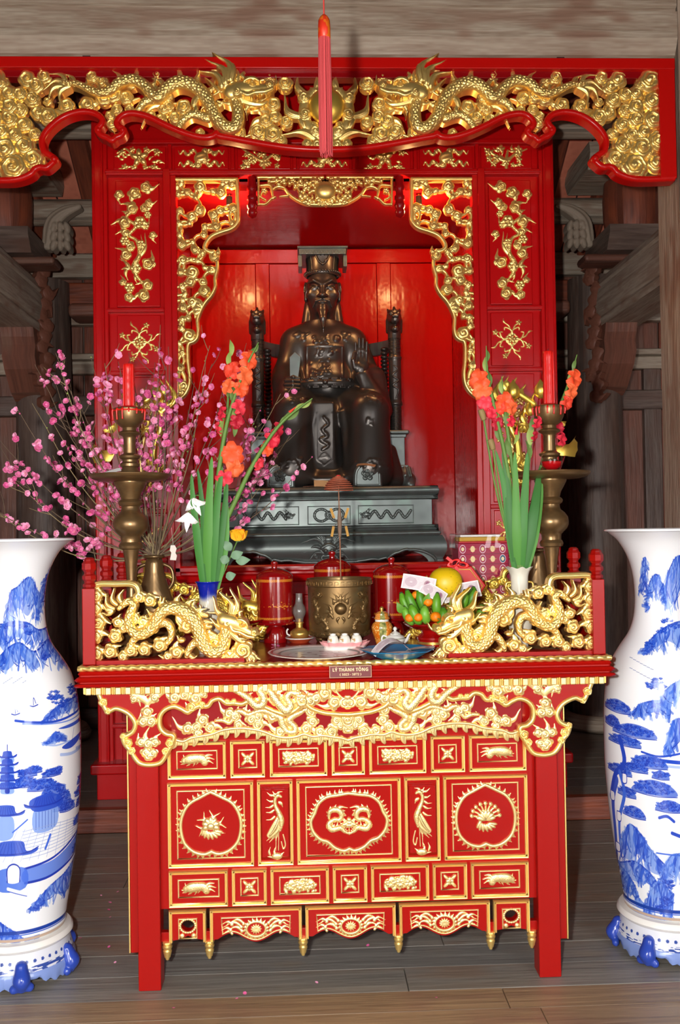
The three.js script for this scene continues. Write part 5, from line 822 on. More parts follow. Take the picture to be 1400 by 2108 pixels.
tube([[118, 170, 14], [122, 130, 20], [160, 112, 22], [270, 112, 22], [380, 112, 22], [425, 135, 22], [440, 190, 18]], { base: 0.004, k: 0.8, groove: 0.2 });
tube([[108, 140, 8], [108, 400, 8], [112, 660, 8]], { k: 0.5 });
for (const [x, y, r, an, tl] of [[440, 205, 38, 0.3, 0.3], [520, 230, 42, 0.4, 0.2], [135, 195, 44, 0, 0.2], [130, 290, 44, 0, 0.3], [150, 390, 50, 0, 0.2], [130, 490, 44, 0, 1.4], [135, 615, 46, 0.3, 0.4], [235, 600, 46, 0.6, 0.4], [325, 635, 34, 0.3, 0.2], [385, 590, 44, 0.5, 0.2], [480, 585, 42, 0.4, 0.2], [590, 555, 46, 0.8, 0.6], [270, 490, 44, 0.6, 0.6], [335, 430, 34, 0.6, 0.2], [290, 390, 34, 1.4, 0.3], [400, 370, 38, 1, 0.2], [470, 385, 34, 0.4, 0.2], [530, 415, 50, 0.3, 0.6], [790, 415, 50, 2.2, 1.8], [715, 605, 44, 1.4, 1], [650, 635, 30, 3.1, 0.8], [1190, 590, 66, 1.9, 0.2], [1060, 645, 46, 0, 0.2], [1250, 650, 38, 0, 0.2], [1000, 660, 30, 0, 0], [1130, 640, 40, 1.57, 0]]) d.cloud(...w(x, y), r * Q, an, { tail: tl, base: 0.003 });
for (const [a1, b1, c1, d1, r] of [[260, 290, 185, 180, 16], [280, 260, 245, 145, 16], [310, 240, 320, 145, 16], [250, 300, 170, 265, 14], [250, 310, 170, 330, 14], [760, 520, 710, 490, 16], [640, 300, 610, 205, 18], [700, 270, 630, 240, 16], [680, 310, 790, 400, 26], [850, 300, 830, 235, 16], [930, 340, 870, 270, 18], [960, 420, 900, 380, 14], [950, 450, 890, 440, 14], [960, 480, 905, 500, 14], [1125, 440, 1135, 520, 14]]) d.fl(...w(a1, b1), ...w(c1, d1), r * Q, { base: 0.006, bend: 0.8 });
tube([[570, 400, 34], [640, 395, 28], [675, 450, 24], [668, 510, 20], [640, 540, 18]], { base: 0.004, scales: 0.009 });
tube([[900, 520, 34], [845, 535, 28], [805, 580, 24], [790, 630, 18]], { base: 0.008, scales: 0.009 }); { const p = d.T(...w(820, 635)); claw(d.r, p[0], p[1], -0.4, 0.022, 0.008); }
tube([[460, 470, 26], [400, 520, 24], [380, 580, 16]], { base: 0.004, scales: 0.009 });
tube([[1000, 600, 30], [1100, 620, 30], [1190, 600, 24]], { k: 0.5 });
dragonBody(d.r, W([[300, 290, 16], [370, 235, 26], [405, 265, 28], [380, 330, 32], [375, 400, 34], [420, 468, 38], [490, 462, 40], [560, 400, 42], [600, 320, 44], [670, 285, 46], [760, 300, 50], [840, 370, 52], [880, 450, 52], [910, 540, 52], [980, 600, 48], [1045, 570, 44], [1065, 490, 44], [1075, 420, 44]]), { base: 0.01, fins: 1, every: 0.036, finLen: 1.9, scales: 0.0125, skip: 0.06 });
{ const p = d.T(...w(1065, 375)); dragonHead(d.r, p[0], p[1], 0.118, 0.52, -1, 0.022); }
const dg = d.r.build(zD, 0.03), dm = mirrorX(dg);
for (const m of [0, 1]) { part(t, 'dragon_rail', m ? dm : dg, M.gold, `gilded openwork dragon at the front ${m ? 'right' : 'left'} corner`); const r = part(t, 'dragon_rail', m ? dm : dg, M.goldLeaf, `gilded openwork dragon at the back ${m ? 'right' : 'left'}`); r.position.z = -0.56; r.position.x = (m ? -1 : 1) * 0.045; r.position.y = 0.0; }
for (const m of [-1, 1]) part(t, 'rail_plinth', box(Math.min(m * 0.36, m * 0.88), Math.max(m * 0.36, m * 0.88), yT - 0.004, yT + 0.013, zD - 0.03, zD + 0.02, 0.002, 'x'), M.red);
}
// ---------------------------------------------------------------- bodies from distance fields
class Field {
constructor(a, b, c) { this.a = a; this.c = c; this.n = [0, 1, 2].map((i) => Math.ceil((b[i] - a[i]) / c) + 1); this.f = new Float32Array(this.n[0] * this.n[1] * this.n[2]).fill(1); }
add(fn, lo, hi, k = 0.02, cut = false) {
const { a, c, n, f } = this, m = k + 3 * c, i0 = [0, 1, 2].map((i) => Math.max(0, Math.floor((lo[i] - m - a[i]) / c))), i1 = [0, 1, 2].map((i) => Math.min(n[i] - 1, Math.ceil((hi[i] + m - a[i]) / c)));
for (let z = i0[2]; z <= i1[2]; z++) for (let y = i0[1]; y <= i1[1]; y++) for (let x = i0[0]; x <= i1[0]; x++) {
const q = (z * n[1] + y) * n[0] + x; let d = fn(a[0] + x * c, a[1] + y * c, a[2] + z * c); if (cut) { d = -d; const h = Math.max(k - Math.abs(f[q] - d), 0) / k; f[q] = Math.max(f[q], d) + h * h * k * 0.25; continue; }
const h = Math.max(k - Math.abs(f[q] - d), 0) / k; f[q] = Math.min(f[q], d) - h * h * k * 0.25;
}
}
cone(p, r0, q, r1, k) { // tapered capsule
const dx = q[0] - p[0], dy = q[1] - p[1], dz = q[2] - p[2], l2 = dx * dx + dy * dy + dz * dz + 1e-9, m = Math.max(r0, r1);
this.add((x, y, z) => { const t = clamp(((x - p[0]) * dx + (y - p[1]) * dy + (z - p[2]) * dz) / l2, 0, 1); return Math.hypot(x - p[0] - dx * t, y - p[1] - dy * t, z - p[2] - dz * t) - r0 - (r1 - r0) * t; }, [0, 1, 2].map((i) => Math.min(p[i], q[i]) - m), [0, 1, 2].map((i) => Math.max(p[i], q[i]) + m), k);
}
ball(p, r, k, cut) { const [a, b, c] = r, m = Math.min(a, b, c); this.add((x, y, z) => { const u = (x - p[0]) / a, v = (y - p[1]) / b, w = (z - p[2]) / c, l = Math.hypot(u, v, w); return (l - 1) * m * (l < 1 ? 1 : 1); }, p.map((v, i) => v - r[i]), p.map((v, i) => v + r[i]), k, cut); }
slab(p, h, r, k) { this.add((x, y, z) => { const a = Math.abs(x - p[0]) - h[0] + r, b = Math.abs(y - p[1]) - h[1] + r, c = Math.abs(z - p[2]) - h[2] + r; return Math.hypot(Math.max(a, 0), Math.max(b, 0), Math.max(c, 0)) + Math.min(Math.max(a, b, c), 0) - r; }, p.map((v, i) => v - h[i]), p.map((v, i) => v + h[i]), k); }
mesh() { // surface nets
const { a, c, n, f } = this, [nx, ny, nz] = n, id = new Int32Array(nx * ny * nz).fill(-1), pos = [], idx = [], sx = 1, sy = nx, sz = nx * ny, co = [0, sx, sy, sx + sy, sz, sx + sz, sy + sz, sx + sy + sz], E = [[0, 1], [2, 3], [4, 5], [6, 7], [0, 2], [1, 3], [4, 6], [5, 7], [0, 4], [1, 5], [2, 6], [3, 7]];
for (let z = 0; z < nz - 1; z++) for (let y = 0; y < ny - 1; y++) for (let x = 0; x < nx - 1; x++) {
const q = z * sz + y * sy + x; let mask = 0; for (let i = 0; i < 8; i++) if (f[q + co[i]] < 0) mask |= 1 << i; if (!mask || mask === 255) continue;
let px = 0, py = 0, pz = 0, m = 0;
for (const [i, j] of E) { if (((mask >> i) & 1) === ((mask >> j) & 1)) continue; const u = f[q + co[i]], v = f[q + co[j]], t = u / (u - v); px += (i & 1) + ((j & 1) - (i & 1)) * t; py += ((i >> 1) & 1) + (((j >> 1) & 1) - ((i >> 1) & 1)) * t; pz += (i >> 2) + ((j >> 2) - (i >> 2)) * t; m++; }
id[q] = pos.length / 3; pos.push(a[0] + (x + px / m) * c, a[1] + (y + py / m) * c, a[2] + (z + pz / m) * c);
}
const quad = (p, q, r, s, flip) => { if (p < 0 || q < 0 || r < 0 || s < 0) return; if (flip) idx.push(p, r, q, p, s, r); else idx.push(p, q, r, p, r, s); };
for (let z = 1; z < nz - 1; z++) for (let y = 1; y < ny - 1; y++) for (let x = 1; x < nx - 1; x++) {
const q = z * sz + y * sy + x, s = f[q] < 0;
if (s !== f[q + sx] < 0) quad(id[q], id[q - sy], id[q - sy - sz], id[q - sz], s ? false : true);
if (s !== f[q + sy] < 0) quad(id[q], id[q - sz], id[q - sz - sx], id[q - sx], s ? false : true);
if (s !== f[q + sz] < 0) quad(id[q], id[q - sx], id[q - sx - sy], id[q - sy], s ? false : true);
}
const g = new THREE.BufferGeometry(); g.setAttribute('position', new THREE.Float32BufferAttribute(pos, 3)); g.setIndex(idx); g.computeVertexNormals();
return g;
}
}
Relief.prototype.sample = function (x, y) { const i = (x - this.x0) / this.c, j = (y - this.y0) / this.c, a = Math.floor(i), b = Math.floor(j); if (a < 0 || b < 0 || a >= this.nx - 1 || b >= this.ny - 1) return 0; const h = (p, q) => { const k = q * this.nx + p; return this.D[k] > 0 ? Math.max(0, this.H[k]) : 0; }, u = i - a, v = j - b; return lerp(lerp(h(a, b), h(a + 1, b), u), lerp(h(a, b + 1), h(a + 1, b + 1), u), v); };
function emboss(g, rel, amp, minZ = 0.25) { const p = g.attributes.position, n = g.attributes.normal; for (let i = 0; i < p.count; i++) if (n.getZ(i) > minZ) { const h = rel.sample(p.getX(i), p.getY(i)) * amp * smooth(minZ, minZ + 0.2, n.getZ(i)); p.setXYZ(i, p.getX(i) + n.getX(i) * h, p.getY(i) + n.getY(i) * h, p.getZ(i) + n.getZ(i) * h); } g.computeVertexNormals(); return g; }
const J = (px, py, z) => { const p = P(px, py, z); return [p.x, p.y, p.z]; };
const PED_Y = 1.845;
// ---------------------------------------------------------------- the bronze figure
{
const st = thing('bronze_statue', 'dark bronze statue of a seated bearded king in a flat-topped crown, palm raised', 'statue');
const b = new Field([-0.47, PED_Y - 0.01, -2.95], [0.47, 2.93, -2.0], 0.0056), k = 0.05;
const cone = (x0, y0, z0, r0, x1, y1, z1, r1, kk = k) => b.cone(J(x0, y0, z0), r0, J(x1, y1, z1), r1, kk), ball = (x, y, z, r, kk = k) => b.ball(J(x, y, z), r, kk);
ball(666, 732, -2.63, [0.185, 0.2, 0.155]); cone(614, 708, -2.64, 0.085, 716, 708, -2.64, 0.085, 0.08); cone(664, 668, -2.65, 0.072, 612, 706, -2.65, 0.078, 0.06); cone(664, 668, -2.65, 0.072, 720, 706, -2.65, 0.078, 0.06);
ball(668, 790, -2.6, [0.195, 0.15, 0.165]); cone(615, 838, -2.6, 0.15, 728, 838, -2.6, 0.15); cone(664, 640, -2.64, 0.075, 664, 690, -2.65, 0.085, 0.04);
// thighs and robed shins
cone(628, 838, -2.55, 0.14, 603, 848, -2.3, 0.112, 0.07); cone(716, 838, -2.55, 0.14, 760, 848, -2.3, 0.116, 0.07);
cone(603, 848, -2.3, 0.112, 596, 962, -2.27, 0.145, 0.05); cone(760, 848, -2.3, 0.116, 760, 962, -2.27, 0.145, 0.05);
cone(667, 860, -2.42, 0.12, 667, 965, -2.38, 0.13, 0.05); b.ball([-0.01, PED_Y + 0.05, -2.42], [0.4, 0.075, 0.24], 0.05); b.cone(J(800, 930, -2.4), 0.05, J(808, 985, -2.38), 0.07, 0.06); b.cone(J(545, 930, -2.4), 0.05, J(538, 985, -2.38), 0.07, 0.06);
// long panel hanging between the knees
b.slab([J(667, 900, -2.27)[0], J(667, 895, -2.27)[1], -2.285], [0.066, 0.2, 0.03], 0.014, 0.035);
// arms: fist side, raised side, wide sleeves
cone(606, 708, -2.63, 0.084, 588, 775, -2.56, 0.076, 0.06); cone(588, 775, -2.56, 0.076, 595, 796, -2.4, 0.068, 0.05); cone(588, 790, -2.5, 0.08, 588, 850, -2.45, 0.075, 0.06); cone(590, 812, -2.36, 0.05, 572, 860, -2.36, 0.045, 0.05);
cone(726, 708, -2.63, 0.084, 762, 785, -2.54, 0.08, 0.06); cone(762, 788, -2.53, 0.078, 747, 772, -2.41, 0.058, 0.05);
for (const [dx, r] of [[-6, 0.03], [4, 0.032], [14, 0.028]]) { cone(744 + dx * 0.5, 772, -2.37, 0.026, 764 + dx, 815, -2.36, r, 0.02); cone(764 + dx, 815, -2.36, r, 786 + dx * 0.6, 852, -2.34, 0.02, 0.02); } cone(770, 780, -2.47, 0.07, 790, 845, -2.42, 0.055, 0.06);
// robe folds beside the panel
for (const [x0, x1] of [[705, 716], [722, 735], [640, 628], [630, 614]]) cone(x0, 850, -2.33, 0.014, x1, 955, -2.25, 0.02, 0.035);
const robe = traced(-2.3, 560, 660, 820, 985, 0.0045), R = robe; seed(17);
const at = (z, x, y) => { const p = P(x, y, z), q = robe; return [p.x, p.y]; }, rel = robe.r, px = 3.0e-3;
const swirl = (x0, y0, x1, y1, n, z, s) => { for (let i = 0; i < n; i++) { const [x, y] = at(z, lerp(x0, x1, rnd()), lerp(y0, y1, rnd())); rnd() < 0.5 ? rel.spiral(x, y, s * rnd(0.8, 1.3), { turns: 1.6, dir: rnd() < 0.5 ? 1 : -1, k: 0.5 }) : rel.flame(x, y, rnd(6.3), s * 3, s * 0.55, { bend: 1, k: 0.7 }); } };
const bar = (z, x0, y0, x1, y1, w = 0.006) => rel.tube([[...at(z, x0, y0), w], [...at(z, x1, y1), w]], { k: 0.8 });
bar(-2.46, 631, 710, 706, 710); bar(-2.46, 631, 785, 706, 785); bar(-2.46, 631, 710, 631, 785); bar(-2.46, 706, 710, 706, 785); swirl(638, 717, 700, 780, 34, -2.46, 0.013);
swirl(606, 682, 640, 700, 9, -2.5, 0.016); swirl(690, 682, 724, 700, 9, -2.5, 0.016); swirl(645, 690, 688, 704, 8, -2.48, 0.014); swirl(595, 815, 630, 830, 10, -2.2, 0.012); swirl(735, 815, 785, 830, 10, -2.2, 0.012); swirl(757, 858, 768, 878, 7, -2.15, 0.012); swirl(720, 945, 800, 962, 24, -2.13, 0.012); swirl(560, 945, 620, 962, 14, -2.13, 0.012);
{ const q = (x, y, r) => [...at(-2.255, x, y), r]; rel.tube([q(666, 858, 0.008), q(676, 872, 0.009), q(664, 884, 0.009), q(674, 898, 0.01), q(660, 905, 0.01), q(676, 916, 0.01), q(664, 926, 0.008)], { scales: 0.012 }); for (const [x0, y0, x1, y1] of [[652, 850, 652, 945], [684, 850, 684, 945], [652, 945, 668, 958], [668, 958, 684, 945]]) bar(-2.255, x0, y0, x1, y1, 0.004); for (let i = 0; i < 3; i++) rel.tube([q(656 + i * 2, 944, 0.003), q(668, 932 + i * 4, 0.003), q(680 - i * 2, 944, 0.003)], {}); }
let g = b.mesh(); g = emboss(g, rel, 0.8, 0.15);
part(st, 'robed_body', g, M.bronze);
// belt with plaques
const belt = []; for (let i = -4; i <= 4; i++) { const a = i * 0.24, c = P(668, 798, -2.6), x = c.x + Math.sin(a) * 0.236, z = -2.6 + Math.cos(a) * 0.212, w = 0.022; const q = box(-w, w, -0.034, 0.034, -0.012, 0.008, 0.005); belt.push(put(q, x, c.y, z, 0, a * 1.05, 0)); const f = box(-w * 0.6, w * 0.6, -0.024, 0.024, 0, 0.013, 0.004); belt.push(put(f, x, c.y, z, 0, a * 1.05, 0)); }
const stud = new THREE.SphereGeometry(0.018, 14, 10); { const c = P(668, 798, -2.6); belt.push(put(stud, c.x, c.y, -2.37)); const band = new THREE.TorusGeometry(0.222, 0.034, 10, 48); band.rotateX(Math.PI / 2); band.scale(1, 0.9, 0.89); belt.push(put(band, c.x, c.y, -2.6)); }
part(st, 'belt', belt.map((q) => { const h = q.index ? q.toNonIndexed() : q; h.deleteAttribute('uv'); return h; }), M.bronze);
// head
const hz = -2.62, h = new Field([-0.22, 2.5, -2.82], [0.2, 3.3, -2.4], 0.0042), hc = (x0, y0, z0, r0, x1, y1, z1, r1, kk = 0.012) => h.cone(J(x0, y0, hz + z0), r0, J(x1, y1, hz + z1), r1, kk), hb = (x, y, z, r, kk = 0.02, cut) => h.ball(J(x, y, hz + z), r, kk, cut);
hb(664, 592, 0, [0.099, 0.135, 0.118]); hb(664, 622, 0.03, [0.086, 0.09, 0.088], 0.04); hb(664, 640, 0.055, [0.04, 0.035, 0.04], 0.03); hc(664, 630, -0.03, 0.072, 664, 690, -0.03, 0.085, 0.03);
hb(649, 592, 0.115, [0.03, 0.019, 0.02], 0.012, true); hb(680, 592, 0.115, [0.03, 0.019, 0.02], 0.012, true); // eye hollows
for (const s of [-1, 1]) { const X = (d) => 664 + s * d; hb(X(15.5), 593, 0.094, [0.023, 0.014, 0.016], 0.006); hc(X(6), 588.5, 0.114, 0.005, X(25), 589.5, 0.085, 0.0045, 0.006); hc(X(7), 597, 0.112, 0.0045, X(24), 596.5, 0.085, 0.004, 0.006); hc(X(4.5), 584, 0.122, 0.009, X(18), 577, 0.112, 0.009, 0.012); hc(X(18), 577, 0.112, 0.009, X(30), 583, 0.075, 0.006, 0.012); hb(X(23), 606, 0.07, [0.032, 0.028, 0.03], 0.03); hb(X(7), 608.5, 0.122, [0.012, 0.009, 0.012], 0.008); hc(X(3), 616, 0.122, 0.007, X(14), 619, 0.108, 0.007, 0.006); hc(X(14), 619, 0.108, 0.007, X(20), 633, 0.09, 0.004, 0.006); hb(X(35), 597, -0.01, [0.013, 0.05, 0.032], 0.012); hb(X(34.5), 616, -0.005, [0.011, 0.022, 0.016], 0.01); hb(X(36.5), 594, 0.01, [0.008, 0.03, 0.014], 0.004, true); hc(X(28), 628, -0.06, 0.03, X(33), 680, -0.05, 0.04, 0.02); }
hc(664, 582, 0.11, 0.012, 664, 606, 0.135, 0.0165, 0.014); hb(664, 607.5, 0.137, [0.018, 0.013, 0.016], 0.01);
hb(664, 622.5, 0.112, [0.028, 0.008, 0.016], 0.006); hb(664, 628.5, 0.11, [0.022, 0.0085, 0.015], 0.005); // lips
hc(664, 638, 0.1, 0.03, 665, 655, 0.125, 0.022, 0.015); hc(665, 655, 0.125, 0.022, 666, 684, 0.14, 0.004, 0.01); for (const d of [-4, 0, 4]) hc(664 + d, 640, 0.125, 0.007, 665.5 + d * 0.3, 674, 0.147, 0.003, 0.005);
part(st, 'head', h.mesh(), M.bronze);
const ng = new THREE.TorusGeometry(0.098, 0.014, 10, 40); ng.rotateX(Math.PI / 2); { const c = P(664, 676, hz - 0.03); part(st, 'collar', put(ng, c.x, c.y, hz - 0.03, 0.12), M.bronze); }
// crown
const c0 = P(664, 568, hz), yT = PY(664, 517, hz), ch = yT - c0.y, cx = c0.x, crown = part(st, 'crown', put(lathe([[0.104, -0.012], [0.112, -0.005], [0.112, 0.012], [0.106, 0.016], [0.103, ch * 0.35], [0.108, ch * 0.7], [0.118, ch], [0.001, ch]], 40), cx, c0.y, hz), M.bronze);
const tw = []; for (let i = 0; i < 40; i++) { const a = i / 40 * 6.283; const s = new THREE.SphereGeometry(0.0085, 8, 6); s.scale(0.7, 1.3, 1); tw.push(put(s, cx + Math.sin(a) * 0.113, c0.y + 0.006, hz + Math.cos(a) * 0.113, 0, a, 0.6)); } part(crown, 'twisted_band', tw, M.bronze);
{ const r = new Relief(-0.12, -0.02, 0.12, ch + 0.02, 0.003); for (const s of [-1, 1]) { r.tube([[s * 0.075, 0.02, 0.0035], [s * 0.08, ch * 0.6, 0.0035], [s * 0.088, ch - 0.005, 0.0035]], {}); r.tube([[0, ch * 0.3, 0.007], [s * 0.025, ch * 0.42, 0.008], [s * 0.042, ch * 0.68, 0.007], [s * 0.028, ch * 0.8, 0.006], [s * 0.012, ch * 0.66, 0.006]], { k: 1 }); } r.dome(0, ch * 0.3, 0.012, 0.01, { k: 1 }); r.dome(0.022, ch * 0.44, 0.011, 0.011, { k: 1 }); r.tube([[-0.02, ch * 0.72, 0.006], [0, ch * 0.78, 0.006], [0.02, ch * 0.72, 0.006]], {}); part(crown, 'crown_relief', r.build(0, 0.004, (x, y, z) => { const a = x / 0.106, R2 = 0.104 + 0.014 * Math.pow(y / ch, 2) + z; return [cx + Math.sin(a) * R2, c0.y + y, hz + Math.cos(a) * R2]; }), M.bronze); }
{ const p0 = P(612, 506, hz + 0.14), p1 = P(716, 506, hz + 0.14), y1 = p0.y, hw = (p1.x - p0.x) / 2; part(crown, 'crown_board', [box(cx - hw, cx + hw, y1 - 0.012, y1, hz - 0.22, hz + 0.14, 0.003), box(cx - hw * 0.93, cx + hw * 0.93, y1 - 0.048, y1 - 0.01, hz - 0.2, hz + 0.125, 0.004)], M.bronzeGrey); for (const s of [-1, 1]) part(crown, 'side_flap', box(cx + s * hw * 0.9 - 0.012, cx + s * hw * 0.9 + 0.012, y1 - 0.12, y1 - 0.046, hz - 0.06, hz + 0.1, 0.004), M.bronzeGrey); const r = new Relief(-hw, -0.02, hw, 0.02, 0.003); for (let i = 0; i < 8; i++) { r.tube([[-0.13 + i * 0.034, -0.012, 0.003], [-0.115 + i * 0.034, 0.008, 0.003], [-0.1 + i * 0.034, -0.012, 0.003]], {}); } r.tube([[-0.14, -0.016, 0.002], [0.14, -0.016, 0.002]], {}); part(crown, 'board_relief', put(r.build(0, 0.003), cx, y1 - 0.03, hz + 0.126), M.bronzeGrey); }
// raised hand, palm to the front, five fingers
const f = new Field([...J(715, 790, -2.46).slice(0, 2), -2.46], [...J(775, 680, -2.3).slice(0, 2), -2.29], 0.003), hz2 = -2.37, fc = (x0, y0, z0, r0, x1, y1, z1, r1, kk = 0.006) => f.cone(J(x0, y0, hz2 + z0), r0, J(x1, y1, hz2 + z1), r1, kk);
f.ball(J(744, 752, hz2), [0.046, 0.05, 0.022], 0.012); fc(744, 760, 0, 0.03, 746, 780, -0.005, 0.034, 0.012); f.ball(J(736, 756, hz2 + 0.014), [0.022, 0.034, 0.018], 0.008);
for (const [x, tx, top, r] of [[732.5, 732, 703, 0.0098], [739.5, 739.5, 694, 0.0104], [746.8, 747.3, 695, 0.0104], [753.8, 755, 702, 0.0094]]) { const mid = (738 + top) / 2; fc(x, 742, 0.002, r * 1.12, x + (tx - x) * 0.4, mid + 5, 0.003, r * 1.05); fc(x + (tx - x) * 0.4, mid + 5, 0.003, r * 1.05, tx, top + 3, 0.008, r * 0.86); }
fc(730, 757, 0.014, 0.014, 727, 741, 0.018, 0.0125); fc(727, 741, 0.018, 0.0125, 729, 726, 0.014, 0.0095);
part(st, 'raised_hand', f.mesh(), M.bronze);
// fist around the tablet
const q = new Field([...J(576, 822, -2.4).slice(0, 2), -2.44], [...J(628, 768, -2.4).slice(0, 2), -2.24], 0.003), z3 = -2.33, qc = (x0, y0, z0, r0, x1, y1, z1, r1, kk = 0.005) => q.cone(J(x0, y0, z3 + z0), r0, J(x1, y1, z3 + z1), r1, kk);
q.ball(J(600, 796, z3 - 0.015), [0.045, 0.046, 0.036], 0.01); for (let i = 0; i < 4; i++) { const y = 784 + i * 8; qc(588, y, 0.012, 0.0115, 603, y, 0.034, 0.0115); qc(603, y, 0.034, 0.0115, 616, y + 0.5, 0.016, 0.0105); } qc(590, 780, 0.0, 0.0125, 604, 776, 0.022, 0.0115); qc(604, 776, 0.022, 0.0115, 616, 779, 0.012, 0.01); qc(592, 800, -0.03, 0.045, 586, 802, -0.09, 0.05, 0.01);
part(st, 'closed_hand', q.mesh(), M.bronze);
{ const pts = [[597, 790], [595.5, 736], [607, 724.5], [620, 735], [613, 790]].map(([x, y]) => { const p = P(x, y, -2.315); return [p.x, p.y]; }); const tb = part(st, 'tablet', extrude(pts, -2.325, -2.307, 0.003), M.bronzeGrey, 'flat pointed tablet held in the fist'); }
// upturned shoes
for (const x of [757, 577]) { const c = P(x, 985, -2.14), pts = []; const w = 0.085, hh = 0.09; pts.push([-w, -0.062], [w, -0.062], [w * 0.98, 0.01]); for (let i = 1; i < 10; i++) { const a = i / 10 * Math.PI; pts.push([Math.cos(a) * w * 0.94, 0.02 + Math.sin(a) * hh * 0.72]); } pts.push([-w * 0.98, 0.01]); const y = PED_Y + 0.062; const sh = part(st, 'shoe', [put(extrude(pts, -0.17, 0, 0.01), c.x, y, -2.14), put(extrude(pts.map(([a, e]) => [a * 0.8, e * 0.8]), -0.01, 0.006, 0.004), c.x, y, -2.14)], M.bronzeGrey); const r = new Relief(-0.05, -0.05, 0.05, 0.05, 0.0025); for (let i = 0; i < 5; i++) { const a = i * 1.257 + 0.3; r.spiral(Math.cos(a) * 0.024, Math.sin(a) * 0.024, 0.016, { turns: 1.2, k: 0.6 }); } r.spiral(0, 0, 0.015, { base: 0.003, turns: 1.6, k: 0.8 }); part(sh, 'sole_flower', put(r.build(0, 0.003), c.x, y + 0.012, -2.133), M.bronzeGrey); }
b.f = h.f = f.f = q.f = null;
}
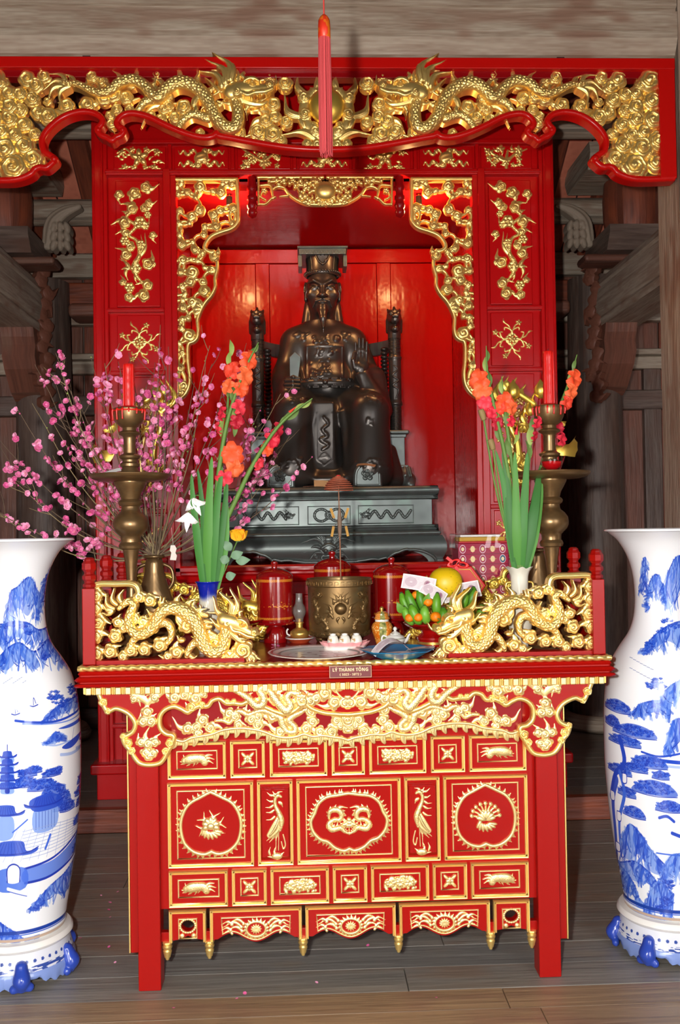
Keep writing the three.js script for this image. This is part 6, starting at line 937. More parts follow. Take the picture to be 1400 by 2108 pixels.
// ---------------------------------------------------------------- throne
{
const t = thing('bronze_throne', 'bronze throne with ringed posts topped by dragon heads behind the statue', 'throne');
const zt = -2.55, seat = []; part(t, 'seat', box(-0.42, 0.4, PED_Y, PED_Y + 0.46, -2.98, -2.6, 0.01), M.bronze);
for (const m of [-1, 1]) {
const x = m < 0 ? PX(531, 760, zt) : PX(813, 760, zt), y = (p) => PY(667, p, zt), col = [];
const y0 = y(890), y1 = y(690), r = 0.036; // ringed column
const pts = [[0.001, y0]]; const N = 64; for (let i = 0; i <= N; i++) { const v = i / N, yy = lerp(y0, y1, v), mid = v > 0.3 && v < 0.74, sec = v > 0.26 && v < 0.78; pts.push([sec ? (mid ? r * 1.1 : r * 1.25) : r * (1 + 0.16 * Math.sin(i * 3.14)), yy]); if (!sec) pts.push([r * 1.14, yy + (y1 - y0) / N * 0.3], [r * 0.94, yy + (y1 - y0) / N * 0.75]); } pts.push([0.001, y1]);
part(t, 'post', put(lathe(pts, 24), x, 0, zt), M.bronze);
const rel = new Relief(-0.1, y(830), 0.1, y(750), 0.003); rel.tube([[0, y(822), 0.005], [0.02, y(806), 0.007], [-0.02, y(796), 0.007], [0.02, y(786), 0.007], [-0.02, y(776), 0.007], [0.015, y(764), 0.006], [-0.01, y(756), 0.005]], { k: 0.9 });
part(t, 'post_relief', rel.build(0, 0.004, (a, e, z) => { const R = r * 1.1 + z; return [x + Math.sin(a / R) * R, e, zt + Math.cos(a / R) * R]; }), M.bronze);
// dragon head finial
const f = new Field([x - 0.08, y(700), zt - 0.12], [x + 0.08, y(622), zt + 0.14], 0.0045), c = (dx, py, dz, r0, ex, qy, ez, r1, k = 0.012) => f.cone([x + dx, y(py), zt + dz], r0, [x + ex, y(qy), zt + ez], r1, k);
c(0, 700, 0, 0.042, 0, 660, 0, 0.04, 0.02); c(0, 655, 0, 0.045, 0, 664, 0.07, 0.03, 0.02); c(0, 676, 0.01, 0.03, 0, 682, 0.06, 0.022, 0.01); for (const s of [-1, 1]) { f.ball([x + s * 0.022, y(650), zt + 0.045], [0.014, 0.014, 0.014], 0.004); c(s * 0.03, 652, 0, 0.012, s * 0.038, 636, -0.03, 0.006); c(s * 0.04, 662, 0, 0.014, s * 0.045, 684, -0.01, 0.008); f.ball([x + s * 0.012, y(659), zt + 0.1], [0.011, 0.01, 0.01], 0.004); c(s * 0.02, 645, 0.03, 0.011, s * 0.035, 641, 0, 0.01, 0.006); } c(0, 644, 0.03, 0.014, 0, 634, 0, 0.008); f.ball([x, y(657), zt + 0.088], [0.02, 0.016, 0.02], 0.008);
part(t, 'dragon_finial', f.mesh(), M.bronze);
// back rail curving behind the figure, beaded arm
const yr = y(703), rail = []; part(t, 'back_rail', put(extrude(curve([[m * 0.02, -2.9], [m * 0.25, -2.86], [x - m * 0.05, -2.74], [x, -2.6]], 6).concat(curve([[x + m * 0.0, -2.66], [x - m * 0.05, -2.8], [m * 0.25, -2.92], [m * 0.02, -2.96]], 6)).map(([a, e]) => [a, -e]), 0, 0.085, 0.004), 0, yr - 0.045, 0, -Math.PI / 2), M.bronzeGrey);
const beads = []; for (let i = 0; i < 22; i++) { const s = new THREE.SphereGeometry(0.026, 10, 8); s.scale(1, 0.6, 1); beads.push(put(s, x - m * 0.055, y(885) + i * (y(705) - y(885)) / 22, zt - 0.12)); } part(t, 'beaded_post', beads, M.bronze);
// stepped foot with crouching lion
const Y0 = PED_Y, yc = y(893); part(t, 'post_foot', [box(x - 0.078, x + 0.078, yc - 0.015, yc + 0.012, zt - 0.08, zt + 0.08, 0.012), box(x - 0.06, x + 0.06, yc - 0.035, yc - 0.012, zt - 0.06, zt + 0.06, 0.006), box(x - 0.05, x + 0.05, Y0 + 0.14, yc - 0.03, zt - 0.05, zt + 0.05, 0.004), box(x - 0.07, x + 0.07, Y0 + 0.125, Y0 + 0.15, zt - 0.07, zt + 0.07, 0.006)].map((g) => g), M.bronzeGrey);
const l = new Field([x - 0.14, Y0 - 0.01, zt - 0.14], [x + 0.14, Y0 + 0.17, zt + 0.16], 0.006); l.slab([x, Y0 + 0.065, zt], [0.09, 0.065, 0.1], 0.03, 0.02); l.ball([x + m * 0.02, Y0 + 0.06, zt + 0.1], [0.05, 0.045, 0.04], 0.02); for (const s of [-1, 1]) { l.cone([x + s * 0.08, Y0 + 0.02, zt + 0.1], 0.024, [x + s * 0.08, Y0 + 0.06, zt + 0.02], 0.04, 0.02); l.ball([x + m * 0.02 + s * 0.02, Y0 + 0.08, zt + 0.135], [0.011, 0.011, 0.011], 0.005); } for (let i = 0; i < 6; i++) l.cone([x - 0.07 + i * 0.028, Y0 + 0.13, zt + 0.08], 0.012, [x - 0.08 + i * 0.032, Y0 + 0.08, zt + 0.115], 0.008, 0.008);
part(t, 'lion_base', l.mesh(), M.bronzeGrey);
}
}
// ---------------------------------------------------------------- bronze pedestal
{
const t = thing('bronze_pedestal', 'grey-green bronze pedestal with panels and scalloped feet under the statue', 'pedestal');
const y1 = PED_Y, zf = -2.03, y = (p) => PY(667, p, zf), W = 0.635, zr = -3.0;
const around = (prof, w, z) => { const g = sweep([[-w, -zr], [-w, -z + 0.002], [-w, -z], [-w + 0.002, -z], [w - 0.002, -z], [w, -z], [w, -z + 0.002], [w, -zr]], prof, false, false); g.rotateX(-Math.PI / 2); return g; };
const h = (p) => y(p);
part(t, 'top_slab', [box(-W + 0.03, W - 0.03, y1 - 0.06, y1, zr, zf - 0.03, 0.004), around([[0.05, y1], [0.02, y1], [0.004, y1 - 0.008], [-0.004, y1 - 0.024], [0, y1 - 0.042], [0.018, y1 - 0.056], [0.03, y1 - 0.06], [0.022, y1 - 0.066], [0.02, y1 - 0.074], [0.035, y1 - 0.08], [0.05, y1 - 0.08]], W, zf)].map((g) => { const q = g.index ? g.toNonIndexed() : g; return q; }), M.bronzeGrey);
const yw0 = y1 - 0.27; part(t, 'waist', box(-W + 0.035, W - 0.035, yw0, y1 - 0.07, zr, zf - 0.035, 0.003), M.bronzeGrey);
part(t, 'waist_moulding', around([[0.05, yw0 + 0.045], [0.034, yw0 + 0.045], [0.022, yw0 + 0.038], [0.026, yw0 + 0.03], [0.014, yw0 + 0.022], [0.016, yw0 + 0.012], [-0.006, yw0 + 0.004], [-0.008, yw0 - 0.01], [0.004, yw0 - 0.02], [0.03, yw0 - 0.024]], W, zf), M.bronzeGrey);
const py1 = h(1041), py0 = h(1080), zp = zf - 0.034; seed(23);
for (const [a, b, kind] of [[490, 616, 0], [633, 722, 1], [737, 852, 0]]) {
const x0 = PX(a, 1060, zp), x1 = PX(b, 1060, zp), c = (x0 + x1) / 2, cy = (py0 + py1) / 2;
const fr = part(t, 'panel_border', fillet(x0, x1, py0, py1, zp + 0.001, 0.006), M.bronzeGrey);
const r = new Relief(x0, py0, x1, py1, 0.003), hw = (x1 - x0) / 2; if (kind) { r.tube(curve(Array.from({ length: 9 }, (_, i) => [c - 0.045 + Math.cos(i * 0.7) * 0.04, cy + Math.sin(i * 0.7) * 0.035, 0.008]), 3), { scales: 0.008, steps: 1 }); r.spiral(c, cy, 0.026, { k: 0.4 }); r.tube(curve(Array.from({ length: 9 }, (_, i) => [c + 0.045 - Math.cos(i * 0.7) * 0.04, cy - Math.sin(i * 0.7) * 0.035, 0.008]), 3), { scales: 0.008, steps: 1 }); } else { const s = c < 0 ? -1 : 1; r.tube(Array.from({ length: 8 }, (_, i) => [c - s * 0.1 + s * i * 0.035, cy + (i % 2 ? 1 : -1) * 0.02, 0.009]), { scales: 0.009 }); dragonHead(r, c - s * 0.1, cy, 0.05, 0, s, 0.004); }
part(fr, 'panel_relief', r.build(zp - 0.001, 0.004), M.bronzeGrey);
}
// bulging lower boards with scalloped edge
const yb0 = 1.405, yb1 = yw0 - 0.018, XW = 0.678, Hh = yb1 - yb0, prof = (x) => { const a = Math.abs(x) / XW; return a > 0.93 ? 0 : a > 0.5 ? 0.42 * Math.pow(Math.sin((a - 0.5) / 0.43 * Math.PI), 0.6) + 0.03 * Math.abs(Math.sin(a * 26)) * (a < 0.68 ? 1 : 0) : a > 0.32 ? lerp(0.06, 0.12, (a - 0.32) / 0.18) * (0.7 + 0.5 * Math.abs(Math.sin(a * 22))) : 0.05 * smooth(0.2, 0.32, a); };
const N = 150, K = 9, pos = [], idx = [], mk = (len, f) => { const o = pos.length / 3; for (let i = 0; i <= N; i++) for (let j = 0; j <= K; j++) { const u = -1 + 2 * i / N, lo = yb0 + Hh * prof(u * XW), v = j / K, yy = lerp(lo, yb1, v), s = (yy - yb0) / Hh, bulge = 0.035 * Math.sin(s * Math.PI * 0.9) + (s < 0.12 ? 0.015 * (1 - s / 0.12) : 0); pos.push(...f(u, yy, bulge)); } for (let i = 0; i < N; i++) for (let j = 0; j < K; j++) { const a = o + i * (K + 1) + j, b = a + K + 1; idx.push(a, b, a + 1, a + 1, b, b + 1); } };
mk(1, (u, yy, b) => [u * (XW - 0.035 + b), yy, zf - 0.03 + b]); mk(1, (u, yy, b) => [XW - 0.035 + b, yy, -2.53 - u * 0.47]); mk(1, (u, yy, b) => [-(XW - 0.035 + b), yy, -2.53 + u * 0.47]); mk(1, (u, yy, b) => [-u * (XW - 0.06), yy, zf - 0.06]);
const g = new THREE.BufferGeometry(); g.setAttribute('position', new THREE.Float32BufferAttribute(pos, 3)); g.setIndex(idx); g.computeVertexNormals(); part(t, 'scalloped_base', g, M.bronzeGrey);
{ const rim = []; for (let i = 0; i <= N; i++) { const u = -1 + 2 * i / N, lo = yb0 + Hh * prof(u * XW); rim.push([u * (XW - 0.02), lo + 0.006, zf - 0.01 + 0.02 * Math.sin((lo - yb0) / Hh * 2.8), 0.009]); } part(t, 'base_rim', rod(rim, 8, 1), M.bronzeGrey); }
const r = new Relief(-0.16, yb0, 0.16, yb1, 0.003), cy = yb0 + Hh * 0.5, ox = PX(677, 1130, zf); for (const s of [-1, 1]) { for (const [a, l, dy] of [[0.25, 0.13, 0.03], [0.0, 0.12, 0.0], [-0.3, 0.1, -0.02], [0.55, 0.12, 0.04], [0.9, 0.07, 0.05]]) r.flame(s * 0.03, cy + dy, s > 0 ? a : Math.PI - a, l, 0.013, { bend: s * 0.8 }); r.dome(s * 0.018, cy - 0.005, 0.013, 0.01, { base: 0.012, k: 1 }); r.spiral(s * 0.075, yb0 + 0.035, 0.014, { dir: s }); } r.dome(0, cy + 0.01, 0.045, 0.04, { k: 0.4 }); r.dome(0, cy + 0.06, 0.03, 0.02, { k: 0.6 }); r.tube([[-0.04, cy + 0.012, 0.007], [0, cy + 0.03, 0.009], [0.04, cy + 0.012, 0.007]], { base: 0.01 }); r.tube([[-0.04, yb0 + 0.04, 0.005], [0.04, yb0 + 0.04, 0.005], [0.035, yb0 + 0.02, 0.005], [-0.035, yb0 + 0.02, 0.005], [-0.04, yb0 + 0.04, 0.005]], {});
part(t, 'beast_mask', put(r.build(0, 0.012), ox, 0, zf + 0.002), M.bronzeGrey, 'beast mask in relief');
}
// ---------------------------------------------------------------- things standing on the altar
function onTable(px, py, y = TABLE_Y) { const d = V((px - 700) / F, -(py - 1054) / F, -1).applyQuaternion(camera.quaternion), t = (y - camera.position.y) / d.y; return V(camera.position.x + d.x * t, y, camera.position.z + d.z * t); }
const std = (color, roughness = 0.5, o = {}) => new THREE.MeshStandardMaterial({ color, roughness, ...o });
const glassMat = new THREE.MeshPhysicalMaterial({ color: '#ffffff', transmission: 1, roughness: 0.03, thickness: 0, ior: 1.5 });
const waxMat = new THREE.MeshPhysicalMaterial({ color: '#d41a12', roughness: 0.35, clearcoat: 0.3 });
// ---- candlesticks
const stickProfile = [[0.001, 0], [0.105, 0], [0.11, 0.012], [0.1, 0.022], [0.082, 0.028], [0.078, 0.04], [0.085, 0.05], [0.07, 0.058], [0.045, 0.075], [0.03, 0.11], [0.021, 0.17], [0.018, 0.25], [0.019, 0.3]];
for (const m of [-1, 1]) {
const z = -0.2, ax0 = m < 0 ? 268 : 1133, dy = m < 0 ? 5 : 0, x = PX(ax0, 1000, z), L = (3.32 - z) / F, Y = (py) => PY(ax0, py + dy, z) - TABLE_Y;
const t = thing('candlestick', `tall brass candlestick with a wide drip tray ${m < 0 ? 'in front of the blossom branches' : 'with the red glass lamp on it'}`, 'candlestick', [x, TABLE_Y, z], 'pair of brass candlesticks');
const up = [[1200, 9.5], [1180, 10], [1157, 12], [1130, 16], [1126, 17], [1124, 23], [1118, 24.5], [1113, 22], [1111, 20], [1106, 20], [1100, 20.5], [1096, 24], [1088, 32], [1080, 35.5], [1073, 36], [1064, 34.5], [1055, 28], [1049, 20.5], [1044, 18.5], [1038, 18], [1035, 23], [1030, 25], [1026, 23], [1023, 18.6], [1012, 21.5], [1002, 27], [994, 31], [990, 33], [987, 33]].map(([p, r]) => [r * L, Y(p)]);
part(t, 'foot', turned(stickProfile.slice(0, 11), 44), M.brass);
part(t, 'shaft', turned([[0.024, 0.14], ...stickProfile.slice(11).filter(([, y]) => y < up[0][1]), ...up], 44), M.brass);
part(t, 'drip_tray', turned([[30, 987], [60, 985.5], [76, 981], [81.5, 975], [82, 972], [80, 971], [74, 976], [60, 979], [16, 979.5]].map(([r, p]) => [r * L, Y(p)]), 56), M.brass);
part(t, 'stem', turned([[22, 979], [22, 968], [17, 962], [16, 958], [20, 955], [20, 950], [15, 946], [15, 942], [21, 938], [22, 934], [17, 931], [12.5, 928], [12, 910], [12.5, 897], [14.5, 893], [21, 890], [22.5, 887], [20, 884], [14.5, 882], [14, 876]].map(([r, p]) => [r * L, Y(p)]), 36), M.brass);
part(t, 'cup', turned([[14, 876], [18, 874], [25, 868], [30, 858], [32, 846], [32.5, 838], [31, 836], [28, 838], [12, 842]].map(([r, p]) => [r * L, Y(p)]), 40), M.brass);
// candle with dripped wax
const cy = Y(840), top = Y(m < 0 ? 745 : 724), r = (m < 0 ? 11.6 : 11) * L, c = thing('candle', `red wax candle with drips on the ${m < 0 ? 'left' : 'right'} candlestick`, 'candle', [x, TABLE_Y + cy, z]); seed(m + 7);
const h = top - cy, wob = []; for (let i = 0; i <= 16; i++) wob.push([r * (1 + 0.05 * Math.sin(i * 2.3) + 0.03 * Math.sin(i * 5.1)), h * i / 16]); part(c, 'wax_stick', lathe([...wob, [r * 0.75, h - 0.001], [0.001, h - 0.006]], 22), waxMat);
part(c, 'wick', rod([[0, h - 0.008, 0, 0.0012], [0.001, h + 0.008, 0, 0.001], [0.003, h + 0.012, 0, 0.001]], 5, 3), M.black);
const pool = lathe([[0.001, 0.018], [r * 1.3, 0.016], [r * 2.3, 0.006], [r * 2.8, 0.0], [r * 2.82, -0.006], [r * 2.5, -0.004], [0.001, -0.004]], 30); part(c, 'wax_pool', pool, waxMat);
for (let i = 0; i < 14; i++) { const a = i / 14 * 6.283 + rnd(0.3), l = rnd(0.012, 0.04), R = 32.8 * L; part(c, 'wax_drip', rod([[Math.sin(a) * R * 0.9, 0.003, Math.cos(a) * R * 0.9, 0.004], [Math.sin(a) * R * 1.03, -0.002, Math.cos(a) * R * 1.03, 0.0042], [Math.sin(a) * R * 1.02, -l * 0.6, Math.cos(a) * R * 1.02, 0.003], [Math.sin(a) * R * 1.0, -l, Math.cos(a) * R * 1.0, 0.0036]], 7, 3), waxMat); }
for (let i = 0; i < 4; i++) { const a = -0.9 + i * 0.6; part(c, 'wax_run', rod([[Math.sin(a) * r * 1.02, h * 0.98, Math.cos(a) * r * 1.02, 0.0018], [Math.sin(a) * r * 1.06, h * rnd(0.4, 0.7), Math.cos(a) * r * 1.06, 0.0026], [Math.sin(a) * r * 1.1, 0.016, Math.cos(a) * r * 1.1, 0.003]], 6, 4), waxMat); }
}
{ // red glass lamp on the right tray
const z = -0.2 + 0.075, p = P(1136, 968, z), y0 = PY(1136, 969.5, z), t = thing('votive_lamp', 'round glass votive lamp half filled with red oil on the right candlestick tray', 'oil lamp', [p.x, y0, z]), r = 0.0395;
part(t, 'red_oil', lathe([[0.001, 0.003], [0.02, 0.004], [0.034, 0.017], [0.0375, 0.032], [0.0375, 0.036], [0.001, 0.036]], 32), new THREE.MeshPhysicalMaterial({ color: '#b00d14', roughness: 0.12, clearcoat: 0.8, clearcoatRoughness: 0.05 }));
part(t, 'glass', lathe([[0.001, 0], [0.022, 0.0], [0.036, 0.015], [0.0405, 0.032], [0.0405, 0.045], [0.036, 0.059], [0.034, 0.062]], 36), glassMat);
part(t, 'wick_holder', put(new THREE.CylinderGeometry(0.008, 0.011, 0.012, 14), 0, 0.041, 0), M.brass);
}
{ const z = -0.17, p = P(228, 981, z), g = new THREE.PlaneGeometry(0.075, 0.034, 6, 2); const q = g.attributes.position; for (let i = 0; i < q.count; i++) q.setZ(i, 0.006 * Math.sin(q.getX(i) * 40)); g.computeVertexNormals(); const m = part(scene, numbered('paper_slip'), put(g, 0, 0, 0, -1.15, 0, 0.28), std('#eceae6', 0.7, { side: THREE.DoubleSide })); m.position.set(p.x, 1.832, z); m.userData = { label: 'white paper slip lying on the left candlestick tray', category: 'paper' }; }
// ---- lacquered round boxes on stems
{
const goldLine = texture(512, 256, (u, v, o) => { o[0] = 0.55; o[1] = 0.035; o[2] = 0.04; const band = (v > 0.885 && v < 0.945) || (v > 0.05 && v < 0.1); const inside = (x) => 0.5 + 0.5 * Math.sin(u * 400 + Math.sin(v * 160) * 2) > x; const c1 = Math.hypot((u - 0.56) * 5, (v - 0.36) * 5) + 0.3 * Math.sin(u * 120) * Math.sin(v * 60), w = Math.abs(c1 - 0.14) < 0.035 || (c1 < 0.5 && Math.abs(v - 0.34 - 0.012 * Math.sin(u * 140)) < 0.009); if ((band && inside(0.25)) || w) { o[0] = 0.86; o[1] = 0.56; o[2] = 0.16; } });
const body = new THREE.MeshPhysicalMaterial({ map: goldLine, roughness: 0.16, clearcoat: 0.9, clearcoatRoughness: 0.06 }), plain = new THREE.MeshPhysicalMaterial({ color: '#8e0a0d', roughness: 0.16, clearcoat: 0.9, clearcoatRoughness: 0.06 });
const spots = [[567, 1321, 'red lacquered round box on a stem at the left of the bronze censer'], [808, 1312, 'red lacquered round box on a stem right of the censer, beside the fruit'], [686, 1300, 'red lacquered round box mostly hidden behind the bronze censer']];
spots.forEach(([px, py, label], i) => {
const p = onTable(px, py), L = (3.32 - p.z) / F, t = thing('lacquer_box', label, 'box', [p.x, TABLE_Y, p.z], 'red lacquered offering boxes'), H = 1.0; const s = L; // measures in photo pixels at this distance
part(t, 'stem', turned([[0.1, 0], [24, 0], [24.5, 5], [23, 16], [21, 26], [17, 30], [15, 32], [15, 37]].map(([a, b]) => [a * s, b * s]), 40), plain);
part(t, 'saucer', turned([[15, 36], [40, 37], [42, 40], [42, 42], [38, 43], [14, 43]].map(([a, b]) => [a * s, b * s]), 48), plain);
const g = lathe([[38, 43], [38, 90], [38, 134]].map(([a, b]) => [a * s, b * s]), 48); const uv = g.attributes.uv, ps = g.attributes.position; for (let k = 0; k < uv.count; k++) uv.setXY(k, uv.getX(k), (ps.getY(k) / s - 43) / 91); g.rotateY(Math.PI); part(t, 'drum', g, body);
const lid = part(t, 'lid', turned([[38, 134], [37.5, 136], [30, 143], [20, 148], [10, 150.5], [6, 151], [5.5, 156], [7.5, 160], [7, 163], [4, 165], [0.1, 165.5]].map(([a, b]) => [a * s, b * s]), 48), plain);
});
}
// ---- bronze censer with incense coil on a rod
{
const p = onTable(700, 1322), s = (3.32 - p.z) / F, t = thing('bronze_censer', 'round bronze censer with a pearl and waves in relief in the middle of the altar', 'censer', [p.x, TABLE_Y, p.z]);
const R = 66; part(t, 'bowl', turned([[0.1, 12], [50, 12], [58, 15], [62, 22], [63.5, 40], [64.5, 80], [65, 116], [67, 118], [67, 130], [66, 132], [62.5, 132], [61, 128], [60, 110], [0.1, 110]].map(([a, b]) => [a * s, b * s]), 72), M.censer);
const feet = []; for (let i = 0; i < 3; i++) { const a = i * 2.094; part(t, 'foot', put(lathe([[0.1, 0], [9, 0], [12, 6], [10, 15]].map(([a1, b1]) => [a1 * s, b1 * s]), 16), Math.sin(a) * 44 * s, 0, Math.cos(a) * 44 * s), M.censer); }
part(t, 'ash', put(new THREE.CylinderGeometry(60 * s, 60 * s, 0.004, 48), 0, 124 * s, 0), std('#9a948a', 0.95));
const r = new Relief(-0.36, 0, 0.36, 135 * s, 0.0022), c = (x, y) => [x * s, y * s];
r.dome(...c(0, 74), 12 * s, 12 * s, { base: 0.002, k: 0.8 }); for (const m of [-1, 1]) { for (const [x, y, ex, ey, w] of [[2, 88, 4, 110, 3], [8, 88, 14, 108, 3], [14, 84, 20, 100, 3], [20, 66, 34, 90, 3.4], [18, 60, 30, 78, 3.4], [16, 56, 40, 68, 3.4], [4, 56, 6, 42, 3], [26, 58, 22, 80, 3]]) r.flame(m * x * s, y * s, Math.atan2(ey - y, m * (ex - x)), Math.hypot(ex - x, ey - y) * s, w * s, { bend: m * 0.8 }); const sp = [[28, 40, 3], [40, 52, 5], [52, 48, 6], [60, 60, 6], [52, 72, 6], [62, 88, 6], [54, 100, 5], [44, 104, 4]].map(([a, b, w]) => [m * a * s, b * s, w * s]); dragonBody(r, sp, { base: 0.001, fins: m, every: 0.014, finLen: 1.5, scales: 0.006, k: 0.5, skip: 0.005 }); dragonHead(r, m * 54 * s, 98 * s, 0.03, 0, m, 0.004); r.cloud(m * 30 * s, 34 * s, 6 * s, m > 0 ? 0.4 : 2.7, {}); }
for (let i = 0; i < 20; i++) for (let k2 = 0; k2 < 3; k2++) { const x = -0.33 + i * 0.035, rr = 0.017 - k2 * 0.005; r.tube(Array.from({ length: 7 }, (_, j) => [x + Math.cos(j * 0.5236) * rr, 17 * s + Math.sin(j * 0.5236) * rr, 0.0014]), { base: 0.0006 * k2, steps: 2 }); }
const key = []; for (let i = 0; i < 30; i++) { const x = -0.34 + i * 0.0228, y = 119.5 * s, e = 0.0055; r.tube([[x, y, 0.0012], [x, y + 2.6 * e, 0.0012], [x + 2.4 * e, y + 2.6 * e, 0.0012], [x + 2.4 * e, y + 0.9 * e, 0.0012], [x + 1.2 * e, y + 0.9 * e, 0.0012]].flatMap((q, j, l) => j ? [[lerp(l[j - 1][0], q[0], 0.5), lerp(l[j - 1][1], q[1], 0.5), 0.0012], q] : [q]), { base: 0.003, steps: 1 }); }
part(t, 'relief', r.build(0, 0.004, (x, y, z) => { const q = (63.5 + 3 * smooth(30, 118, y / s)) * s + z - (y / s < 22 ? (22 - y / s) * 0.25 * s : 0), a = x / (64.5 * s); return [Math.sin(a) * q, y, Math.cos(a) * q]; }), M.censer);
const top = PY(700, 1000, p.z) - TABLE_Y, hx = PX(700, 1190, p.z) - p.x, tr = thing('incense_stand', 'thin rod with paper-bound joint rising from the bronze censer', 'incense stand', [p.x + hx, TABLE_Y + 124 * s, p.z]);
const h = top - 124 * s, yj0 = PY(702, 1105, p.z) - TABLE_Y - 124 * s, yj1 = PY(702, 1045, p.z) - TABLE_Y - 124 * s;
part(tr, 'rod', rod([[0.003, 0, 0, 0.0032], [0.002, h * 0.5, 0, 0.0028], [0, h, 0, 0.0022]], 8, 4), std('#8a5a3c', 0.5)); part(tr, 'binding', rod([[0.002, yj0, 0, 0.006], [0.002, (yj0 + yj1) / 2, 0, 0.0095], [0.002, yj1, 0, 0.005]], 9, 5), std('#7c6553', 0.8));
for (const [a, b] of [[-1, 1], [1, 1], [-1, -1], [1, -1]]) { const g = new THREE.BoxGeometry(0.01, 0.042, 0.002); g.rotateZ(b > 0 ? a * -0.32 : a * 0.2); part(tr, 'paper_wing', put(g, 0.002 + a * 0.029, (yj0 + yj1) / 2 + b * 0.037, 0.004), std('#b98a3e', 0.8)); part(tr, 'wire', rod([[0.002, (yj0 + yj1) / 2, 0.002, 0.0012], [0.002 + a * 0.018, (yj0 + yj1) / 2 + b * 0.012, 0.004, 0.0012], [0.002 + a * 0.027, (yj0 + yj1) / 2 + b * 0.028, 0.004, 0.0012]], 5, 3), std('#5c4a3c', 0.7)); }
const coil = thing('incense_coil', 'reddish incense coil shaped like a dome on top of the thin rod', 'incense', [p.x + hx, TABLE_Y + top - 0.02, p.z]), pts = []; for (let i = 0; i <= 220; i++) { const u = i / 220, a = u * 8 * 6.283, rr = 0.008 + 0.05 * Math.pow(Math.sin(Math.min(1, u * 1.06) * 1.5), 1), yy = 0.058 - 0.056 * Math.pow(u, 1.3); pts.push([Math.cos(a) * rr, yy, Math.sin(a) * rr, 0.0026]); } part(coil, 'spiral', rod(pts, 6, 1), std('#a8563a', 0.85)); part(coil, 'red_tip', put(new THREE.SphereGeometry(0.008, 12, 8), 0, 0.06, 0, 0, 0, 0, [1.2, 0.6, 1.2]), std('#d6302c', 0.7)); part(coil, 'holder', rod([[0, 0, 0, 0.002], [0, 0.058, 0, 0.002]], 6), M.black);
}
// ---- small glass oil lamp
{
const p = onTable(617, 1322), s = (3.32 - p.z) / F, q = (a) => a.map(([x, y]) => [x * s, y * s]), t = thing('oil_lamp', 'small oil lamp with glass chimney and gilt bowl on a saucer, left of the censer', 'oil lamp', [p.x, TABLE_Y, p.z]);
part(t, 'saucer', turned(q([[0.1, 0], [18, 0], [20, 2], [28, 8], [29, 10], [26, 10], [16, 6], [0.1, 5]]), 36), std('#c4502c', 0.35)); part(t, 'saucer_rim', put(new THREE.TorusGeometry(28.3 * s, 1.3 * s, 8, 40), 0, 9.5 * s, 0, Math.PI / 2), M.white);
part(t, 'bowl', lathe(q([[12, 6], [17, 9], [20, 16], [19, 22], [13, 27], [8, 29], [7, 31]]), 32), M.goldOld); part(t, 'burner', turned(q([[7, 30], [7, 38], [9, 39], [9, 41], [6, 42], [6, 48]]), 24), M.goldOld);
part(t, 'chimney', lathe(q([[8, 42], [9, 50], [13, 58], [14, 64], [12, 72], [8, 80], [7, 92], [7, 100]]), 30), new THREE.MeshPhysicalMaterial({ color: '#d8d4cc', transmission: 0.85, roughness: 0.12, thickness: 0 }));
for (const m of [-1, 1]) part(t, 'handle', rod([[m * 19, 14, 0, 1.6], [m * 25, 17, 0, 1.8], [m * 26, 24, 0, 1.8], [m * 23, 28, 0, 2]].map((a) => a.map((v) => v * s)), 8, 4), M.white);
}
// ---- orange jar
{
const p = onTable(787, 1328), s = (3.32 - p.z) / F, q = (a) => a.map(([x, y]) => [x * s, y * s]), t = thing('ceramic_jar', 'small orange and green painted ceramic jar with a domed lid right of the censer', 'jar', [p.x, TABLE_Y, p.z]);
const tex = texture(256, 128, (u, v, o) => { const n = vnoise(u * 30, v * 20, 30, 20), a = Math.abs(((u * 3 + 0.5) % 1) - 0.5) < 0.33; if (a) { o[0] = 0.86; o[1] = 0.42 + 0.12 * n; o[2] = 0.08 + 0.1 * n; if (vnoise(u * 60, v * 40, 60, 40) > 0.72) { o[0] = 0.95; o[1] = 0.8; o[2] = 0.5; } } else { o[0] = 0.35 + 0.5 * n; o[1] = 0.4 + 0.4 * n; o[2] = 0.2 + 0.3 * n; } });
const m = new THREE.MeshPhysicalMaterial({ map: tex, roughness: 0.2, clearcoat: 0.7 }), b = lathe(q([[0.1, 0], [13, 0], [13, 4], [16, 14], [21, 30], [22, 38], [19, 45], [14, 49], [14, 52]]), 36); b.rotateY(Math.PI); part(t, 'body', b, m); part(t, 'neck', turned(q([[14, 49], [14.5, 50], [14, 53.5], [0.1, 53.5]]), 30), M.white); const l = turned(q([[15.5, 53.5], [16, 55], [13.5, 60], [13, 65], [8, 69], [4, 70]]), 30); l.rotateY(Math.PI); const lid = part(t, 'lid', l, m); part(lid, 'knob', lathe(q([[4, 69], [3, 71], [4.5, 74], [3.5, 78], [0.1, 80]]), 18), M.goldOld);
}
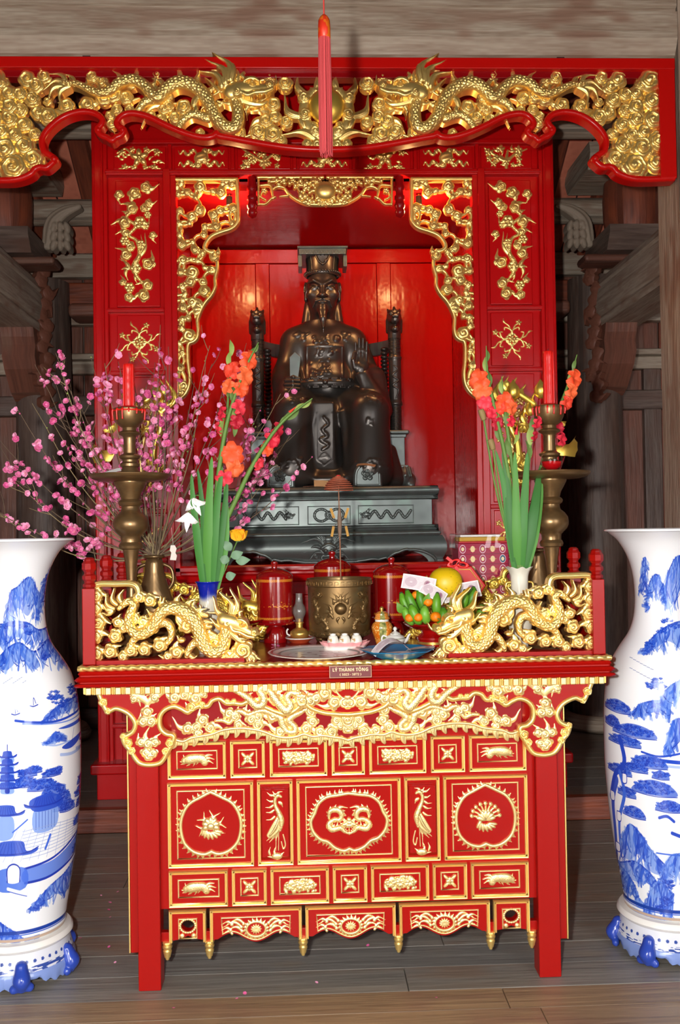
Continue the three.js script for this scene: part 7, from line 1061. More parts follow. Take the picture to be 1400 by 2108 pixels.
// ---- pink tray and tea cups
{
const p = onTable(710, 1339), s = (3.32 - p.z) / F, t = thing('cup_tray', 'pink and white petal-edged tray holding three tea cups', 'tray', [p.x, TABLE_Y, p.z]);
const n = 72, rings = [[40, 0, 0], [42, 1, 0], [43, 8, 0], [46, 13, 1], [50, 19, 1], [48, 18, 1], [43, 12, 1], [0.1, 10, 0]], pos = [], col = [], idx = []; rings.forEach(([r, y, pk]) => { for (let i = 0; i <= n; i++) { const a = i / n * 6.283, w = pk ? 1 + 0.06 * Math.cos(a * 14) : 1; pos.push(Math.cos(a) * r * w * s, y * s * (pk ? 1 + 0.06 * Math.cos(a * 14) : 1), Math.sin(a) * r * w * s * 0.62); const c = pk ? [0.86, 0.36, 0.36] : [0.93, 0.82, 0.75]; col.push(...c); } }); for (let j = 0; j < rings.length - 1; j++) for (let i = 0; i < n; i++) { const a = j * (n + 1) + i, b = a + n + 1; idx.push(a, b, a + 1, a + 1, b, b + 1); } const g = new THREE.BufferGeometry(); g.setAttribute('position', new THREE.Float32BufferAttribute(pos, 3)); g.setAttribute('color', new THREE.Float32BufferAttribute(col, 3)); g.setIndex(idx); g.computeVertexNormals(); part(t, 'petal_tray', g, new THREE.MeshPhysicalMaterial({ vertexColors: true, roughness: 0.3, clearcoat: 0.4 }));
const ct = texture(128, 64, (u, v, o) => { const b = vnoise(u * 16, v * 10, 16, 10) > 0.66 && v > 0.15 && v < 0.7; o[0] = b ? 0.75 : 0.93; o[1] = b ? 0.6 : 0.91; o[2] = b ? 0.4 : 0.86; }), cm = new THREE.MeshPhysicalMaterial({ map: ct, roughness: 0.2, clearcoat: 0.6 });
[[-24, 'left'], [0, 'middle'], [24, 'right']].forEach(([dx, w]) => { const c = thing('tea_cup', `small upturned white tea cup, ${w} one of three on the pink tray`, 'cup', [p.x + dx * s, TABLE_Y + 11.5 * s, p.z], 'tea cups on the pink tray'); part(c, 'cup_body', lathe([[12, 0], [12.4, 4], [11.5, 12], [9, 18], [6, 20]].map(([a, b]) => [a * s, b * s]), 28), cm); part(c, 'foot_ring', turned([[6, 20], [6.2, 23], [5, 23], [4.8, 20.5], [0.1, 20.5]].map(([a, b]) => [a * s, b * s]), 24), M.white); });
}
// ---- teapot
{
const p = onTable(814, 1330), s = (3.32 - p.z) / F, q = (a) => a.map(([x, y]) => [x * s, y * s]), t = thing('teapot', 'small white porcelain teapot behind the blue plate', 'teapot', [p.x, TABLE_Y, p.z]);
const ct = texture(128, 64, (u, v, o) => { const b = Math.abs(v - 0.72) < 0.03 || (vnoise(u * 20, v * 12, 20, 12) > 0.72 && v < 0.6); o[0] = b ? 0.62 : 0.92; o[1] = b ? 0.62 : 0.91; o[2] = b ? 0.52 : 0.88; }), m = new THREE.MeshPhysicalMaterial({ map: ct, roughness: 0.18, clearcoat: 0.7 });
part(t, 'body', lathe(q([[0.1, 0], [11, 0], [12, 2], [19, 8], [21, 14], [18, 21], [11, 24]]), 32), m); const l = part(t, 'lid', lathe(q([[11.5, 24], [10, 27], [4, 30], [3, 31]]), 26), m); part(l, 'knob', lathe(q([[2.5, 30], [2.5, 32], [4.5, 35], [3, 39], [0.1, 40]]), 16), M.white);
part(t, 'spout', rod([[17, 8, 0, 5], [24, 13, 0, 3.6], [27, 20, 0, 2.6], [31, 25, 0, 2.4]].map((a) => a.map((v) => v * s)), 10, 4), m); part(t, 'handle', rod([[-16, 19, 0, 2], [-25, 22, 0, 2], [-28, 14, 0, 2], [-22, 7, 0, 2], [-17, 6, 0, 2]].map((a) => a.map((v) => v * s)), 8, 4), m);
}
// ---- plates
{
const p = onTable(657, 1351), s = (3.32 - p.z) / F, t = thing('china_plate', 'white plate with a red band at the front edge of the altar', 'plate', [p.x, TABLE_Y, p.z]);
part(t, 'dish', turned([[0.1, 0.5], [60, 0.5], [62, 0], [66, 0], [90, 6], [104, 9], [105, 10.4], [103, 11], [88, 8], [66, 3], [0.1, 3]].map(([a, b]) => [a * s, b * s]), 64), M.white); const ring = new THREE.RingGeometry(95 * s, 100 * s, 64); part(t, 'red_band', put(ring, 0, 11 * s, 0, -Math.PI / 2), std('#b5281e', 0.3)); part(t, 'dot_band', put(new THREE.RingGeometry(80 * s, 85 * s, 64), 0, 7.3 * s, 0, -Math.PI / 2), std('#8d8a86', 0.4));
const dt = texture(128, 128, (u, v, o) => { const n = vnoise(u * 9, v * 9, 9, 9), d = Math.hypot(u - 0.5, v - 0.5); const b = n > 0.58 && d < 0.45; o[0] = b ? 0.72 : 0.93; o[1] = b ? 0.66 : 0.93; o[2] = b ? 0.66 : 0.93; }); part(t, 'painted_centre', put(new THREE.CircleGeometry(62 * s, 40), 0, 3.4 * s, 0, -Math.PI / 2), std('#ffffff', 0.25, { map: dt }));
const b = onTable(818, 1352), sb = (3.32 - b.z) / F, u = thing('blue_plate', 'wide flat blue plastic plate with banknotes at the front of the altar', 'plate', [b.x, TABLE_Y, b.z]); const bg = turned([[0.1, 0], [48, 0], [52, 2], [74, 14], [79, 15.5], [78, 17], [72, 16], [50, 5], [0.1, 3.5]].map(([a, c]) => [a * sb, c * sb]), 8); part(u, 'dish', bg, new THREE.MeshPhysicalMaterial({ color: '#1277a8', roughness: 0.3 }));
}
// ---- banknotes: bent sheets of printed paper
const noteTex = painted(256, 128, (g, w, h) => { g.fillStyle = '#d9cdd0'; g.fillRect(0, 0, w, h); g.fillStyle = '#b79aa6'; for (let i = 0; i < 60; i++) g.fillRect((i * 37) % w, (i * 53) % h, 18, 2); g.strokeStyle = '#9a6f86'; g.lineWidth = 2; for (let i = 0; i < 6; i++) { g.beginPath(); g.ellipse(70, 64, 14 + i * 6, 10 + i * 6, 0, 0, 7); g.stroke(); } g.fillStyle = '#a9868f'; g.beginPath(); g.ellipse(195, 64, 26, 36, 0, 0, 7); g.fill(); g.fillStyle = '#8e5a74'; g.beginPath(); g.ellipse(195, 58, 14, 20, 0, 0, 7); g.fill(); g.strokeStyle = '#f4f0ee'; g.lineWidth = 10; g.strokeRect(5, 5, w - 10, h - 10); });
const noteMat = new THREE.MeshStandardMaterial({ map: noteTex, roughness: 0.75, side: THREE.DoubleSide });
function note(label, pos, rot, bend = 0, w = 0.13, h = 0.06, mat = noteMat) { const g = new THREE.PlaneGeometry(w, h, 14, 2), p = g.attributes.position; for (let i = 0; i < p.count; i++) { const x = p.getX(i) / w; p.setZ(i, typeof bend === 'function' ? bend(x) : bend * (1 - 4 * x * x)); } g.computeVertexNormals(); const m = new THREE.Mesh(g, mat); m.name = numbered('banknote'); m.userData = { label, category: 'banknote' }; m.position.set(...pos); m.rotation.set(...rot); scene.add(m); return m; }
{
const b = onTable(818, 1352); note('banknote folded into an arch on the blue plate', [b.x - 0.025, TABLE_Y + 0.022, b.z + 0.03], [-1.35, 0, 0.35], 0.045, 0.14, 0.045); note('banknote lying flat on the left of the blue plate', [b.x - 0.085, TABLE_Y + 0.0225, b.z + 0.0], [-Math.PI / 2, 0.12, 0.5], 0.004, 0.1, 0.05); note('banknote lying on the right of the blue plate', [b.x + 0.085, TABLE_Y + 0.026, b.z - 0.01], [-Math.PI / 2, -0.12, -0.3], 0.004, 0.1, 0.05); note('banknote in the middle of the blue plate', [b.x + 0.02, TABLE_Y + 0.011, b.z + 0.01], [-Math.PI / 2, 0, 0.1], 0.006);
const a = P(632, 997, -2.12); note('tan banknote propped at the foot of the statue', [P(662, 996, -2.12).x, PED_Y + 0.022, -2.12], [-0.3, 0.2, 0.02], 0.004, 0.09, 0.04, std('#c79c6c', 0.8, { side: THREE.DoubleSide })); note('pale banknote lying on the pedestal left of the incense coil', [P(645, 1003, -2.1).x, PED_Y + 0.004, -2.1], [-1.5, 0, 0.1], 0.004, 0.12, 0.05); note('tan paper note behind the upturned shoe of the statue', [P(752, 958, -2.2).x, PY(752, 958, -2.12), -2.118], [-1.2, 0.0, -0.25], 0.008, 0.11, 0.05, std('#b08a68', 0.8, { side: THREE.DoubleSide }));
}
// ---- fruit stand
const trayMat = new THREE.MeshPhysicalMaterial({ color: '#9c0c0a', roughness: 0.18, clearcoat: 0.8, clearcoatRoughness: 0.08 });
function footedTray(label, p, s) { const t = thing('footed_tray', label, 'tray', [p.x, TABLE_Y, p.z]); part(t, 'foot', turned([[0.1, 0], [34, 0], [35, 3], [34, 8], [32, 10], [32, 20], [34, 22], [34, 26], [28, 30], [24, 34], [26, 40]].map(([a, b]) => [a * s, b * s]), 44), trayMat); part(t, 'dish', turned([[26, 40], [40, 43], [58, 50], [62, 55], [61, 56], [56, 53], [40, 47], [0.1, 45]].map(([a, b]) => [a * s, b * s]), 56), trayMat); part(t, 'gilt_band', put(new THREE.CylinderGeometry(32.4 * s, 32.4 * s, 5 * s, 44, 1, true), 0, 15 * s, 0), M.goldOld); return t; }
{
const p = onTable(905, 1336), s = (3.32 - p.z) / F; p.x = PX(892, 1300, p.z); footedTray('red lacquered footed tray heaped with bananas and oranges, right of the censer', p, s);
const q = onTable(490, 1325); footedTray('red lacquered footed tray half hidden behind the left gilded dragon', q, (3.32 - q.z) / F * 0.9);
// bananas: bent five-sided fruits standing in two hands
const T = (px, py, dz) => { const v = P(px, py, p.z + dz); return v; }, green = [std('#5f9a22', 0.45), std('#4f8a1c', 0.45), std('#6da832', 0.45)], tipM = std('#33401a', 0.8);
const list = [[852, 1275, 826, 1222, 0.03], [862, 1270, 838, 1216, 0.045], [850, 1285, 832, 1250, 0.07], [866, 1284, 846, 1246, 0.09], [878, 1262, 862, 1214, 0.05], [880, 1282, 874, 1248, 0.095], [902, 1272, 900, 1222, 0.075], [904, 1288, 912, 1252, 0.09], [926, 1262, 934, 1222, 0.06], [944, 1258, 957, 1216, 0.05], [960, 1250, 975, 1210, 0.03], [972, 1268, 968, 1250, 0.06], [985, 1266, 990, 1246, 0.04], [922, 1285, 924, 1256, 0.08]];
list.forEach(([x0, y0, x1, y1, dz], i) => {
const a = T(x0, y0, dz), b = T(x1, y1, dz * 1.05), t = thing('banana', ['green banana leaning outward at the far left of the fruit heap', 'green banana second from the left in the upper hand', 'short green banana lowest on the left of the heap', 'green banana just above the left pair of oranges', 'green banana standing below the left banknote', 'green banana at the front between the oranges', 'upright green banana in the middle of the heap', 'green banana behind the largest orange', 'green banana standing right of the pomelo', 'green banana leaning over the right banknote', 'green banana at the upper right end of the heap', 'small green banana low on the right, behind the dragon head', 'small green banana lowest at the right end', 'green banana partly hidden by the dragon snout'][i], 'banana', [a.x, a.y, a.z], 'green bananas on the red tray');
const d = b.clone().sub(a), out = V(Math.sign(d.x || 1) * 0.006, 0, 0.012), c = (t2, r) => [d.x * t2 + out.x * Math.sin(t2 * 3.14), d.y * t2, d.z * t2 + out.z * Math.sin(t2 * 3.14), r];
const R = i === 2 || i > 10 ? 0.0165 : 0.0185; part(t, 'fruit', rod([c(0, 0.007), c(0.15, R * 0.9), c(0.45, R), c(0.75, R * 0.92), c(0.92, R * 0.6), c(1, R * 0.42)], 5 + 2, 5), green[i % 3]); part(t, 'tip', rod([c(0.985, R * 0.45), c(1.05, R * 0.35)], 7), tipM);
});
const org = new THREE.MeshPhysicalMaterial({ color: '#f08205', roughness: 0.38, bumpMap: texture(64, 64, (u, v, o) => { o[0] = o[1] = o[2] = vnoise(u * 40, v * 40, 40, 40); }, { srgb: false, repeat: [3, 2] }), bumpScale: 0.0008 });
[[843, 1272, 9.5, 0.1, 'small orange at the lower left rim of the fruit tray'], [861, 1271, 9.5, 0.115, 'small orange second from the left on the tray rim'], [881, 1239, 10.5, 0.09, 'orange sitting high among the bananas'], [897, 1270, 11.5, 0.115, 'largest orange with a green stalk at the tray rim'], [856, 1225, 9, 0.05, 'orange half hidden behind bananas below the left banknote']].forEach(([x, y, r, dz, label], i) => { const c = T(x, y, dz), t = thing('orange', label, 'orange', [c.x, c.y, c.z], 'oranges on the red tray'), g = new THREE.SphereGeometry(r * s * 0.96, 24, 18); g.scale(1, 0.93, 1); part(t, 'fruit', g, org); part(t, 'stalk', i === 3 ? rod([[0.004, -0.004, r * s * 0.9, 0.003], [0.014, -0.009, r * s * 1.1, 0.0022], [0.022, -0.012, r * s * 1.1, 0.0018]], 6, 3) : put(new THREE.CylinderGeometry(0.0025, 0.003, 0.004, 8), 0, r * s * 0.88, 0), std('#6b7a2a', 0.8)); });
// leaves under the fruit
for (const [x, y, dz, rz, label] of [[830, 1262, 0.08, 0.5, 'green leaf hanging over the left rim of the fruit tray'], [872, 1245, 0.09, -0.4, 'narrow green leaf beside the high orange']]) { const g = leafGeo(0.05, 0.014, 0.006), c = T(x, y, dz), m = part(scene, numbered('fruit_leaf'), put(g, 0, 0, 0, 0.3, 0, rz), std('#5d8f2d', 0.5, { side: THREE.DoubleSide })); m.position.copy(c); m.userData = { label, category: 'leaf' }; }
// pomelo
const pc = T(917, 1199, 0.0), pm = thing('pomelo', 'large yellow pomelo on top of the fruit heap', 'pomelo', [pc.x, pc.y, pc.z]); const pg = lathe([[0.001, -0.062], [0.03, -0.058], [0.055, -0.038], [0.064, -0.008], [0.06, 0.022], [0.044, 0.044], [0.022, 0.055], [0.001, 0.056]], 36, true); part(pm, 'fruit', pg, new THREE.MeshPhysicalMaterial({ map: texture(128, 128, (u, v, o) => { const n = vnoise(u * 10, v * 10, 10, 10), d = vnoise(u * 60, v * 60, 60, 60) > 0.9; o[0] = d ? 0.6 : 0.86; o[1] = d ? 0.5 : 0.7 + 0.04 * n; o[2] = 0.06; }), roughness: 0.42 }));
note('banknote leaning on the left of the pomelo', [T(862, 1201, 0.06).x, T(862, 1201, 0.06).y, T(862, 1201, 0.06).z], [-0.25, -0.15, -0.22], 0.008, 0.125, 0.055); note('pinkish banknote tucked below the pomelo', [T(892, 1220, 0.075).x, T(892, 1220, 0.075).y, T(892, 1220, 0.075).z], [-0.3, 0.1, -0.55], 0.008, 0.1, 0.05); note('banknote leaning behind the right bananas', [T(950, 1218, 0.02).x, T(950, 1218, 0.02).y, T(950, 1218, 0.02).z], [-0.25, 0.15, 0.2], 0.01, 0.15, 0.062);
// red gift box with ribbon behind the fruit
const gz = p.z - 0.085, g0 = P(944, 1195, gz), gb = thing('gift_box', 'red and gold gift box tied with a red ribbon behind the pomelo', 'box', [g0.x, PY(944, 1236, gz), gz]); const hexa = [[-58, 34], [-38, 80], [30, 80], [62, 34], [40, 0], [-40, 0]].map(([a, b]) => [a * s * 0.95, b * s * 0.9]); part(gb, 'carton', extrude(hexa, -0.06, 0, 0.004), std('#c01a10', 0.3)); part(gb, 'gilt_line', sweep(hexa.map(([a, b]) => [a * 0.86, b * 0.86 + 0.006]), halfRound(0.0022, 0.001, 0.0005, 4), true, false), M.goldOld); { const r = new Relief(-0.06, 0, 0.06, 0.09, 0.002); seed(4); for (let i = 0; i < 16; i++) r.flame(rnd(0.0, 0.05), rnd(0.01, 0.07), rnd(6.3), 0.018, 0.0025, { k: 0.3 }); part(gb, 'printed_flourish', r.build(0.0, 0.001), std('#ead9c0', 0.5)); }
const rb = std('#df1512', 0.35, { side: THREE.DoubleSide }); part(gb, 'ribbon', [put(new THREE.BoxGeometry(0.012, 0.07, 0.002), 0.0, 0.1, 0.004, 0, 0, 0.3), put(new THREE.TorusGeometry(0.017, 0.006, 6, 18), -0.018, 0.145, 0.004, 0, 0, 0.4, [1.3, 0.6, 0.5]), put(new THREE.TorusGeometry(0.015, 0.006, 6, 18), 0.016, 0.138, 0.004, 0, 0, -0.2, [1.3, 0.6, 0.5]), put(new THREE.BoxGeometry(0.03, 0.011, 0.002), -0.034, 0.158, 0.006, 0, 0, -0.7)], rb);
}
function leafGeo(l, w, lift) { const n = 8, pos = [], idx = [], uv = []; for (let i = 0; i <= n; i++) { const t = i / n, ww = w * Math.sin(Math.PI * Math.pow(t, 0.8)) + 0.0004; for (let k = -1; k <= 1; k++) { pos.push(k * ww, t * l, lift * Math.sin(t * 3.1) - Math.abs(k) * -0.25 * ww); uv.push((k + 1) / 2, t); } } for (let i = 0; i < n; i++) for (let k = 0; k < 2; k++) { const a = i * 3 + k, b = a + 3; idx.push(a, a + 1, b, a + 1, b + 1, b); } const g = new THREE.BufferGeometry(); g.setAttribute('position', new THREE.Float32BufferAttribute(pos, 3)); g.setAttribute('uv', new THREE.Float32BufferAttribute(uv, 2)); g.setIndex(idx); g.computeVertexNormals(); return g; }
// ---- wrapped box with printed coins
{
const z = -0.6, x0 = PX(944, 1180, z), x1 = PX(1048, 1180, z), y1 = PY(990, 1118, z), t = thing('wrapped_box', 'magenta box printed with gold coins, under a clear plastic lid, behind the fruit', 'box', [(x0 + x1) / 2, TABLE_Y, z - 0.08]), w = (x1 - x0) / 2, h = y1 - TABLE_Y;
const tex = painted(512, 700, (g, W, H) => { g.fillStyle = '#a3123e'; g.fillRect(0, 0, W, H); for (let r = 0; r < 9; r++) { const y = 40 + r * 78; g.fillStyle = '#7d0e30'; g.fillRect(0, y + 36, W, 6); for (let c = 0; c < 5; c++) { const x = 40 + c * 104; g.fillStyle = '#f0d9a0'; if (c % 2) { g.beginPath(); for (let k = 0; k < 8; k++) { const a = k * 0.785; g.ellipse(x + Math.cos(a) * 14, y + Math.sin(a) * 14, 11, 11, 0, 0, 7); } g.fill(); g.fillStyle = '#c68a3c'; g.fillRect(x - 40, y - 3, 14, 6); g.fillRect(x + 26, y - 3, 14, 6); } else { g.beginPath(); g.arc(x, y, 33, 0, 7); g.fillStyle = '#e9dfe6'; g.fill(); g.beginPath(); g.arc(x, y, 28, 0, 7); g.fillStyle = r % 2 && c === 4 ? '#274d6e' : '#a3123e'; g.fill(); g.beginPath(); for (let k = 0; k < 6; k++) { const a = k * 1.047; g.moveTo(x, y); g.arc(x + Math.cos(a) * 9, y + Math.sin(a) * 9, 8, 0, 7); } g.fillStyle = '#f3e2b4'; g.fill(); } } } });
part(t, 'carton', box(-w, w, 0, h, -0.08, 0.08, 0.003), new THREE.MeshStandardMaterial({ color: '#9a123c', roughness: 0.35 })); const fg = new THREE.PlaneGeometry(2 * w - 0.006, h - 0.006); part(t, 'printed_front', put(fg, 0, h / 2, 0.0812), new THREE.MeshStandardMaterial({ map: tex, roughness: 0.3 }));
part(t, 'red_band', box(-w + 0.004, w - 0.004, h, h + 0.008, -0.076, 0.076, 0.002), std('#c0222a', 0.4)); part(t, 'gold_tray', box(-w + 0.008, w - 0.012, h + 0.008, h + 0.026, -0.07, 0.07, 0.003), std('#c79a2a', 0.35)); part(t, 'white_cover', box(-w + 0.012, w - 0.03, h + 0.026, h + 0.036, -0.066, 0.066, 0.003), std('#e8e6e4', 0.4));
part(t, 'clear_lid', box(-w - 0.012, w + 0.006, h - 0.03, h + 0.042, -0.088, 0.09, 0.01), glassMat, 'clear plastic lid');
}
// ---------------------------------------------------------------- vases and flowers on the altar
const fl = (hex, o = {}) => new THREE.MeshPhysicalMaterial({ color: hex, roughness: 0.6, side: THREE.DoubleSide, transmission: 0, ...o });
const PET = { pink: [fl('#ea7fb0'), fl('#dc6099'), fl('#f4a3c6')], orange: [fl('#f2562a'), fl('#f56a38'), fl('#e8432a')], red: [fl('#d8243c'), fl('#b8152f'), fl('#e83a4a')], white: fl('#f2f0ee'), rose: [fl('#f0b018'), fl('#ee7a1c')], green: [fl('#3c7a2e'), fl('#336c2a'), fl('#4f8a36')], bud: fl('#93aa55'), sepal: fl('#65823f'), stem: fl('#5f8438'), twig: fl('#6a5643', { roughness: 0.85 }), twigPale: fl('#8d7b58', { roughness: 0.85 }), budPink: fl('#c9a24a') };
// ---- one peach blossom (ten cupped petals and a tuft), shared
function petal(l, w, cup) { const n = 4, pos = [], idx = []; for (let i = 0; i <= n; i++) { const t = i / n, ww = w * Math.sin(Math.PI * (0.14 + 0.68 * Math.pow(t, 0.7))); for (let k = -1; k <= 1; k++) pos.push(k * ww, t * l, cup * t * t * l + Math.abs(k) * ww * 0.25); } for (let i = 0; i < n; i++) for (let k = 0; k < 2; k++) { const a = i * 3 + k; idx.push(a, a + 1, a + 3, a + 1, a + 4, a + 3); } const g = new THREE.BufferGeometry(); g.setAttribute('position', new THREE.Float32BufferAttribute(pos, 3)); g.setIndex(idx); g.computeVertexNormals(); return g; }
const blossomGeo = [0, 1].map((v) => { const p = petal(1, 0.58, 0.3), q = petal(0.7, 0.42, 0.9), l = []; for (let i = 0; i < 5; i++) l.push(put(p, 0, 0, 0, v ? 0.35 : 0.1, 0, i * 1.257)); for (let i = 0; i < 5; i++) l.push(put(q, 0, 0, 0.08, v ? 0.4 : 0.2, 0, i * 1.257 + 0.6)); return join(l.map((g) => { const h = g.toNonIndexed(); return h; })); });
const stamenGeo = join([...Array(5)].map((_, i) => put(new THREE.ConeGeometry(0.05, 0.55, 4), Math.cos(i * 1.3) * 0.1, Math.sin(i * 1.3) * 0.1, 0.3, Math.PI / 2, 0, 0)));
const budGeo = (() => { const g = new THREE.SphereGeometry(1, 8, 6); g.scale(0.8, 0.8, 1.1); return g; })();
// ---- bronze flasks that hold the branches
function flask(label, x, z, group) { const t = thing('bronze_flask', label, 'vase', [x, TABLE_Y, z], group); const body = new Field([-0.11, -0.005, -0.09], [0.11, 0.4, 0.09], 0.005); body.slab([0, 0.02, 0], [0.055, 0.02, 0.045], 0.008, 0.01); body.ball([0, 0.13, 0], [0.088, 0.115, 0.055], 0.03); body.cone([0, 0.22, 0], 0.045, [0, 0.33, 0], 0.036, 0.04); part(t, 'body', body.mesh(), M.brass); part(t, 'rim', put(new THREE.TorusGeometry(0.036, 0.007, 8, 28), 0, 0.36, 0, Math.PI / 2), M.brass); for (const m of [-1, 1]) part(t, 'handle', rod([[m * 0.034, 0.33, 0, 0.007], [m * 0.068, 0.31, 0, 0.007], [m * 0.075, 0.26, 0, 0.007], [m * 0.055, 0.225, 0, 0.007]], 8, 4), M.brass); return t; }
{
const zf = -0.45, xl = PX(318, 1200, zf); flask('bronze flask vase holding the pink blossom branches, left behind the candlestick', xl, zf, 'pair of bronze flasks'); const xr = PX(1105, 1200, zf); flask('bronze flask vase half hidden behind the right candlestick', xr, zf, 'pair of bronze flasks');
const tg = P(357, 1138, zf + 0.06), tag = thing('paper_tag', 'white paper tag hanging beside the left bronze flask', 'tag', [tg.x, tg.y, tg.z]); part(tag, 'tag_sheet', extrude([[-0.014, -0.028], [0.01, -0.03], [0.014, -0.012], [0.008, 0.0], [0.013, 0.016], [0.006, 0.03], [-0.01, 0.03], [-0.014, 0.01], [-0.008, 0.0]], -0.001, 0.001, 0), std('#e8ddd2', 0.8)); part(tag, 'thread', rod([[0, 0.028, 0, 0.0008], [-0.006, 0.06, -0.02, 0.0008], [-0.012, 0.1, -0.04, 0.0008]], 5, 3), std('#e8ddd2', 0.8));
// branches
seed(2024); const mouth = V(xl, TABLE_Y + 0.35, zf), L = (3.32 - zf) / F, group = 'peach branches in the bronze flask';
const rays = []; const N = 50; for (let i = 0; i < N; i++) { const u = i / (N - 1); let a = u < 0.16 ? lerp(-80, -42, u / 0.16) : u < 0.72 ? lerp(-42, 18, (u - 0.16) / 0.56) : lerp(18, 66, (u - 0.72) / 0.28); a += rnd(-3, 3); const env = a < -60 ? lerp(360, 420, (a + 80) / 20) : a < -30 ? lerp(420, 440, (a + 60) / 30) : a < 10 ? 430 : a < 35 ? lerp(440, 470, (a - 10) / 25) : lerp(470, 350, (a - 35) / 31); rays.push([a * RAD, env * rnd(0.76, 1.12)]); }
const label = 'thin bare peach branch dotted with pink blossoms in the left bronze flask';
rays.forEach(([a, len], bi) => {
const t = thing('peach_branch', label, 'branch', [mouth.x, mouth.y, mouth.z], group), r = len * L, dz = rnd(-0.28, 0.2), a0 = a * rnd(0.45, 0.9), pts = [], curveBack = rnd(-0.1, 0.1);
const n = 7; let px = rnd(-0.02, 0.02), py = -0.12, pz = rnd(-0.02, 0.02); pts.push([px * 0.5, py, pz * 0.5, 0.0042]); px *= 1; py = 0; pts.push([px, py, pz, 0.004]);
for (let i = 1; i <= n; i++) { const u = i / n, ang = lerp(a * 1.35, a * 0.62, Math.pow(u, 0.8)) + rnd(-0.07, 0.07) + curveBack * u; px += Math.sin(ang) * r / n; py += Math.cos(ang) * r / n; pz += dz / n; pts.push([px, py, pz, lerp(0.0036, 0.0011, u)]); }
const c = curve(pts, 4), twigs = [rod(pts, 5, 4)], spots = [];
for (let i = 12; i < c.length - 1; i++) if (rnd() < 0.2) { const s = rnd() < 0.5 ? -1 : 1, p = c[i], l = rnd(0.03, 0.13), ang = a * 0.5 + s * rnd(0.25, 0.7), e = [p[0] + Math.sin(ang) * l, p[1] + Math.cos(ang) * l, p[2] + rnd(-0.03, 0.03), 0.0007]; twigs.push(rod([[p[0], p[1], p[2], 0.0017], [(p[0] + e[0]) / 2 + s * 0.006, (p[1] + e[1]) / 2, (p[2] + e[2]) / 2, 0.0013], e], 4, 3)); for (let k = 0; k < 2; k++) if (rnd() < 0.8) spots.push([lerp(p[0], e[0], rnd(0.4, 1)), lerp(p[1], e[1], rnd(0.4, 1)), lerp(p[2], e[2], 0.7)]); }
part(t, 'twigs', twigs, bi % 3 ? PET.twig : PET.twigPale);
const m = Math.round(rnd(5, 9)); for (let k = 0; k < m; k++) { const i = Math.floor(c.length * rnd(0.42, 0.93)), p = c[Math.min(i, c.length - 1)]; spots.push([p[0] + rnd(-0.008, 0.008), p[1] + rnd(-0.008, 0.008), p[2] + rnd(0, 0.01)]); if (rnd() < 0.4) spots.push([p[0] + rnd(-0.02, 0.02), p[1] + rnd(-0.02, 0.02), p[2] + rnd(0, 0.015)]); }
for (const q of spots) { const k = Math.floor(rnd(3)), b = part(t, 'blossom', blossomGeo[k % 2], PET.pink[k]); b.position.set(...q); b.scale.setScalar(rnd(0.0095, 0.0155)); b.rotation.set(rnd(-1, 0.9), rnd(-1, 1), rnd(6.3)); if (b.scale.x > 0.0135) { part(b, 'stamens', stamenGeo, PET.budPink); } }
for (let k = 0; k < 3; k++) { const p = c[Math.floor(c.length * rnd(0.5, 0.99))], b = part(t, 'bud', budGeo, rnd() < 0.5 ? PET.pink[1] : PET.bud); b.position.set(p[0] + rnd(-0.004, 0.004), p[1], p[2] + 0.002); b.scale.setScalar(rnd(0.003, 0.005)); }
});
}
// ---- gladioli
const swordGeo = (pts, w0) => { // a leaf blade along 3-D points, folded along its middle
const c = curve(pts, 6), pos = [], idx = [], n = c.length; for (let i = 0; i < n; i++) { const t = i / (n - 1), w = w0 * Math.min(1, 0.55 + t * 1.6) * Math.pow(1 - t, 0.55) + 0.0006, a = c[Math.max(0, i - 1)], b = c[Math.min(n - 1, i + 1)], d = V(b[0] - a[0], b[1] - a[1], b[2] - a[2]).normalize(), s = V(d.y, -d.x, 0.25).normalize(); for (const k of [-1, 0, 1]) pos.push(c[i][0] + s.x * w * k, c[i][1] + s.y * w * k, c[i][2] + s.z * w * k + (k ? -0.18 * w : 0.12 * w)); } for (let i = 0; i < n - 1; i++) for (let k = 0; k < 2; k++) { const a = i * 3 + k; idx.push(a, a + 3, a + 1, a + 1, a + 3, a + 4); } const g = new THREE.BufferGeometry(); g.setAttribute('position', new THREE.Float32BufferAttribute(pos, 3)); g.setIndex(idx); g.computeVertexNormals(); return g; };
const ruffle = (() => { // broad ruffled petal
const n = 6, m = 4, pos = [], idx = []; for (let i = 0; i <= n; i++) { const t = i / n, w = 0.46 * Math.sin(Math.PI * (0.08 + 0.78 * Math.pow(t, 0.85))); for (let k = -m; k <= m; k++) { const u = k / m; pos.push(u * w, t * 1.0, 0.62 * t - 0.75 * t * t * t + 0.2 * u * u * w + 0.05 * Math.sin(u * 8) * t * t); } } const S = 2 * m + 1; for (let i = 0; i < n; i++) for (let k = 0; k < 2 * m; k++) { const a = i * S + k; idx.push(a, a + 1, a + S, a + 1, a + S + 1, a + S); } const g = new THREE.BufferGeometry(); g.setAttribute('position', new THREE.Float32BufferAttribute(pos, 3)); g.setIndex(idx); g.computeVertexNormals(); return g; })();
const floretGeo = join([...Array(6)].map((_, i) => put(ruffle, 0, 0, i % 2 ? 0.05 : 0, i % 2 ? 0.15 : 0.3, 0, i * 1.047, i % 2 ? 0.92 : 1).toNonIndexed())), throatGeo = (() => { const g = new THREE.CylinderGeometry(0.14, 0.05, 0.5, 10, 1, true); g.rotateX(Math.PI / 2); g.translate(0, 0, -0.15); return g; })(), sheathGeo = leafGeo(1, 0.16, 0.18);
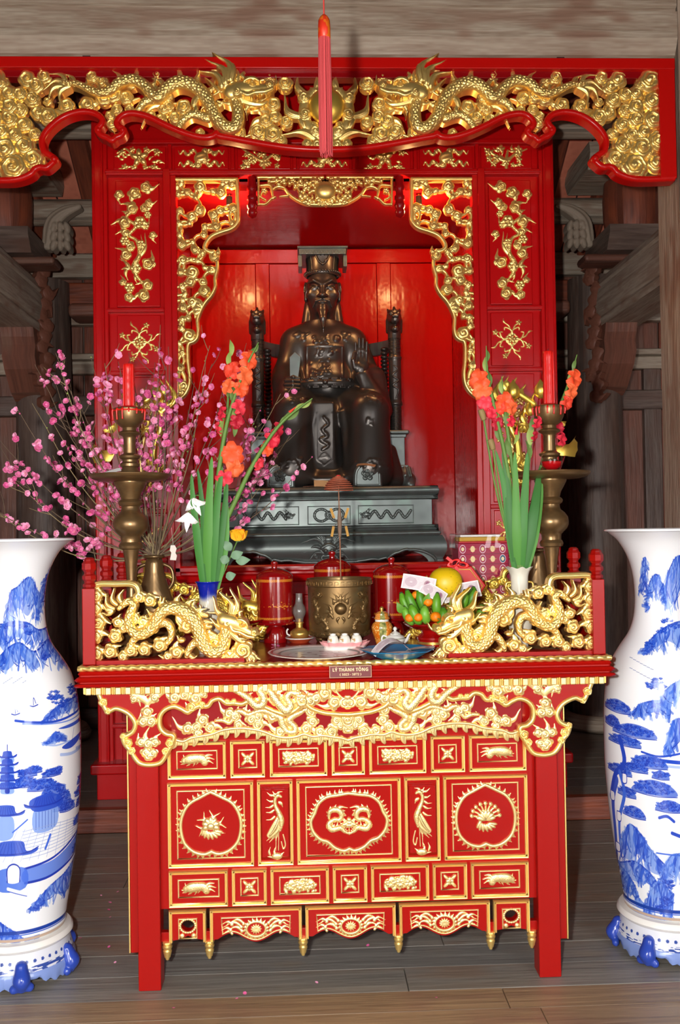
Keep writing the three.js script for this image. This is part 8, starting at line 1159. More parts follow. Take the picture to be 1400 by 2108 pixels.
function gladiolus(label, z, stem, florets, buds, group) { // stem: pixel points at depth z + dz
const base = P(stem[0][0], stem[0][1], z), t = thing('gladiolus', label, 'flower', [base.x, base.y, base.z], group), L = (3.32 - z) / F, rel = (px, py, dz = 0) => { const q = P(px, py, z + dz); return [q.x - base.x, q.y - base.y, q.z - base.z]; };
part(t, 'stem', rod(stem.map(([x, y, w, dz]) => [...rel(x, y, dz ?? 0), w * L]), 8, 6), PET.stem);
buds.forEach(([x, y, ang, len, col], i) => { const b = part(t, 'bud', put(sheathGeo, 0, 0, 0, -0.2, i % 2 ? 0.5 : -0.5, 0), i % 3 ? PET.sepal : PET.bud); b.position.set(...rel(x, y, 0.004)); b.rotation.z = ang; b.scale.set(len * L * 0.8, len * L * 0.85, len * L * 0.8); if (col) { const f = part(b, 'petal_tip', put(new THREE.ConeGeometry(0.12, 0.6, 8), 0, 0.85, 0.06), PET[col][i % 3]); } });
florets.forEach(([x, y, r, col, ry, rx], i) => { const f = part(t, 'floret', floretGeo, PET[col][i % 3]); f.position.set(...rel(x, y, 0.02)); f.scale.setScalar(r * L); f.rotation.set(rx ?? -0.2, ry ?? 0, i * 0.7); part(f, 'throat', throatGeo, PET.sepal); });
return t;
}
function blades(z, list, label, group) { list.forEach(([pts, w], i) => { const base = P(pts[0][0], pts[0][1], z), t = new THREE.Mesh(swordGeo(pts.map(([x, y, dz]) => { const q = P(x, y, z + (dz ?? 0)); return [q.x - base.x, q.y - base.y, q.z - base.z]; }), w * 1.25 * (3.32 - z) / F), PET.green[i % 3]); t.name = numbered('sword_leaf'); t.position.copy(base); t.userData = { label: ['leftmost', 'second from left', 'third from left', 'third from right', 'second from right', 'rightmost'][i] + ' ' + label, category: 'leaf', group }; scene.add(t); }); }
{
const z = -0.1, zr = -0.12;
// blue and white vase
const p = onTable(430, 1345), s = (3.32 - p.z) / F, t = thing('flower_vase', 'small blue and cream glazed vase of gladioli behind the left gilded dragon', 'vase', [p.x, TABLE_Y, p.z]); const tex = texture(64, 256, (u, v, o) => { const e = 0.76 + 0.02 * Math.sin(u * 18.85) + 0.03 * (vnoise(u * 12, v * 10, 12, 10) - 0.5), k = smooth(e - 0.05, e + 0.06, v); o[0] = lerp(0.9, 0.06, k); o[1] = lerp(0.88, 0.14, k); o[2] = lerp(0.8, 0.62, k); });
const prof = [[0.1, 0], [18, 0], [19, 3], [21, 10], [24, 40], [25, 60], [22, 85], [19, 100], [18, 112], [19.5, 130], [23, 142], [26, 146], [25, 147], [21, 142]].map(([a, b]) => [a * s, b * s]), g = lathe(prof, 36, true), uv = g.attributes.uv, ps = g.attributes.position; for (let i = 0; i < uv.count; i++) uv.setXY(i, uv.getX(i), clamp(ps.getY(i) / (147 * s), 0, 1) * 0.98); part(t, 'body', g, new THREE.MeshPhysicalMaterial({ map: tex, roughness: 0.15, clearcoat: 0.8, clearcoatRoughness: 0.05 }));
// cream vase with ruffled rim
const q = onTable(1072, 1338), sq = (3.32 - q.z) / F, u = thing('flower_vase', 'small cream vase with a ruffled rim and gilt handles, behind the right gilded dragon', 'vase', [q.x, TABLE_Y, q.z]); const hq = (PY(1072, 1168, q.z) - TABLE_Y) / sq; const vg = lathe([[0.1, 0], [17, 0], [18, 4], [16, 12], [22, 40], [25, 60], [24, 80], [20, 96], [18, 110], [18, hq - 25], [20, hq - 12], [25, hq - 3], [27, hq], [25, hq - 1], [19, hq - 12]].map(([a, b]) => [a * sq, b * sq]), 48, true), vp = vg.attributes.position; for (let i = 0; i < vp.count; i++) { const y = vp.getY(i) / sq, k = smooth(hq - 16, hq, y), a = Math.atan2(vp.getZ(i), vp.getX(i)), w = 1 + 0.08 * k * Math.cos(a * 8); vp.setXYZ(i, vp.getX(i) * w, vp.getY(i) + 2 * k * sq * Math.cos(a * 8), vp.getZ(i) * w); } vg.computeVertexNormals(); part(u, 'body', vg, new THREE.MeshPhysicalMaterial({ color: '#dedbcc', roughness: 0.2, clearcoat: 0.6 })); for (const m of [-1, 1]) part(u, 'handle', rod([[m * 18, hq - 30, 0, 2.4], [m * 27, hq - 32, 0, 2.6], [m * 28, hq - 44, 0, 2.6], [m * 21, hq - 50, 0, 2.2]].map((a) => a.map((v) => v * sq)), 8, 4), M.goldOld);
const zv = p.z, zw = q.z;
gladiolus('gladiolus spike with orange and red florets and one big orange bloom, left vase', zv, [[432, 1215, 5], [440, 1080, 5.5], [452, 960, 5, 0.02], [470, 860, 4, 0.03], [500, 770, 3, 0.03], [532, 705, 1.2, 0.03]], [[512, 742, 22, 'orange', 0.7, -0.3], [505, 775, 22, 'orange', 0.6, -0.1], [478, 762, 20, 'orange', -0.6, -0.2], [496, 800, 20, 'orange', 0.4, 0.2], [470, 795, 18, 'orange', -0.7, 0.1], [492, 838, 18, 'red', 0.8, 0.1], [458, 850, 18, 'red', -0.9, 0], [488, 868, 17, 'red', 0.7, 0.3], [450, 880, 14, 'red', -1, 0.2], [477, 935, 27, 'orange', 0.05, 0.0], [482, 965, 22, 'orange', 0.2, 0.4], [462, 985, 20, 'red', -0.3, 0.5]], [[500, 775, -0.5, 50], [490, 800, -0.35, 55], [478, 830, -0.3, 60], [468, 870, -0.25, 60], [512, 745, -0.5, 45], [520, 728, -0.5, 30], [455, 900, -0.2, 55]]);
gladiolus('gladiolus spike of pale green closed buds, tallest upright in the left vase', zv, [[428, 1215, 4], [438, 1080, 4], [456, 960, 3.6, -0.02], [468, 850, 3, -0.02], [474, 700, 1.2, -0.02]], [], [[474, 760, -0.06, 50], [471, 790, 0.08, 50], [470, 820, -0.1, 50], [475, 735, 0.05, 45], [484, 860, -0.1, 50], [482, 900, 0.06, 45]]);
gladiolus('gladiolus spike leaning far right with coral florets and a long green tip, left vase', zv, [[440, 1215, 5], [452, 1110, 5.5], [490, 1020, 5, 0.02], [530, 940, 4.2, 0.04], [580, 870, 3.2, 0.05], [643, 820, 1.2, 0.06]], [[560, 905, 20, 'red', 0.5, -0.1], [572, 885, 18, 'red', 0.8, 0], [532, 955, 16, 'red', 0.6, 0.4], [550, 925, 16, 'orange', 0.4, 0]], [[605, 850, -0.9, 40], [590, 865, -0.8, 46], [575, 880, -0.75, 46], [620, 840, -0.9, 34], [560, 900, -0.7, 46], [582, 862, -0.85, 40, 'orange'], [540, 930, -0.65, 50]]);
blades(zv, [[[[420, 1212], [408, 1120, 0.02], [398, 1040, 0.03], [394, 975, 0.03]], 9], [[[424, 1212], [420, 1100, 0.03], [414, 1020, 0.03], [407, 965, 0.02]], 7], [[[428, 1212], [428, 1100, 0.04], [432, 1010, 0.04], [436, 940, 0.03]], 10], [[[434, 1212], [440, 1110, 0.04], [448, 1030, 0.04], [458, 960, 0.03]], 10], [[[440, 1212], [452, 1120, 0.03], [462, 1050, 0.03], [468, 990, 0.02]], 9], [[[446, 1212], [462, 1130, 0.02], [466, 1060, 0.02], [462, 1000, 0.02]], 8]], 'long green sword-shaped gladiolus leaf in the blue and cream vase', 'gladiolus leaves in the left vase');
gladiolus('gladiolus spike with orange florets and pink buds leaning left, right vase', zw, [[1068, 1178, 5], [1058, 1060, 5], [1040, 940, 4.5, 0.02], [1018, 840, 3.6, 0.02], [1004, 770, 2.4, 0.02], [1001, 712, 1, 0.02]], [[986, 782, 24, 'orange', -0.6, -0.2], [992, 806, 22, 'orange', -0.3, 0.2], [998, 830, 17, 'red', -0.4, 0.3], [1012, 850, 14, 'red', -0.8, 0.3], [1024, 872, 15, 'red', 0.2, 0.3]], [[1003, 770, 0.05, 45], [1007, 800, 0.12, 50], [1014, 835, 0.2, 55], [1020, 870, 0.1, 55], [1030, 910, 0.1, 50], [1003, 745, 0.05, 34]]);
gladiolus('gladiolus spike with orange florets in the middle of the right vase', zw, [[1072, 1178, 5], [1066, 1060, 5], [1052, 940, 4.2], [1040, 850, 3.2], [1033, 775, 1.2]], [[1040, 828, 22, 'orange', 0.2, -0.2], [1054, 842, 18, 'orange', 0.7, 0.2], [1028, 838, 16, 'orange', -0.7, 0], [1052, 868, 13, 'red', 0.4, 0.3]], [[1034, 812, 0.05, 36], [1038, 840, 0.02, 44], [1046, 880, 0.02, 50], [1058, 915, -0.2, 44, 'red'], [1050, 940, 0.1, 50]]);
gladiolus('gladiolus spike with coral florets leaning right behind the right candlestick', zw - 0.16, [[1078, 1178, 5], [1092, 1060, 5], [1120, 940, 4.2], [1148, 850, 3.4], [1170, 790, 2.6], [1188, 730, 1]], [[1182, 780, 22, 'orange', 0.6, -0.3], [1176, 806, 20, 'orange', 0.5, 0.1], [1166, 830, 18, 'orange', 0.3, 0.3], [1156, 905, 17, 'red', 0.6, 0.2], [1150, 880, 15, 'red', 0.3, 0.2]], [[1172, 795, -0.3, 44], [1165, 820, -0.35, 44], [1180, 765, -0.3, 34], [1154, 850, -0.3, 48]]);
gladiolus('gladiolus stalk with dark pink closed buds in the right vase', zw, [[1074, 1178, 4.5], [1080, 1060, 4.5], [1088, 950, 4], [1096, 880, 3]], [[1106, 870, 14, 'red', 0.6, 0.2], [1100, 898, 13, 'red', 0.7, 0.3]], [[1092, 920, -0.15, 60], [1088, 950, 0.1, 56], [1094, 890, -0.2, 40]]);
blades(zw, [[[[1062, 1176], [1050, 1090, 0.02], [1040, 1010, 0.02], [1020, 925, 0.01]], 9], [[[1064, 1176], [1052, 1080, 0.03], [1044, 990, 0.02], [1034, 930, 0.02]], 8], [[[1068, 1176], [1064, 1090, 0.04], [1062, 1000, 0.03], [1060, 930, 0.02]], 9], [[[1072, 1176], [1076, 1090, 0.04], [1082, 1000, 0.03], [1086, 930, 0.02]], 10], [[[1076, 1176], [1090, 1100, 0.02], [1102, 1040, 0.01], [1112, 960, -0.05]], 13], [[[1080, 1176], [1098, 1100, 0.0], [1110, 1030, -0.04], [1114, 985, -0.06]], 12]], 'long green sword-shaped gladiolus leaf in the cream vase', 'gladiolus leaves in the right vase');
for (const [x, y, dx, label] of [[1012, 914, 14, 'larger brown cut stalk end sticking out left of the right vase flowers'], [993, 853, 4, 'pale brown cut stalk end below the leftmost orange floret, right vase']]) { const c = P(x, y, zw + 0.02), b = P(1066, 1176, zw), t2 = thing('cut_stalk', label, 'stalk', [c.x, c.y, c.z]); part(t2, 'stub', rod([[-0.006, 0.018, 0, 0.011], [0, 0, 0, 0.0125], [0.006, -0.022, 0, 0.009]], 10, 4), std('#8d7748', 0.7)); part(t2, 'stalk', rod([[0.005, -0.02, 0, 0.004], [(b.x - c.x) * 0.4, (b.y - c.y) * 0.5, -0.01, 0.004], [b.x - c.x, b.y - c.y, b.z - c.z, 0.004]], 6, 5), PET.stem); }
// white lilies and a rose
[[396, 1036, 0.35, 'upper white lily hanging among the leaves of the left vase'], [388, 1066, -0.2, 'lower white lily hanging beside the left vase leaves']].forEach(([x, y, rz, label]) => { const c = P(x, y, zv + 0.03), f = thing('white_lily', label, 'flower', [c.x, c.y, c.z]); for (let i = 0; i < 5; i++) { const m = part(f, 'petal', leafGeo([0.06, 0.045, 0.075, 0.05, 0.062][i], 0.011, 0.012 * (i - 2)), PET.white); m.rotation.set(0.25 * (i - 2), 0, Math.PI - 0.75 + i * 0.42 + rz); m.position.y = 0.02; } part(f, 'stalk', rod([[0, 0.02, 0, 0.002], [0.02, 0.03, -0.01, 0.002], [0.06, 0.0, -0.03, 0.002]], 6, 4), PET.stem); });
{ const c = P(491, 1100, zv + 0.02), f = thing('rose', 'yellow and orange rose leaning out of the left vase', 'flower', [c.x, c.y, c.z]); const rp = petal(0.04, 0.022, 0.22); for (let i = 0; i < 14; i++) { const a = i * 2.4, k = i / 14, m = part(f, 'petal', rp, PET.rose[i % 3 ? 0 : 1]); m.rotation.order = 'YXZ'; m.rotation.set(0.45 * k - 0.12, a, 0); m.position.set(Math.sin(a) * (0.003 + 0.012 * k), -0.02 - 0.004 * k, Math.cos(a) * (0.003 + 0.012 * k)); } const b = P(448, 1205, zv), d = b.sub(c); part(f, 'stem', rod([[0, -0.012, 0, 0.0025], [d.x * 0.35, d.y * 0.4, d.z, 0.0025], [d.x * 0.8, d.y * 0.85, d.z, 0.0025], [d.x, d.y, d.z, 0.0025]], 6, 5), PET.stem); for (const [u, v, rz, l] of [[-0.03, -0.085, -1.2, 0.05], [-0.012, -0.1, -1.5, 0.055], [-0.028, -0.06, 0.6, 0.045], [-0.035, -0.1, 1.2, 0.04], [-0.05, -0.16, -1.3, 0.04]]) { const m = part(f, 'leaf', leafGeo(l, 0.017, 0.008), fl('#6f9070')); m.position.set(u, v, 0); m.rotation.z = rz; } for (let i = 0; i < 5; i++) { const m = part(f, 'sepal', leafGeo(0.02, 0.004, -0.004), PET.sepal); m.rotation.set(0.4, 0, 2.2 + i * 0.4); m.position.y = -0.012; } }
}
// ---- gilded lotus sprays behind the flowers
for (const m of [1, -1]) {
const z = -0.66, X = (px) => m * PX(px, 1000, z), base = onTable(1075, 1310), t = thing('lotus_spray', `gilded wooden lotus spray with buds, pod and leaves standing behind the ${m > 0 ? 'right gladioli' : 'left blossom branches'}`, 'ornament', [X(1078), TABLE_Y, z], 'pair of gilded lotus sprays'), L = (3.32 - z) / F, q = (px, py, dz = 0) => [m * (PX(px, py, z) - PX(1078, py, z)), PY(px, py, z) - TABLE_Y, dz];
part(t, 'vase', turned([[0.001, 0], [0.05, 0], [0.052, 0.012], [0.034, 0.03], [0.028, 0.06], [0.05, 0.12], [0.058, 0.18], [0.044, 0.24], [0.026, 0.275], [0.024, 0.31], [0.036, 0.335], [0.034, 0.338], [0.02, 0.32]], 36), M.goldLeaf);
const stem = (x, y, bend = 0) => { const e = q(x, y); part(t, 'stem', rod([[0, 0.3, 0, 0.004], [e[0] * 0.4 + bend, lerp(0.3, e[1], 0.5), 0, 0.0038], [e[0], e[1], 0, 0.0035]], 7, 5), M.redDark); };
const bud = (x, y, r) => { stem(x, y); const e = q(x, y), b = new Field([-0.04, -0.03, -0.04], [0.04, 0.06, 0.04], 0.004); b.ball([0, 0.002, 0], [0.021, 0.026, 0.021], 0.01); b.cone([0, 0.012, 0], 0.014, [0, 0.04, 0], 0.003, 0.01); const g = part(t, 'lotus_bud', b.mesh(), M.goldLeaf); g.position.set(e[0], e[1] + 0.01, e[2] + 0.02); g.scale.setScalar(r * L / 0.024); };
bud(1058, 815, 16); bud(1114, 812, 15); bud(1092, 852, 11);
{ stem(1075, 888); const e = q(1075, 885), r = []; for (let i = 0; i < 10; i++) { const a = i * 0.6283; r.push(put(leafGeo(0.034, 0.011, 0.008), Math.sin(a) * 0.016, 0, Math.cos(a) * 0.016, 0.75, a, 0)); } part(t, 'lotus_pod', [put(lathe([[0.001, 0], [0.012, 0.002], [0.028, 0.02], [0.034, 0.034], [0.03, 0.036], [0.001, 0.034]], 20).toNonIndexed(), e[0], e[1] - 0.012, 0.02)], M.goldLeaf).geometry.deleteAttribute('uv'); part(t, 'pod_petals', put(join(r), e[0], e[1] - 0.014, 0.02), M.goldLeaf); }
const fl2 = traced(z, 1010, 760, 1220, 1010, 0.003); for (const [a, b, c, d, w] of [[1030, 830, 1028, 772, 7], [1044, 805, 1042, 774, 6], [1060, 800, 1060, 776, 6], [1076, 818, 1078, 790, 6], [1086, 850, 1084, 828, 6], [1100, 835, 1096, 808, 6], [1062, 870, 1056, 845, 5], [1080, 872, 1085, 830, 6]]) fl2.fl(a, b, c, d, w, { bend: 0.8 }); for (const [a, b, c] of [[1048, 870, 8], [1066, 940, 12], [1050, 950, 10], [1066, 965, 11], [1052, 975, 9], [1080, 955, 9], [1070, 990, 10]]) fl2.spiral(a, b, c, { turns: 1.6 });
fl2.tube([[1044, 790, 5], [1048, 870, 6], [1062, 905, 7], [1066, 945, 8], [1058, 960, 8], [1075, 975, 8], [1078, 1005, 5]], {}); fl2.tube([[1030, 825, 6], [1048, 840, 6], [1062, 812, 6], [1078, 818, 6], [1098, 832, 6]], {}); let fg = fl2.r.build(0, 0.012); fg.translate(-PX(1078, 1000, z), -TABLE_Y, 0.01); if (m < 0) fg = mirrorX(fg); part(t, 'flame_carving', fg, M.goldLeaf);
// curled leaves
for (const [px, py, w, rz, ry] of [[1170, 915, 30, 0.3, 0.5], [1150, 868, 16, -0.3, -0.3]]) { const e = q(px, py), n = 14, pos = [], idx = []; for (let i = 0; i <= n; i++) for (let k = 0; k <= 12; k++) { const a = -1.9 + 3.8 * k / 12, r = i / n, ru = 1 + 0.08 * Math.cos(a * 6) * r; pos.push(Math.sin(a) * r * ru, Math.cos(a) * r * ru * 0.85, 0.3 * r * r * Math.cos(a * 2) + 0.06 * Math.cos(a * 10) * r); } for (let i = 0; i < n; i++) for (let k = 0; k < 12; k++) { const a = i * 13 + k; idx.push(a, a + 1, a + 13, a + 1, a + 14, a + 13); } const g = new THREE.BufferGeometry(); g.setAttribute('position', new THREE.Float32BufferAttribute(pos, 3)); g.setIndex(idx); g.computeVertexNormals(); stem(px, py + 8, m * 0.02); const o = part(t, 'lotus_leaf', g, M.goldLeaf); o.position.set(e[0], e[1], 0.02); o.scale.setScalar(w * L); o.rotation.set(0.2, ry * m, Math.PI + rz * m); }
}
// ---------------------------------------------------------------- the tall painted porcelain vases
{
const z = -0.18, L = (3.32 - z) / F, X = 1.213, H = 1.582, foot = 0.155;
// outline read from the photograph: radius in pixels against height above the stand
const prof = [[80, 0.16], [87, 0.165], [89, 0.2], [93, 0.25], [103, 0.36], [113, 0.5], [119.5, 0.66], [121, 0.78], [120, 0.9], [115, 1.0], [104, 1.08], [86, 1.14], [68, 1.19], [58, 1.24], [53.5, 1.3], [53.5, 1.36], [57, 1.42], [66, 1.48], [84, 1.54], [105, 1.574], [112, 1.58], [112, 1.585], [108, 1.586], [86, 1.556], [64, 1.49], [50, 1.42]].map(([r, y]) => [r * L, y]);
const g0 = curve(prof, 4).map(([r, y]) => new THREE.Vector2(r, y)); const make = () => { const g = new THREE.LatheGeometry(g0, 96), uv = g.attributes.uv, p = g.attributes.position; for (let i = 0; i < uv.count; i++) uv.setXY(i, uv.getX(i), clamp((p.getY(i) - 0.16) / 1.426, 0, 0.995)); g.rotateY(Math.PI); return g; };
const rad = (y) => { for (let i = 0; i < g0.length - 1; i++) if (g0[i].y <= y && g0[i + 1].y > y) return lerp(g0[i].x, g0[i + 1].x, (y - g0[i].y) / (g0[i + 1].y - g0[i].y)); return 0.2; };
function scenery(cx, draw) { return painted(2048, 1536, (g, W, Hh) => {
g.fillStyle = '#eef0f2'; g.fillRect(0, 0, W, Hh); const xc = cx < 700 ? -X : X, turn = Math.atan2(-0.139 - xc, 3.5);
const at = (px, py) => { const p = P(px, py, z), y = clamp(p.y, 0.17, 1.58), a = Math.asin(clamp((p.x - xc) / rad(y), -0.99, 0.99)); return [(0.5 + (a + turn) / (2 * Math.PI)) * W, (1 - (y - 0.16) / 1.426) * Hh]; };
draw(g, at, W, Hh);
// bands at the foot
const v = (y) => (1 - (y - 0.16) / 1.426) * Hh; g.fillStyle = '#1c3f9e'; g.fillRect(0, v(0.205), W, 14); g.fillStyle = '#2a56c4'; g.fillRect(0, v(0.19), W, 4); g.fillStyle = '#b9a08c'; g.fillRect(0, v(0.176), W, 12);
}); }
const kit = (g, at) => {
const path = (pts, close) => { g.beginPath(); const c = curve(pts, 5, close); c.forEach((q, i) => { const [x, y] = at(q[0], q[1]); i ? g.lineTo(x, y) : g.moveTo(x, y); }); if (close) g.closePath(); }, B = ['#1a37a6', '#2148bd', '#3a66d4', '#7d9fe4'];
return {
wash: (pts, c, al = 0.8) => { g.globalAlpha = al; path(pts, true); g.fillStyle = c; g.fill(); g.globalAlpha = 1; },
line: (pts, w, c = B[0], al = 1) => { g.globalAlpha = al; g.lineWidth = w; g.strokeStyle = c; g.lineCap = 'round'; path(pts, false); g.stroke(); g.globalAlpha = 1; },
peak(pts, foot) { // mountain: dark ridge, hatched brush strokes running down and ending raggedly
seed(pts.length * 31 + (pts[0][0] | 0)); const c = curve(pts, 6), a = pts[0], z1 = pts[pts.length - 1], mid = pts.map(([x, y], i) => [x, lerp(y, foot, i % 2 ? 0.75 : 0.5)]).reverse(); this.wash([...pts, ...mid], B[2], 0.5); this.line(pts, 7, B[0]);
c.forEach(([x, y], i) => { for (let k = 0; k < 3; k++) { const l = rnd(0.25, 1), ye = lerp(y, foot, l * 0.9), n = [[x + rnd(-3, 3), y + 1], [x + rnd(-7, 7), lerp(y, ye, 0.5)], [x + rnd(-10, 10), ye]]; this.line(n, rnd(6, 17), B[Math.floor(rnd(1, 4))], rnd(0.35, 0.75)); } if (i % 3 === 0) this.line([[x, y + 3], [x + rnd(-6, 6), lerp(y, foot, 0.5)], [x + rnd(-12, 12), lerp(y, foot, rnd(0.5, 0.8))]], rnd(2, 4), B[0], 0.9); });
},
tuft(x, y, rx, ry, n = 40) { for (let i = 0; i < n; i++) { const a = rnd(6.283), r = Math.sqrt(rnd()), px = x + Math.cos(a) * rx * r, py = y + Math.sin(a) * ry * r; for (let k = 0; k < 5; k++) { const t = -2.6 + k * 0.5; this.line([[px, py], [px + Math.cos(t) * 4, py + Math.sin(t) * 4]], 3, B[Math.floor(rnd(0, 3))], 0.9); } } },
pine(x, y, rx, ry) { this.wash([[x - rx, y + ry * 0.5], [x - rx * 0.6, y - ry * 0.6], [x, y - ry], [x + rx * 0.7, y - ry * 0.5], [x + rx, y + ry * 0.6], [x, y + ry * 0.7]], B[1], 0.7); this.tuft(x, y, rx * 0.92, ry * 0.7, Math.round(rx * 2)); this.line([[x - rx, y + ry * 0.6], [x, y + ry * 0.8], [x + rx, y + ry * 0.7]], 3, B[0]); },
roof(x, y, w, h) { this.wash([[x - w, y - h * 0.2], [x - w * 0.55, y - h * 0.1], [x - w * 0.4, y - h], [x + w * 0.4, y - h], [x + w * 0.55, y - h * 0.1], [x + w, y - h * 0.2], [x + w * 0.7, y + h * 0.25], [x - w * 0.7, y + h * 0.25]], B[1], 0.9); for (let k = -4; k <= 4; k++) this.line([[x + k * w * 0.09, y - h * 0.9], [x + k * w * 0.15, y + h * 0.15]], 2, B[0]); this.line([[x - w, y - h * 0.3], [x - w * 0.5, y + h * 0.1], [x + w * 0.5, y + h * 0.1], [x + w, y - h * 0.3]], 5, B[0]); },
B,
};
};
const left = scenery(54, (g, at) => {
const k = kit(g, at), q = (a) => a.map(([x, y]) => [x / 2.196, 1080 + y / 2.196]), { B } = k; seed(5);
k.peak(q([[38, 390], [50, 300], [80, 275], [122, 235], [150, 260], [165, 330]]), 1290); k.peak(q([[165, 420], [180, 290], [210, 255], [235, 300]]), 1270); k.peak(q([[200, 270], [222, 200], [240, 185]]), 1195); k.line(q([[150, 360], [155, 400], [148, 440]]), 6, '#ffffff');
k.peak(q([[0, 480], [25, 440], [80, 428], [130, 440], [170, 470], [230, 460]]), 1335); k.peak(q([[0, 580], [40, 540], [90, 520], [150, 560], [220, 520], [280, 590], [320, 625]]), 1378); for (const [x, y] of [[20, 450], [60, 440], [100, 450], [130, 480], [230, 520], [200, 590]]) k.tuft(x / 2.196, 1080 + y / 2.196, 9, 5, 14); k.line(q([[160, 580], [175, 610], [180, 650]]), 9, '#f4f6fa'); k.line(q([[140, 490], [155, 540], [170, 580]]), 8, '#f4f6fa');
for (let i = 0; i < 12; i++) k.line(q([[20 + i * 8, 680 - (i % 5) * 5], [26 + i * 8, 678 - (i % 5) * 5]]), 2, '#8190b8');
for (const [x, y] of [[70, 795], [145, 765]]) { k.line(q([[x - 15, y + 12], [x, y + 16], [x + 18, y + 10]]), 4); k.line(q([[x, y + 10], [x, y - 20], [x + 10, y + 4]]), 3); }
k.peak(q([[200, 830], [240, 800], [300, 780], [370, 770]]), 1470); for (const [x, y] of [[230, 750], [250, 770], [310, 740], [330, 760], [280, 790], [350, 790]]) k.tuft(x / 2.196, 1080 + y / 2.196, 12, 9, 24); k.line(q([[70, 835], [160, 850], [260, 855], [380, 830]]), 9, B[1]); k.line(q([[100, 850], [200, 862], [300, 866], [380, 850]]), 5, B[2], 0.7); k.wash(q([[250, 890], [320, 880], [380, 870], [380, 885], [300, 897]]), B[1], 0.9);
k.peak(q([[205, 940], [240, 905], [275, 930]]), 1512); for (const [x, y, s] of [[310, 965, 40], [380, 960, 30]]) { k.wash(q([[x - s, y + 5], [x + s, y - 25], [x + s * 0.9, y], [x, y + 22], [x - s * 0.8, y + 20]]), B[1], 0.95); k.line(q([[x, y], [x + 10, y - 60]]), 2); k.line(q([[x - 50, y + 40], [x, y + 48], [x + 60, y + 40]]), 12, B[3], 0.6); } k.line(q([[180, 945], [240, 960], [300, 955]]), 6, B[3], 0.7);
// pagoda and halls
for (let i = 0; i < 5; i++) { k.wash(q([[16, 985 + i * 33], [60, 985 + i * 33], [62, 1010 + i * 33], [14, 1010 + i * 33]]), B[3], 0.9); k.roof(38 / 2.196, 1080 + (985 + i * 33) / 2.196, (38 + i * 6) / 2.196, 22 / 2.196); k.wash(q([[30, 990 + i * 33], [46, 990 + i * 33], [46, 1008 + i * 33], [30, 1008 + i * 33]]), B[0], 1); } k.line(q([[38, 965], [38, 935]]), 4);
for (const [x, y, rx, ry] of [[120, 1060, 18, 9], [150, 1050, 14, 8], [220, 1075, 18, 9], [240, 1070, 12, 8], [110, 1100, 22, 12], [180, 1120, 28, 14], [230, 1150, 24, 14], [270, 1190, 16, 14], [290, 1240, 16, 14], [260, 1230, 16, 12]]) k.pine(x / 2.196, 1080 + y / 2.196, rx, ry);
k.wash(q([[150, 1220], [240, 1210], [240, 1310], [150, 1320]]), B[3], 0.9); k.wash(q([[0, 1250], [60, 1245], [60, 1330], [0, 1340]]), B[3], 0.9); k.wash(q([[130, 1180], [210, 1160], [265, 1190], [255, 1225], [150, 1230]]), B[1], 0.9); k.roof(190 / 2.196, 1080 + 1205 / 2.196, 38, 16); k.roof(30 / 2.196, 1080 + 1230 / 2.196, 36, 16); for (let i = 0; i < 7; i++) k.line(q([[155 + i * 13, 1235], [155 + i * 13, 1310]]), 2); k.line(q([[60, 1310], [120, 1260]]), 6, B[2]);
for (let i = 0; i < 9; i++) { k.line(q([[80 + i * 30, 1300], [20 + i * 36, 1440]]), 2, '#8ea2d4'); k.line(q([[100, 1310 + i * 15], [220, 1300 + i * 15], [330, 1310 + i * 11]]), 2, '#8ea2d4'); } k.line(q([[215, 1345], [205, 1375], [195, 1400]]), 12, B[2]);
k.wash(q([[110, 1480], [230, 1460], [330, 1400], [360, 1370], [358, 1420], [330, 1470], [220, 1530], [110, 1540]]), B[2], 0.75); k.line(q([[110, 1475], [230, 1450], [330, 1390], [360, 1365]]), 9, B[0]); k.line(q([[110, 1540], [220, 1530], [330, 1480], [356, 1430]]), 10, B[0]);
k.wash(q([[0, 1480], [110, 1470], [112, 1560], [0, 1570]]), B[2], 0.85); k.roof(55 / 2.196, 1080 + 1400 / 2.196, 50, 22); k.wash(q([[38, 1470], [50, 1455], [75, 1455], [88, 1470], [88, 1530], [38, 1530]]), '#f2f4f8', 1); k.line(q([[38, 1530], [38, 1470], [62, 1450], [88, 1470], [88, 1530]]), 6); k.line(q([[40, 1560], [120, 1590]]), 14, '#dfe4ee'); k.line(q([[40, 1570], [118, 1600]]), 3, B[1]);
for (const [x, y] of [[360, 1150], [350, 1200], [355, 1250], [345, 1330], [355, 1400], [340, 1460]]) k.pine(x / 2.196, 1080 + y / 2.196, 12, 12);
k.peak(q([[140, 1660], [180, 1610], [230, 1570], [290, 1540], [340, 1490]]), 1845); k.peak(q([[0, 1710], [40, 1740], [90, 1780], [150, 1850]]), 1935); k.peak(q([[320, 1720], [340, 1650], [350, 1600]]), 1870);
});
const right = scenery(1381, (g, at) => {
const k = kit(g, at), q = (a) => a.map(([x, y]) => [1200 + x / 2.15, 1060 + y / 2.15]), { B } = k; seed(8), 0;
k.peak(q([[285, 420], [295, 310], [325, 258], [350, 300], [375, 400]]), 1240); k.peak(q([[370, 260], [400, 190], [430, 180], [470, 220]]), 1270); k.peak(q([[268, 320], [275, 200], [282, 190]]), 1230); k.peak(q([[270, 590], [310, 530], [370, 480], [430, 460], [500, 480]]), 1338); for (const [x, y] of [[350, 500], [400, 480], [300, 560], [370, 460]]) k.tuft(1200 + x / 2.15, 1060 + y / 2.15, 10, 5, 14); k.line(q([[395, 380], [395, 460]]), 7, '#f4f6fa');
for (let i = 0; i < 14; i++) k.line(q([[220 + (i % 7) * 14, 615 + i * 6], [232 + (i % 7) * 14, 618 + i * 6]]), 2, '#7f8db4');
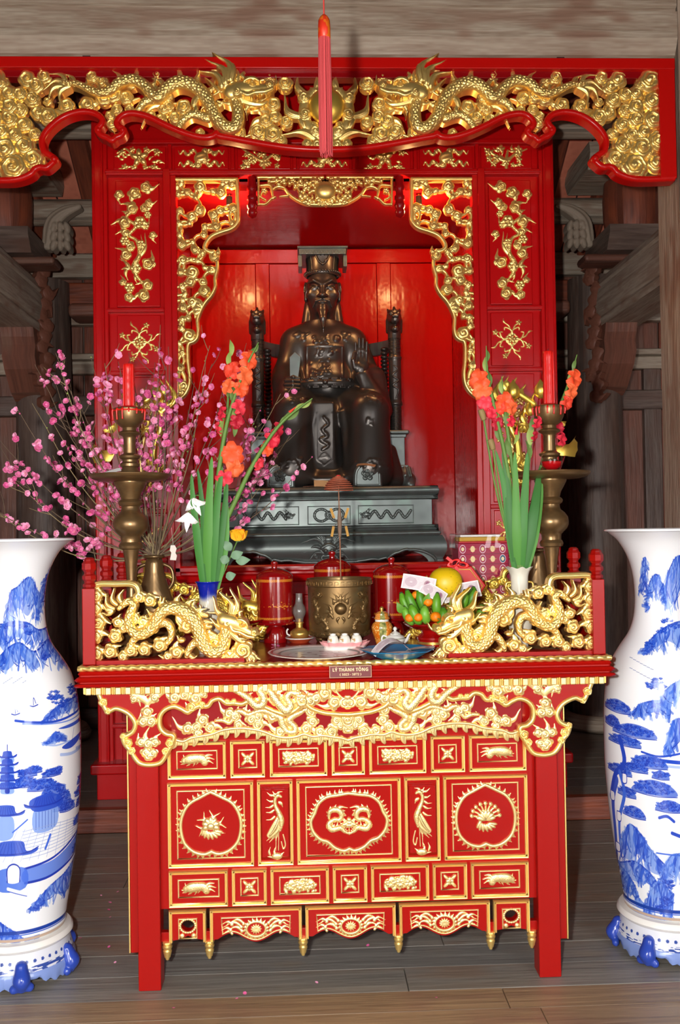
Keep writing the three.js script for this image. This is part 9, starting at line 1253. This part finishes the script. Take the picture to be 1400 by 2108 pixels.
k.peak(q([[235, 840], [270, 800], [330, 780], [380, 790]]), 1465); k.peak(q([[340, 790], [370, 730], [430, 690], [480, 700]]), 1440); for (const [x, y] of [[310, 720], [335, 705], [350, 730]]) k.tuft(1200 + x / 2.15, 1060 + y / 2.15, 10, 7, 18); k.line(q([[330, 720], [365, 770]]), 5);
k.peak(q([[370, 980], [390, 870], [430, 850], [480, 880]]), 1530); k.line(q([[270, 1000], [340, 1010], [430, 990]]), 8, B[1]); k.line(q([[300, 1025], [430, 1030]]), 14, B[1]); k.line(q([[280, 1045], [430, 1050]]), 10, B[3], 0.6);
for (const [x, y, rx, ry] of [[170, 830, 26, 15], [240, 920, 42, 15], [200, 970, 32, 12], [300, 1040, 34, 15], [240, 1075, 26, 10], [320, 1150, 42, 18], [380, 1220, 26, 14], [210, 1190, 18, 12], [240, 1270, 22, 14], [150, 900, 16, 14], [180, 1100, 24, 12], [345, 1090, 16, 10]]) k.pine(1200 + x / 2.15, 1060 + y / 2.15, rx, ry);
k.line(q([[140, 1240], [160, 1130], [200, 1060], [180, 960]]), 26, B[1]); k.line(q([[165, 1530], [160, 1400], [150, 1250], [165, 1150]]), 40, B[1], 0.9); k.line(q([[185, 1490], [178, 1330], [200, 1200], [180, 1110]]), 22, B[2]); for (const [x, y] of [[148, 1230], [176, 1310], [170, 1460], [200, 1130]]) { k.wash(q([[x - 8, y - 20], [x + 8, y - 18], [x + 9, y + 18], [x - 7, y + 20]]), '#eef0f6', 1); k.line(q([[x - 8, y - 20], [x + 8, y - 18], [x + 9, y + 18], [x - 7, y + 20], [x - 8, y - 20]]), 4); }
k.peak(q([[190, 1400], [220, 1330], [260, 1350], [310, 1420], [370, 1480]]), 1780); k.peak(q([[180, 1530], [240, 1490], [300, 1520], [340, 1570]]), 1810); k.peak(q([[340, 1570], [380, 1440], [430, 1420], [500, 1430]]), 1790); k.line(q([[340, 1270], [370, 1260], [398, 1280]]), 12, B[1]); k.line(q([[390, 1330], [430, 1345]]), 14, B[1]); k.line(q([[330, 1425], [430, 1425]]), 6, B[2]); k.peak(q([[180, 1620], [200, 1560], [240, 1600], [265, 1680]]), 1850); k.peak(q([[290, 1760], [300, 1620], [350, 1560], [390, 1600]]), 1880); k.peak(q([[230, 1830], [265, 1760], [310, 1740], [350, 1720]]), 1920); for (const [x, y] of [[380, 1560], [350, 1680], [370, 1640], [330, 1760]]) k.tuft(1200 + x / 2.15, 1060 + y / 2.15, 12, 10, 30);
});
for (const m of [-1, 1]) {
const t = thing('porcelain_vase', m < 0 ? 'tall white porcelain vase painted in blue with a pagoda, on the left floor' : 'tall white porcelain vase painted in blue with a big pine tree, on the right floor', 'vase', [m * X, 0, z], 'pair of tall blue and white vases');
part(t, 'body', make(), new THREE.MeshPhysicalMaterial({ map: m < 0 ? left : right, roughness: 0.16, clearcoat: 0.7, clearcoatRoughness: 0.06 }));
const s = thing('vase_stand', `round blue and white porcelain stand under the ${m < 0 ? 'pagoda' : 'pine tree'} vase`, 'stand', [m * X, 0, z], 'porcelain stands of the tall vases');
const tex = texture(512, 64, (u, v, o) => { const d = Math.hypot(((u * 40) % 1) - 0.5, (v - 0.55) * 2.6) < 0.2, n = v < 0.34 && vnoise(u * 60, v * 20, 60, 20) > 0.5; const b = d || n; o[0] = b ? 0.2 : 0.86; o[1] = b ? 0.3 : 0.87; o[2] = b ? 0.6 : 0.9; }), sm = new THREE.MeshPhysicalMaterial({ map: tex, roughness: 0.2, clearcoat: 0.6 }), blue = new THREE.MeshPhysicalMaterial({ color: '#2a46a8', roughness: 0.22, clearcoat: 0.6 });
part(s, 'ring', turned([[80, 0.16], [97, 0.158], [101, 0.15], [102, 0.14], [98, 0.13], [95, 0.126]].map(([r, y]) => [r * L, y]), 72), M.white); const bd = lathe([[95, 0.13], [96, 0.11], [100, 0.08], [103, 0.055]].map(([r, y]) => [r * L, y]).reverse(), 72); { const uv = bd.attributes.uv, p = bd.attributes.position; for (let i = 0; i < uv.count; i++) uv.setXY(i, uv.getX(i), (p.getY(i) - 0.055) / 0.075); } part(s, 'lace_band', bd, sm);
const apr = []; const n = 144, pos = [], idx = []; for (let i = 0; i <= n; i++) { const a = i / n * 6.283, w = 0.5 + 0.5 * Math.cos(a * 6), lo = 0.012 + 0.032 * (1 - Math.pow(w, 0.5)) + 0.006 * Math.cos(a * 30); for (const [r, y] of [[102, 0.062], [106, 0.05], [105, lo], [100, lo]]) pos.push(Math.sin(a) * r * L, y, Math.cos(a) * r * L); } for (let i = 0; i < n; i++) for (let k = 0; k < 3; k++) { const a = i * 4 + k; idx.push(a, a + 1, a + 4, a + 1, a + 5, a + 4); } const g = new THREE.BufferGeometry(); g.setAttribute('position', new THREE.Float32BufferAttribute(pos, 3)); g.setIndex(idx); g.computeVertexNormals(); part(s, 'scalloped_apron', g, new THREE.MeshPhysicalMaterial({ color: '#7f95cf', roughness: 0.22, clearcoat: 0.6 }));
const fg = new Field([-0.05, -0.002, -0.05], [0.05, 0.11, 0.05], 0.0045); fg.cone([0, 0.085, -0.008], 0.022, [0, 0.045, 0.008], 0.026, 0.02); fg.cone([0, 0.045, 0.008], 0.026, [0, 0.016, 0.004], 0.016, 0.02); for (const q of [-1, 1]) { fg.ball([q * 0.026, 0.018, 0.006], [0.016, 0.016, 0.014], 0.008); } const ft = fg.mesh();
for (let i = 0; i < 6; i++) { const a = i * 1.0472 + 0.3, f = part(s, 'foot', ft, blue); f.position.set(Math.sin(a) * 104 * L, 0, Math.cos(a) * 104 * L); f.rotation.y = a; }
}
}
// ---------------------------------------------------------------- tassel hanging from above, and fallen petals
{
const z = 0.67, p = P(667, 30, z), L = (3.32 - z) / F, t = thing('lantern_tassel', 'long red silk tassel with a gilt cap hanging in front of the canopy', 'tassel', [p.x, PY(667, 318, z), z]), y = (py) => PY(667, py, z) - PY(667, 318, z);
part(t, 'cord', rod([[0, y(34), 0, 0.0022], [0.001, 2.0, 0, 0.0022], [0, 3.55, 0, 0.0022]], 6, 3), fl('#cf3a32'));
part(t, 'cap', lathe([[0.001, y(29)], [4, y(31) / L], [8, y(35) / L], [12, y(42) / L], [13, y(55) / L], [13, y(79) / L], [0.1, y(79) / L]].map(([r, h], i) => [i ? r * L : r, i ? h * L : h]), 26), new THREE.MeshPhysicalMaterial({ map: texture(128, 64, (u, v, o) => { const b = vnoise(u * 14, v * 14, 14, 14) > 0.5; o[0] = b ? 0.85 : 0.85; o[1] = b ? 0.42 : 0.2; o[2] = 0.1; }), roughness: 0.4, metalness: 0.3 }));
seed(77); const th = []; for (let i = 0; i < 150; i++) { const a = rnd(6.283), r = 12.8 * L * Math.sqrt(rnd(0.35, 1)), x = Math.sin(a) * r, zz = Math.cos(a) * r, d = rnd(-0.5, 0.5) * L; th.push(rod([[x * 0.93, y(77), zz * 0.93, 0.0013], [x * 1.03 + d, y(200), zz, 0.0014], [x * 1.02 + d * 2, y(318) + rnd(-0.006, 0.012), zz, 0.0013]], 4, 3, false)); }
const s = part(t, 'threads', th, fl('#c4474a', { roughness: 0.8 })); s.userData.kind = 'stuff';
}
{
seed(9); const g = petal(1, 0.55, 0.3); let k = 0; const spots = [[565, 1331], [575, 1333], [558, 1336], [752, 1331], [1010, 1350]];
const drop = (x, y, zz, label) => { const m = new THREE.Mesh(g, PET.pink[k++ % 3]); m.name = numbered('fallen_petal'); m.position.set(x, y, zz); m.rotation.set(-1.45, 0, rnd(6.3)); m.scale.setScalar(rnd(0.008, 0.013)); m.userData = { label, category: 'petal', group: label.includes('floor') ? 'petals on the floor' : 'petals on the altar' }; scene.add(m); };
for (const [a, b] of spots) { const p = onTable(a, b); drop(p.x, TABLE_Y + 0.004, p.z, 'single pink petal fallen on the altar top'); }
for (const [a, b] of [[240, 1838], [230, 1860], [227, 1875], [225, 1890], [165, 1932], [222, 1953], [235, 1985], [485, 2058], [505, 2050], [655, 2026], [898, 2055], [755, 1950], [210, 1846], [358, 2076]]) { const p = onTable(a, b, 0); drop(p.x, 0.004, p.z, 'single pink petal lying on the floor boards'); }
}
// every thing's group stands at its own base
for (const o of scene.children) if (o.isGroup && o.userData.category && o.position.lengthSq() === 0) {
const b = new THREE.Box3().setFromObject(o), c = V((b.min.x + b.max.x) / 2, b.min.y, (b.min.z + b.max.z) / 2); o.position.copy(c); for (const k of o.children) k.position.sub(c);
}
shadows(scene);
renderer.render(scene, camera);
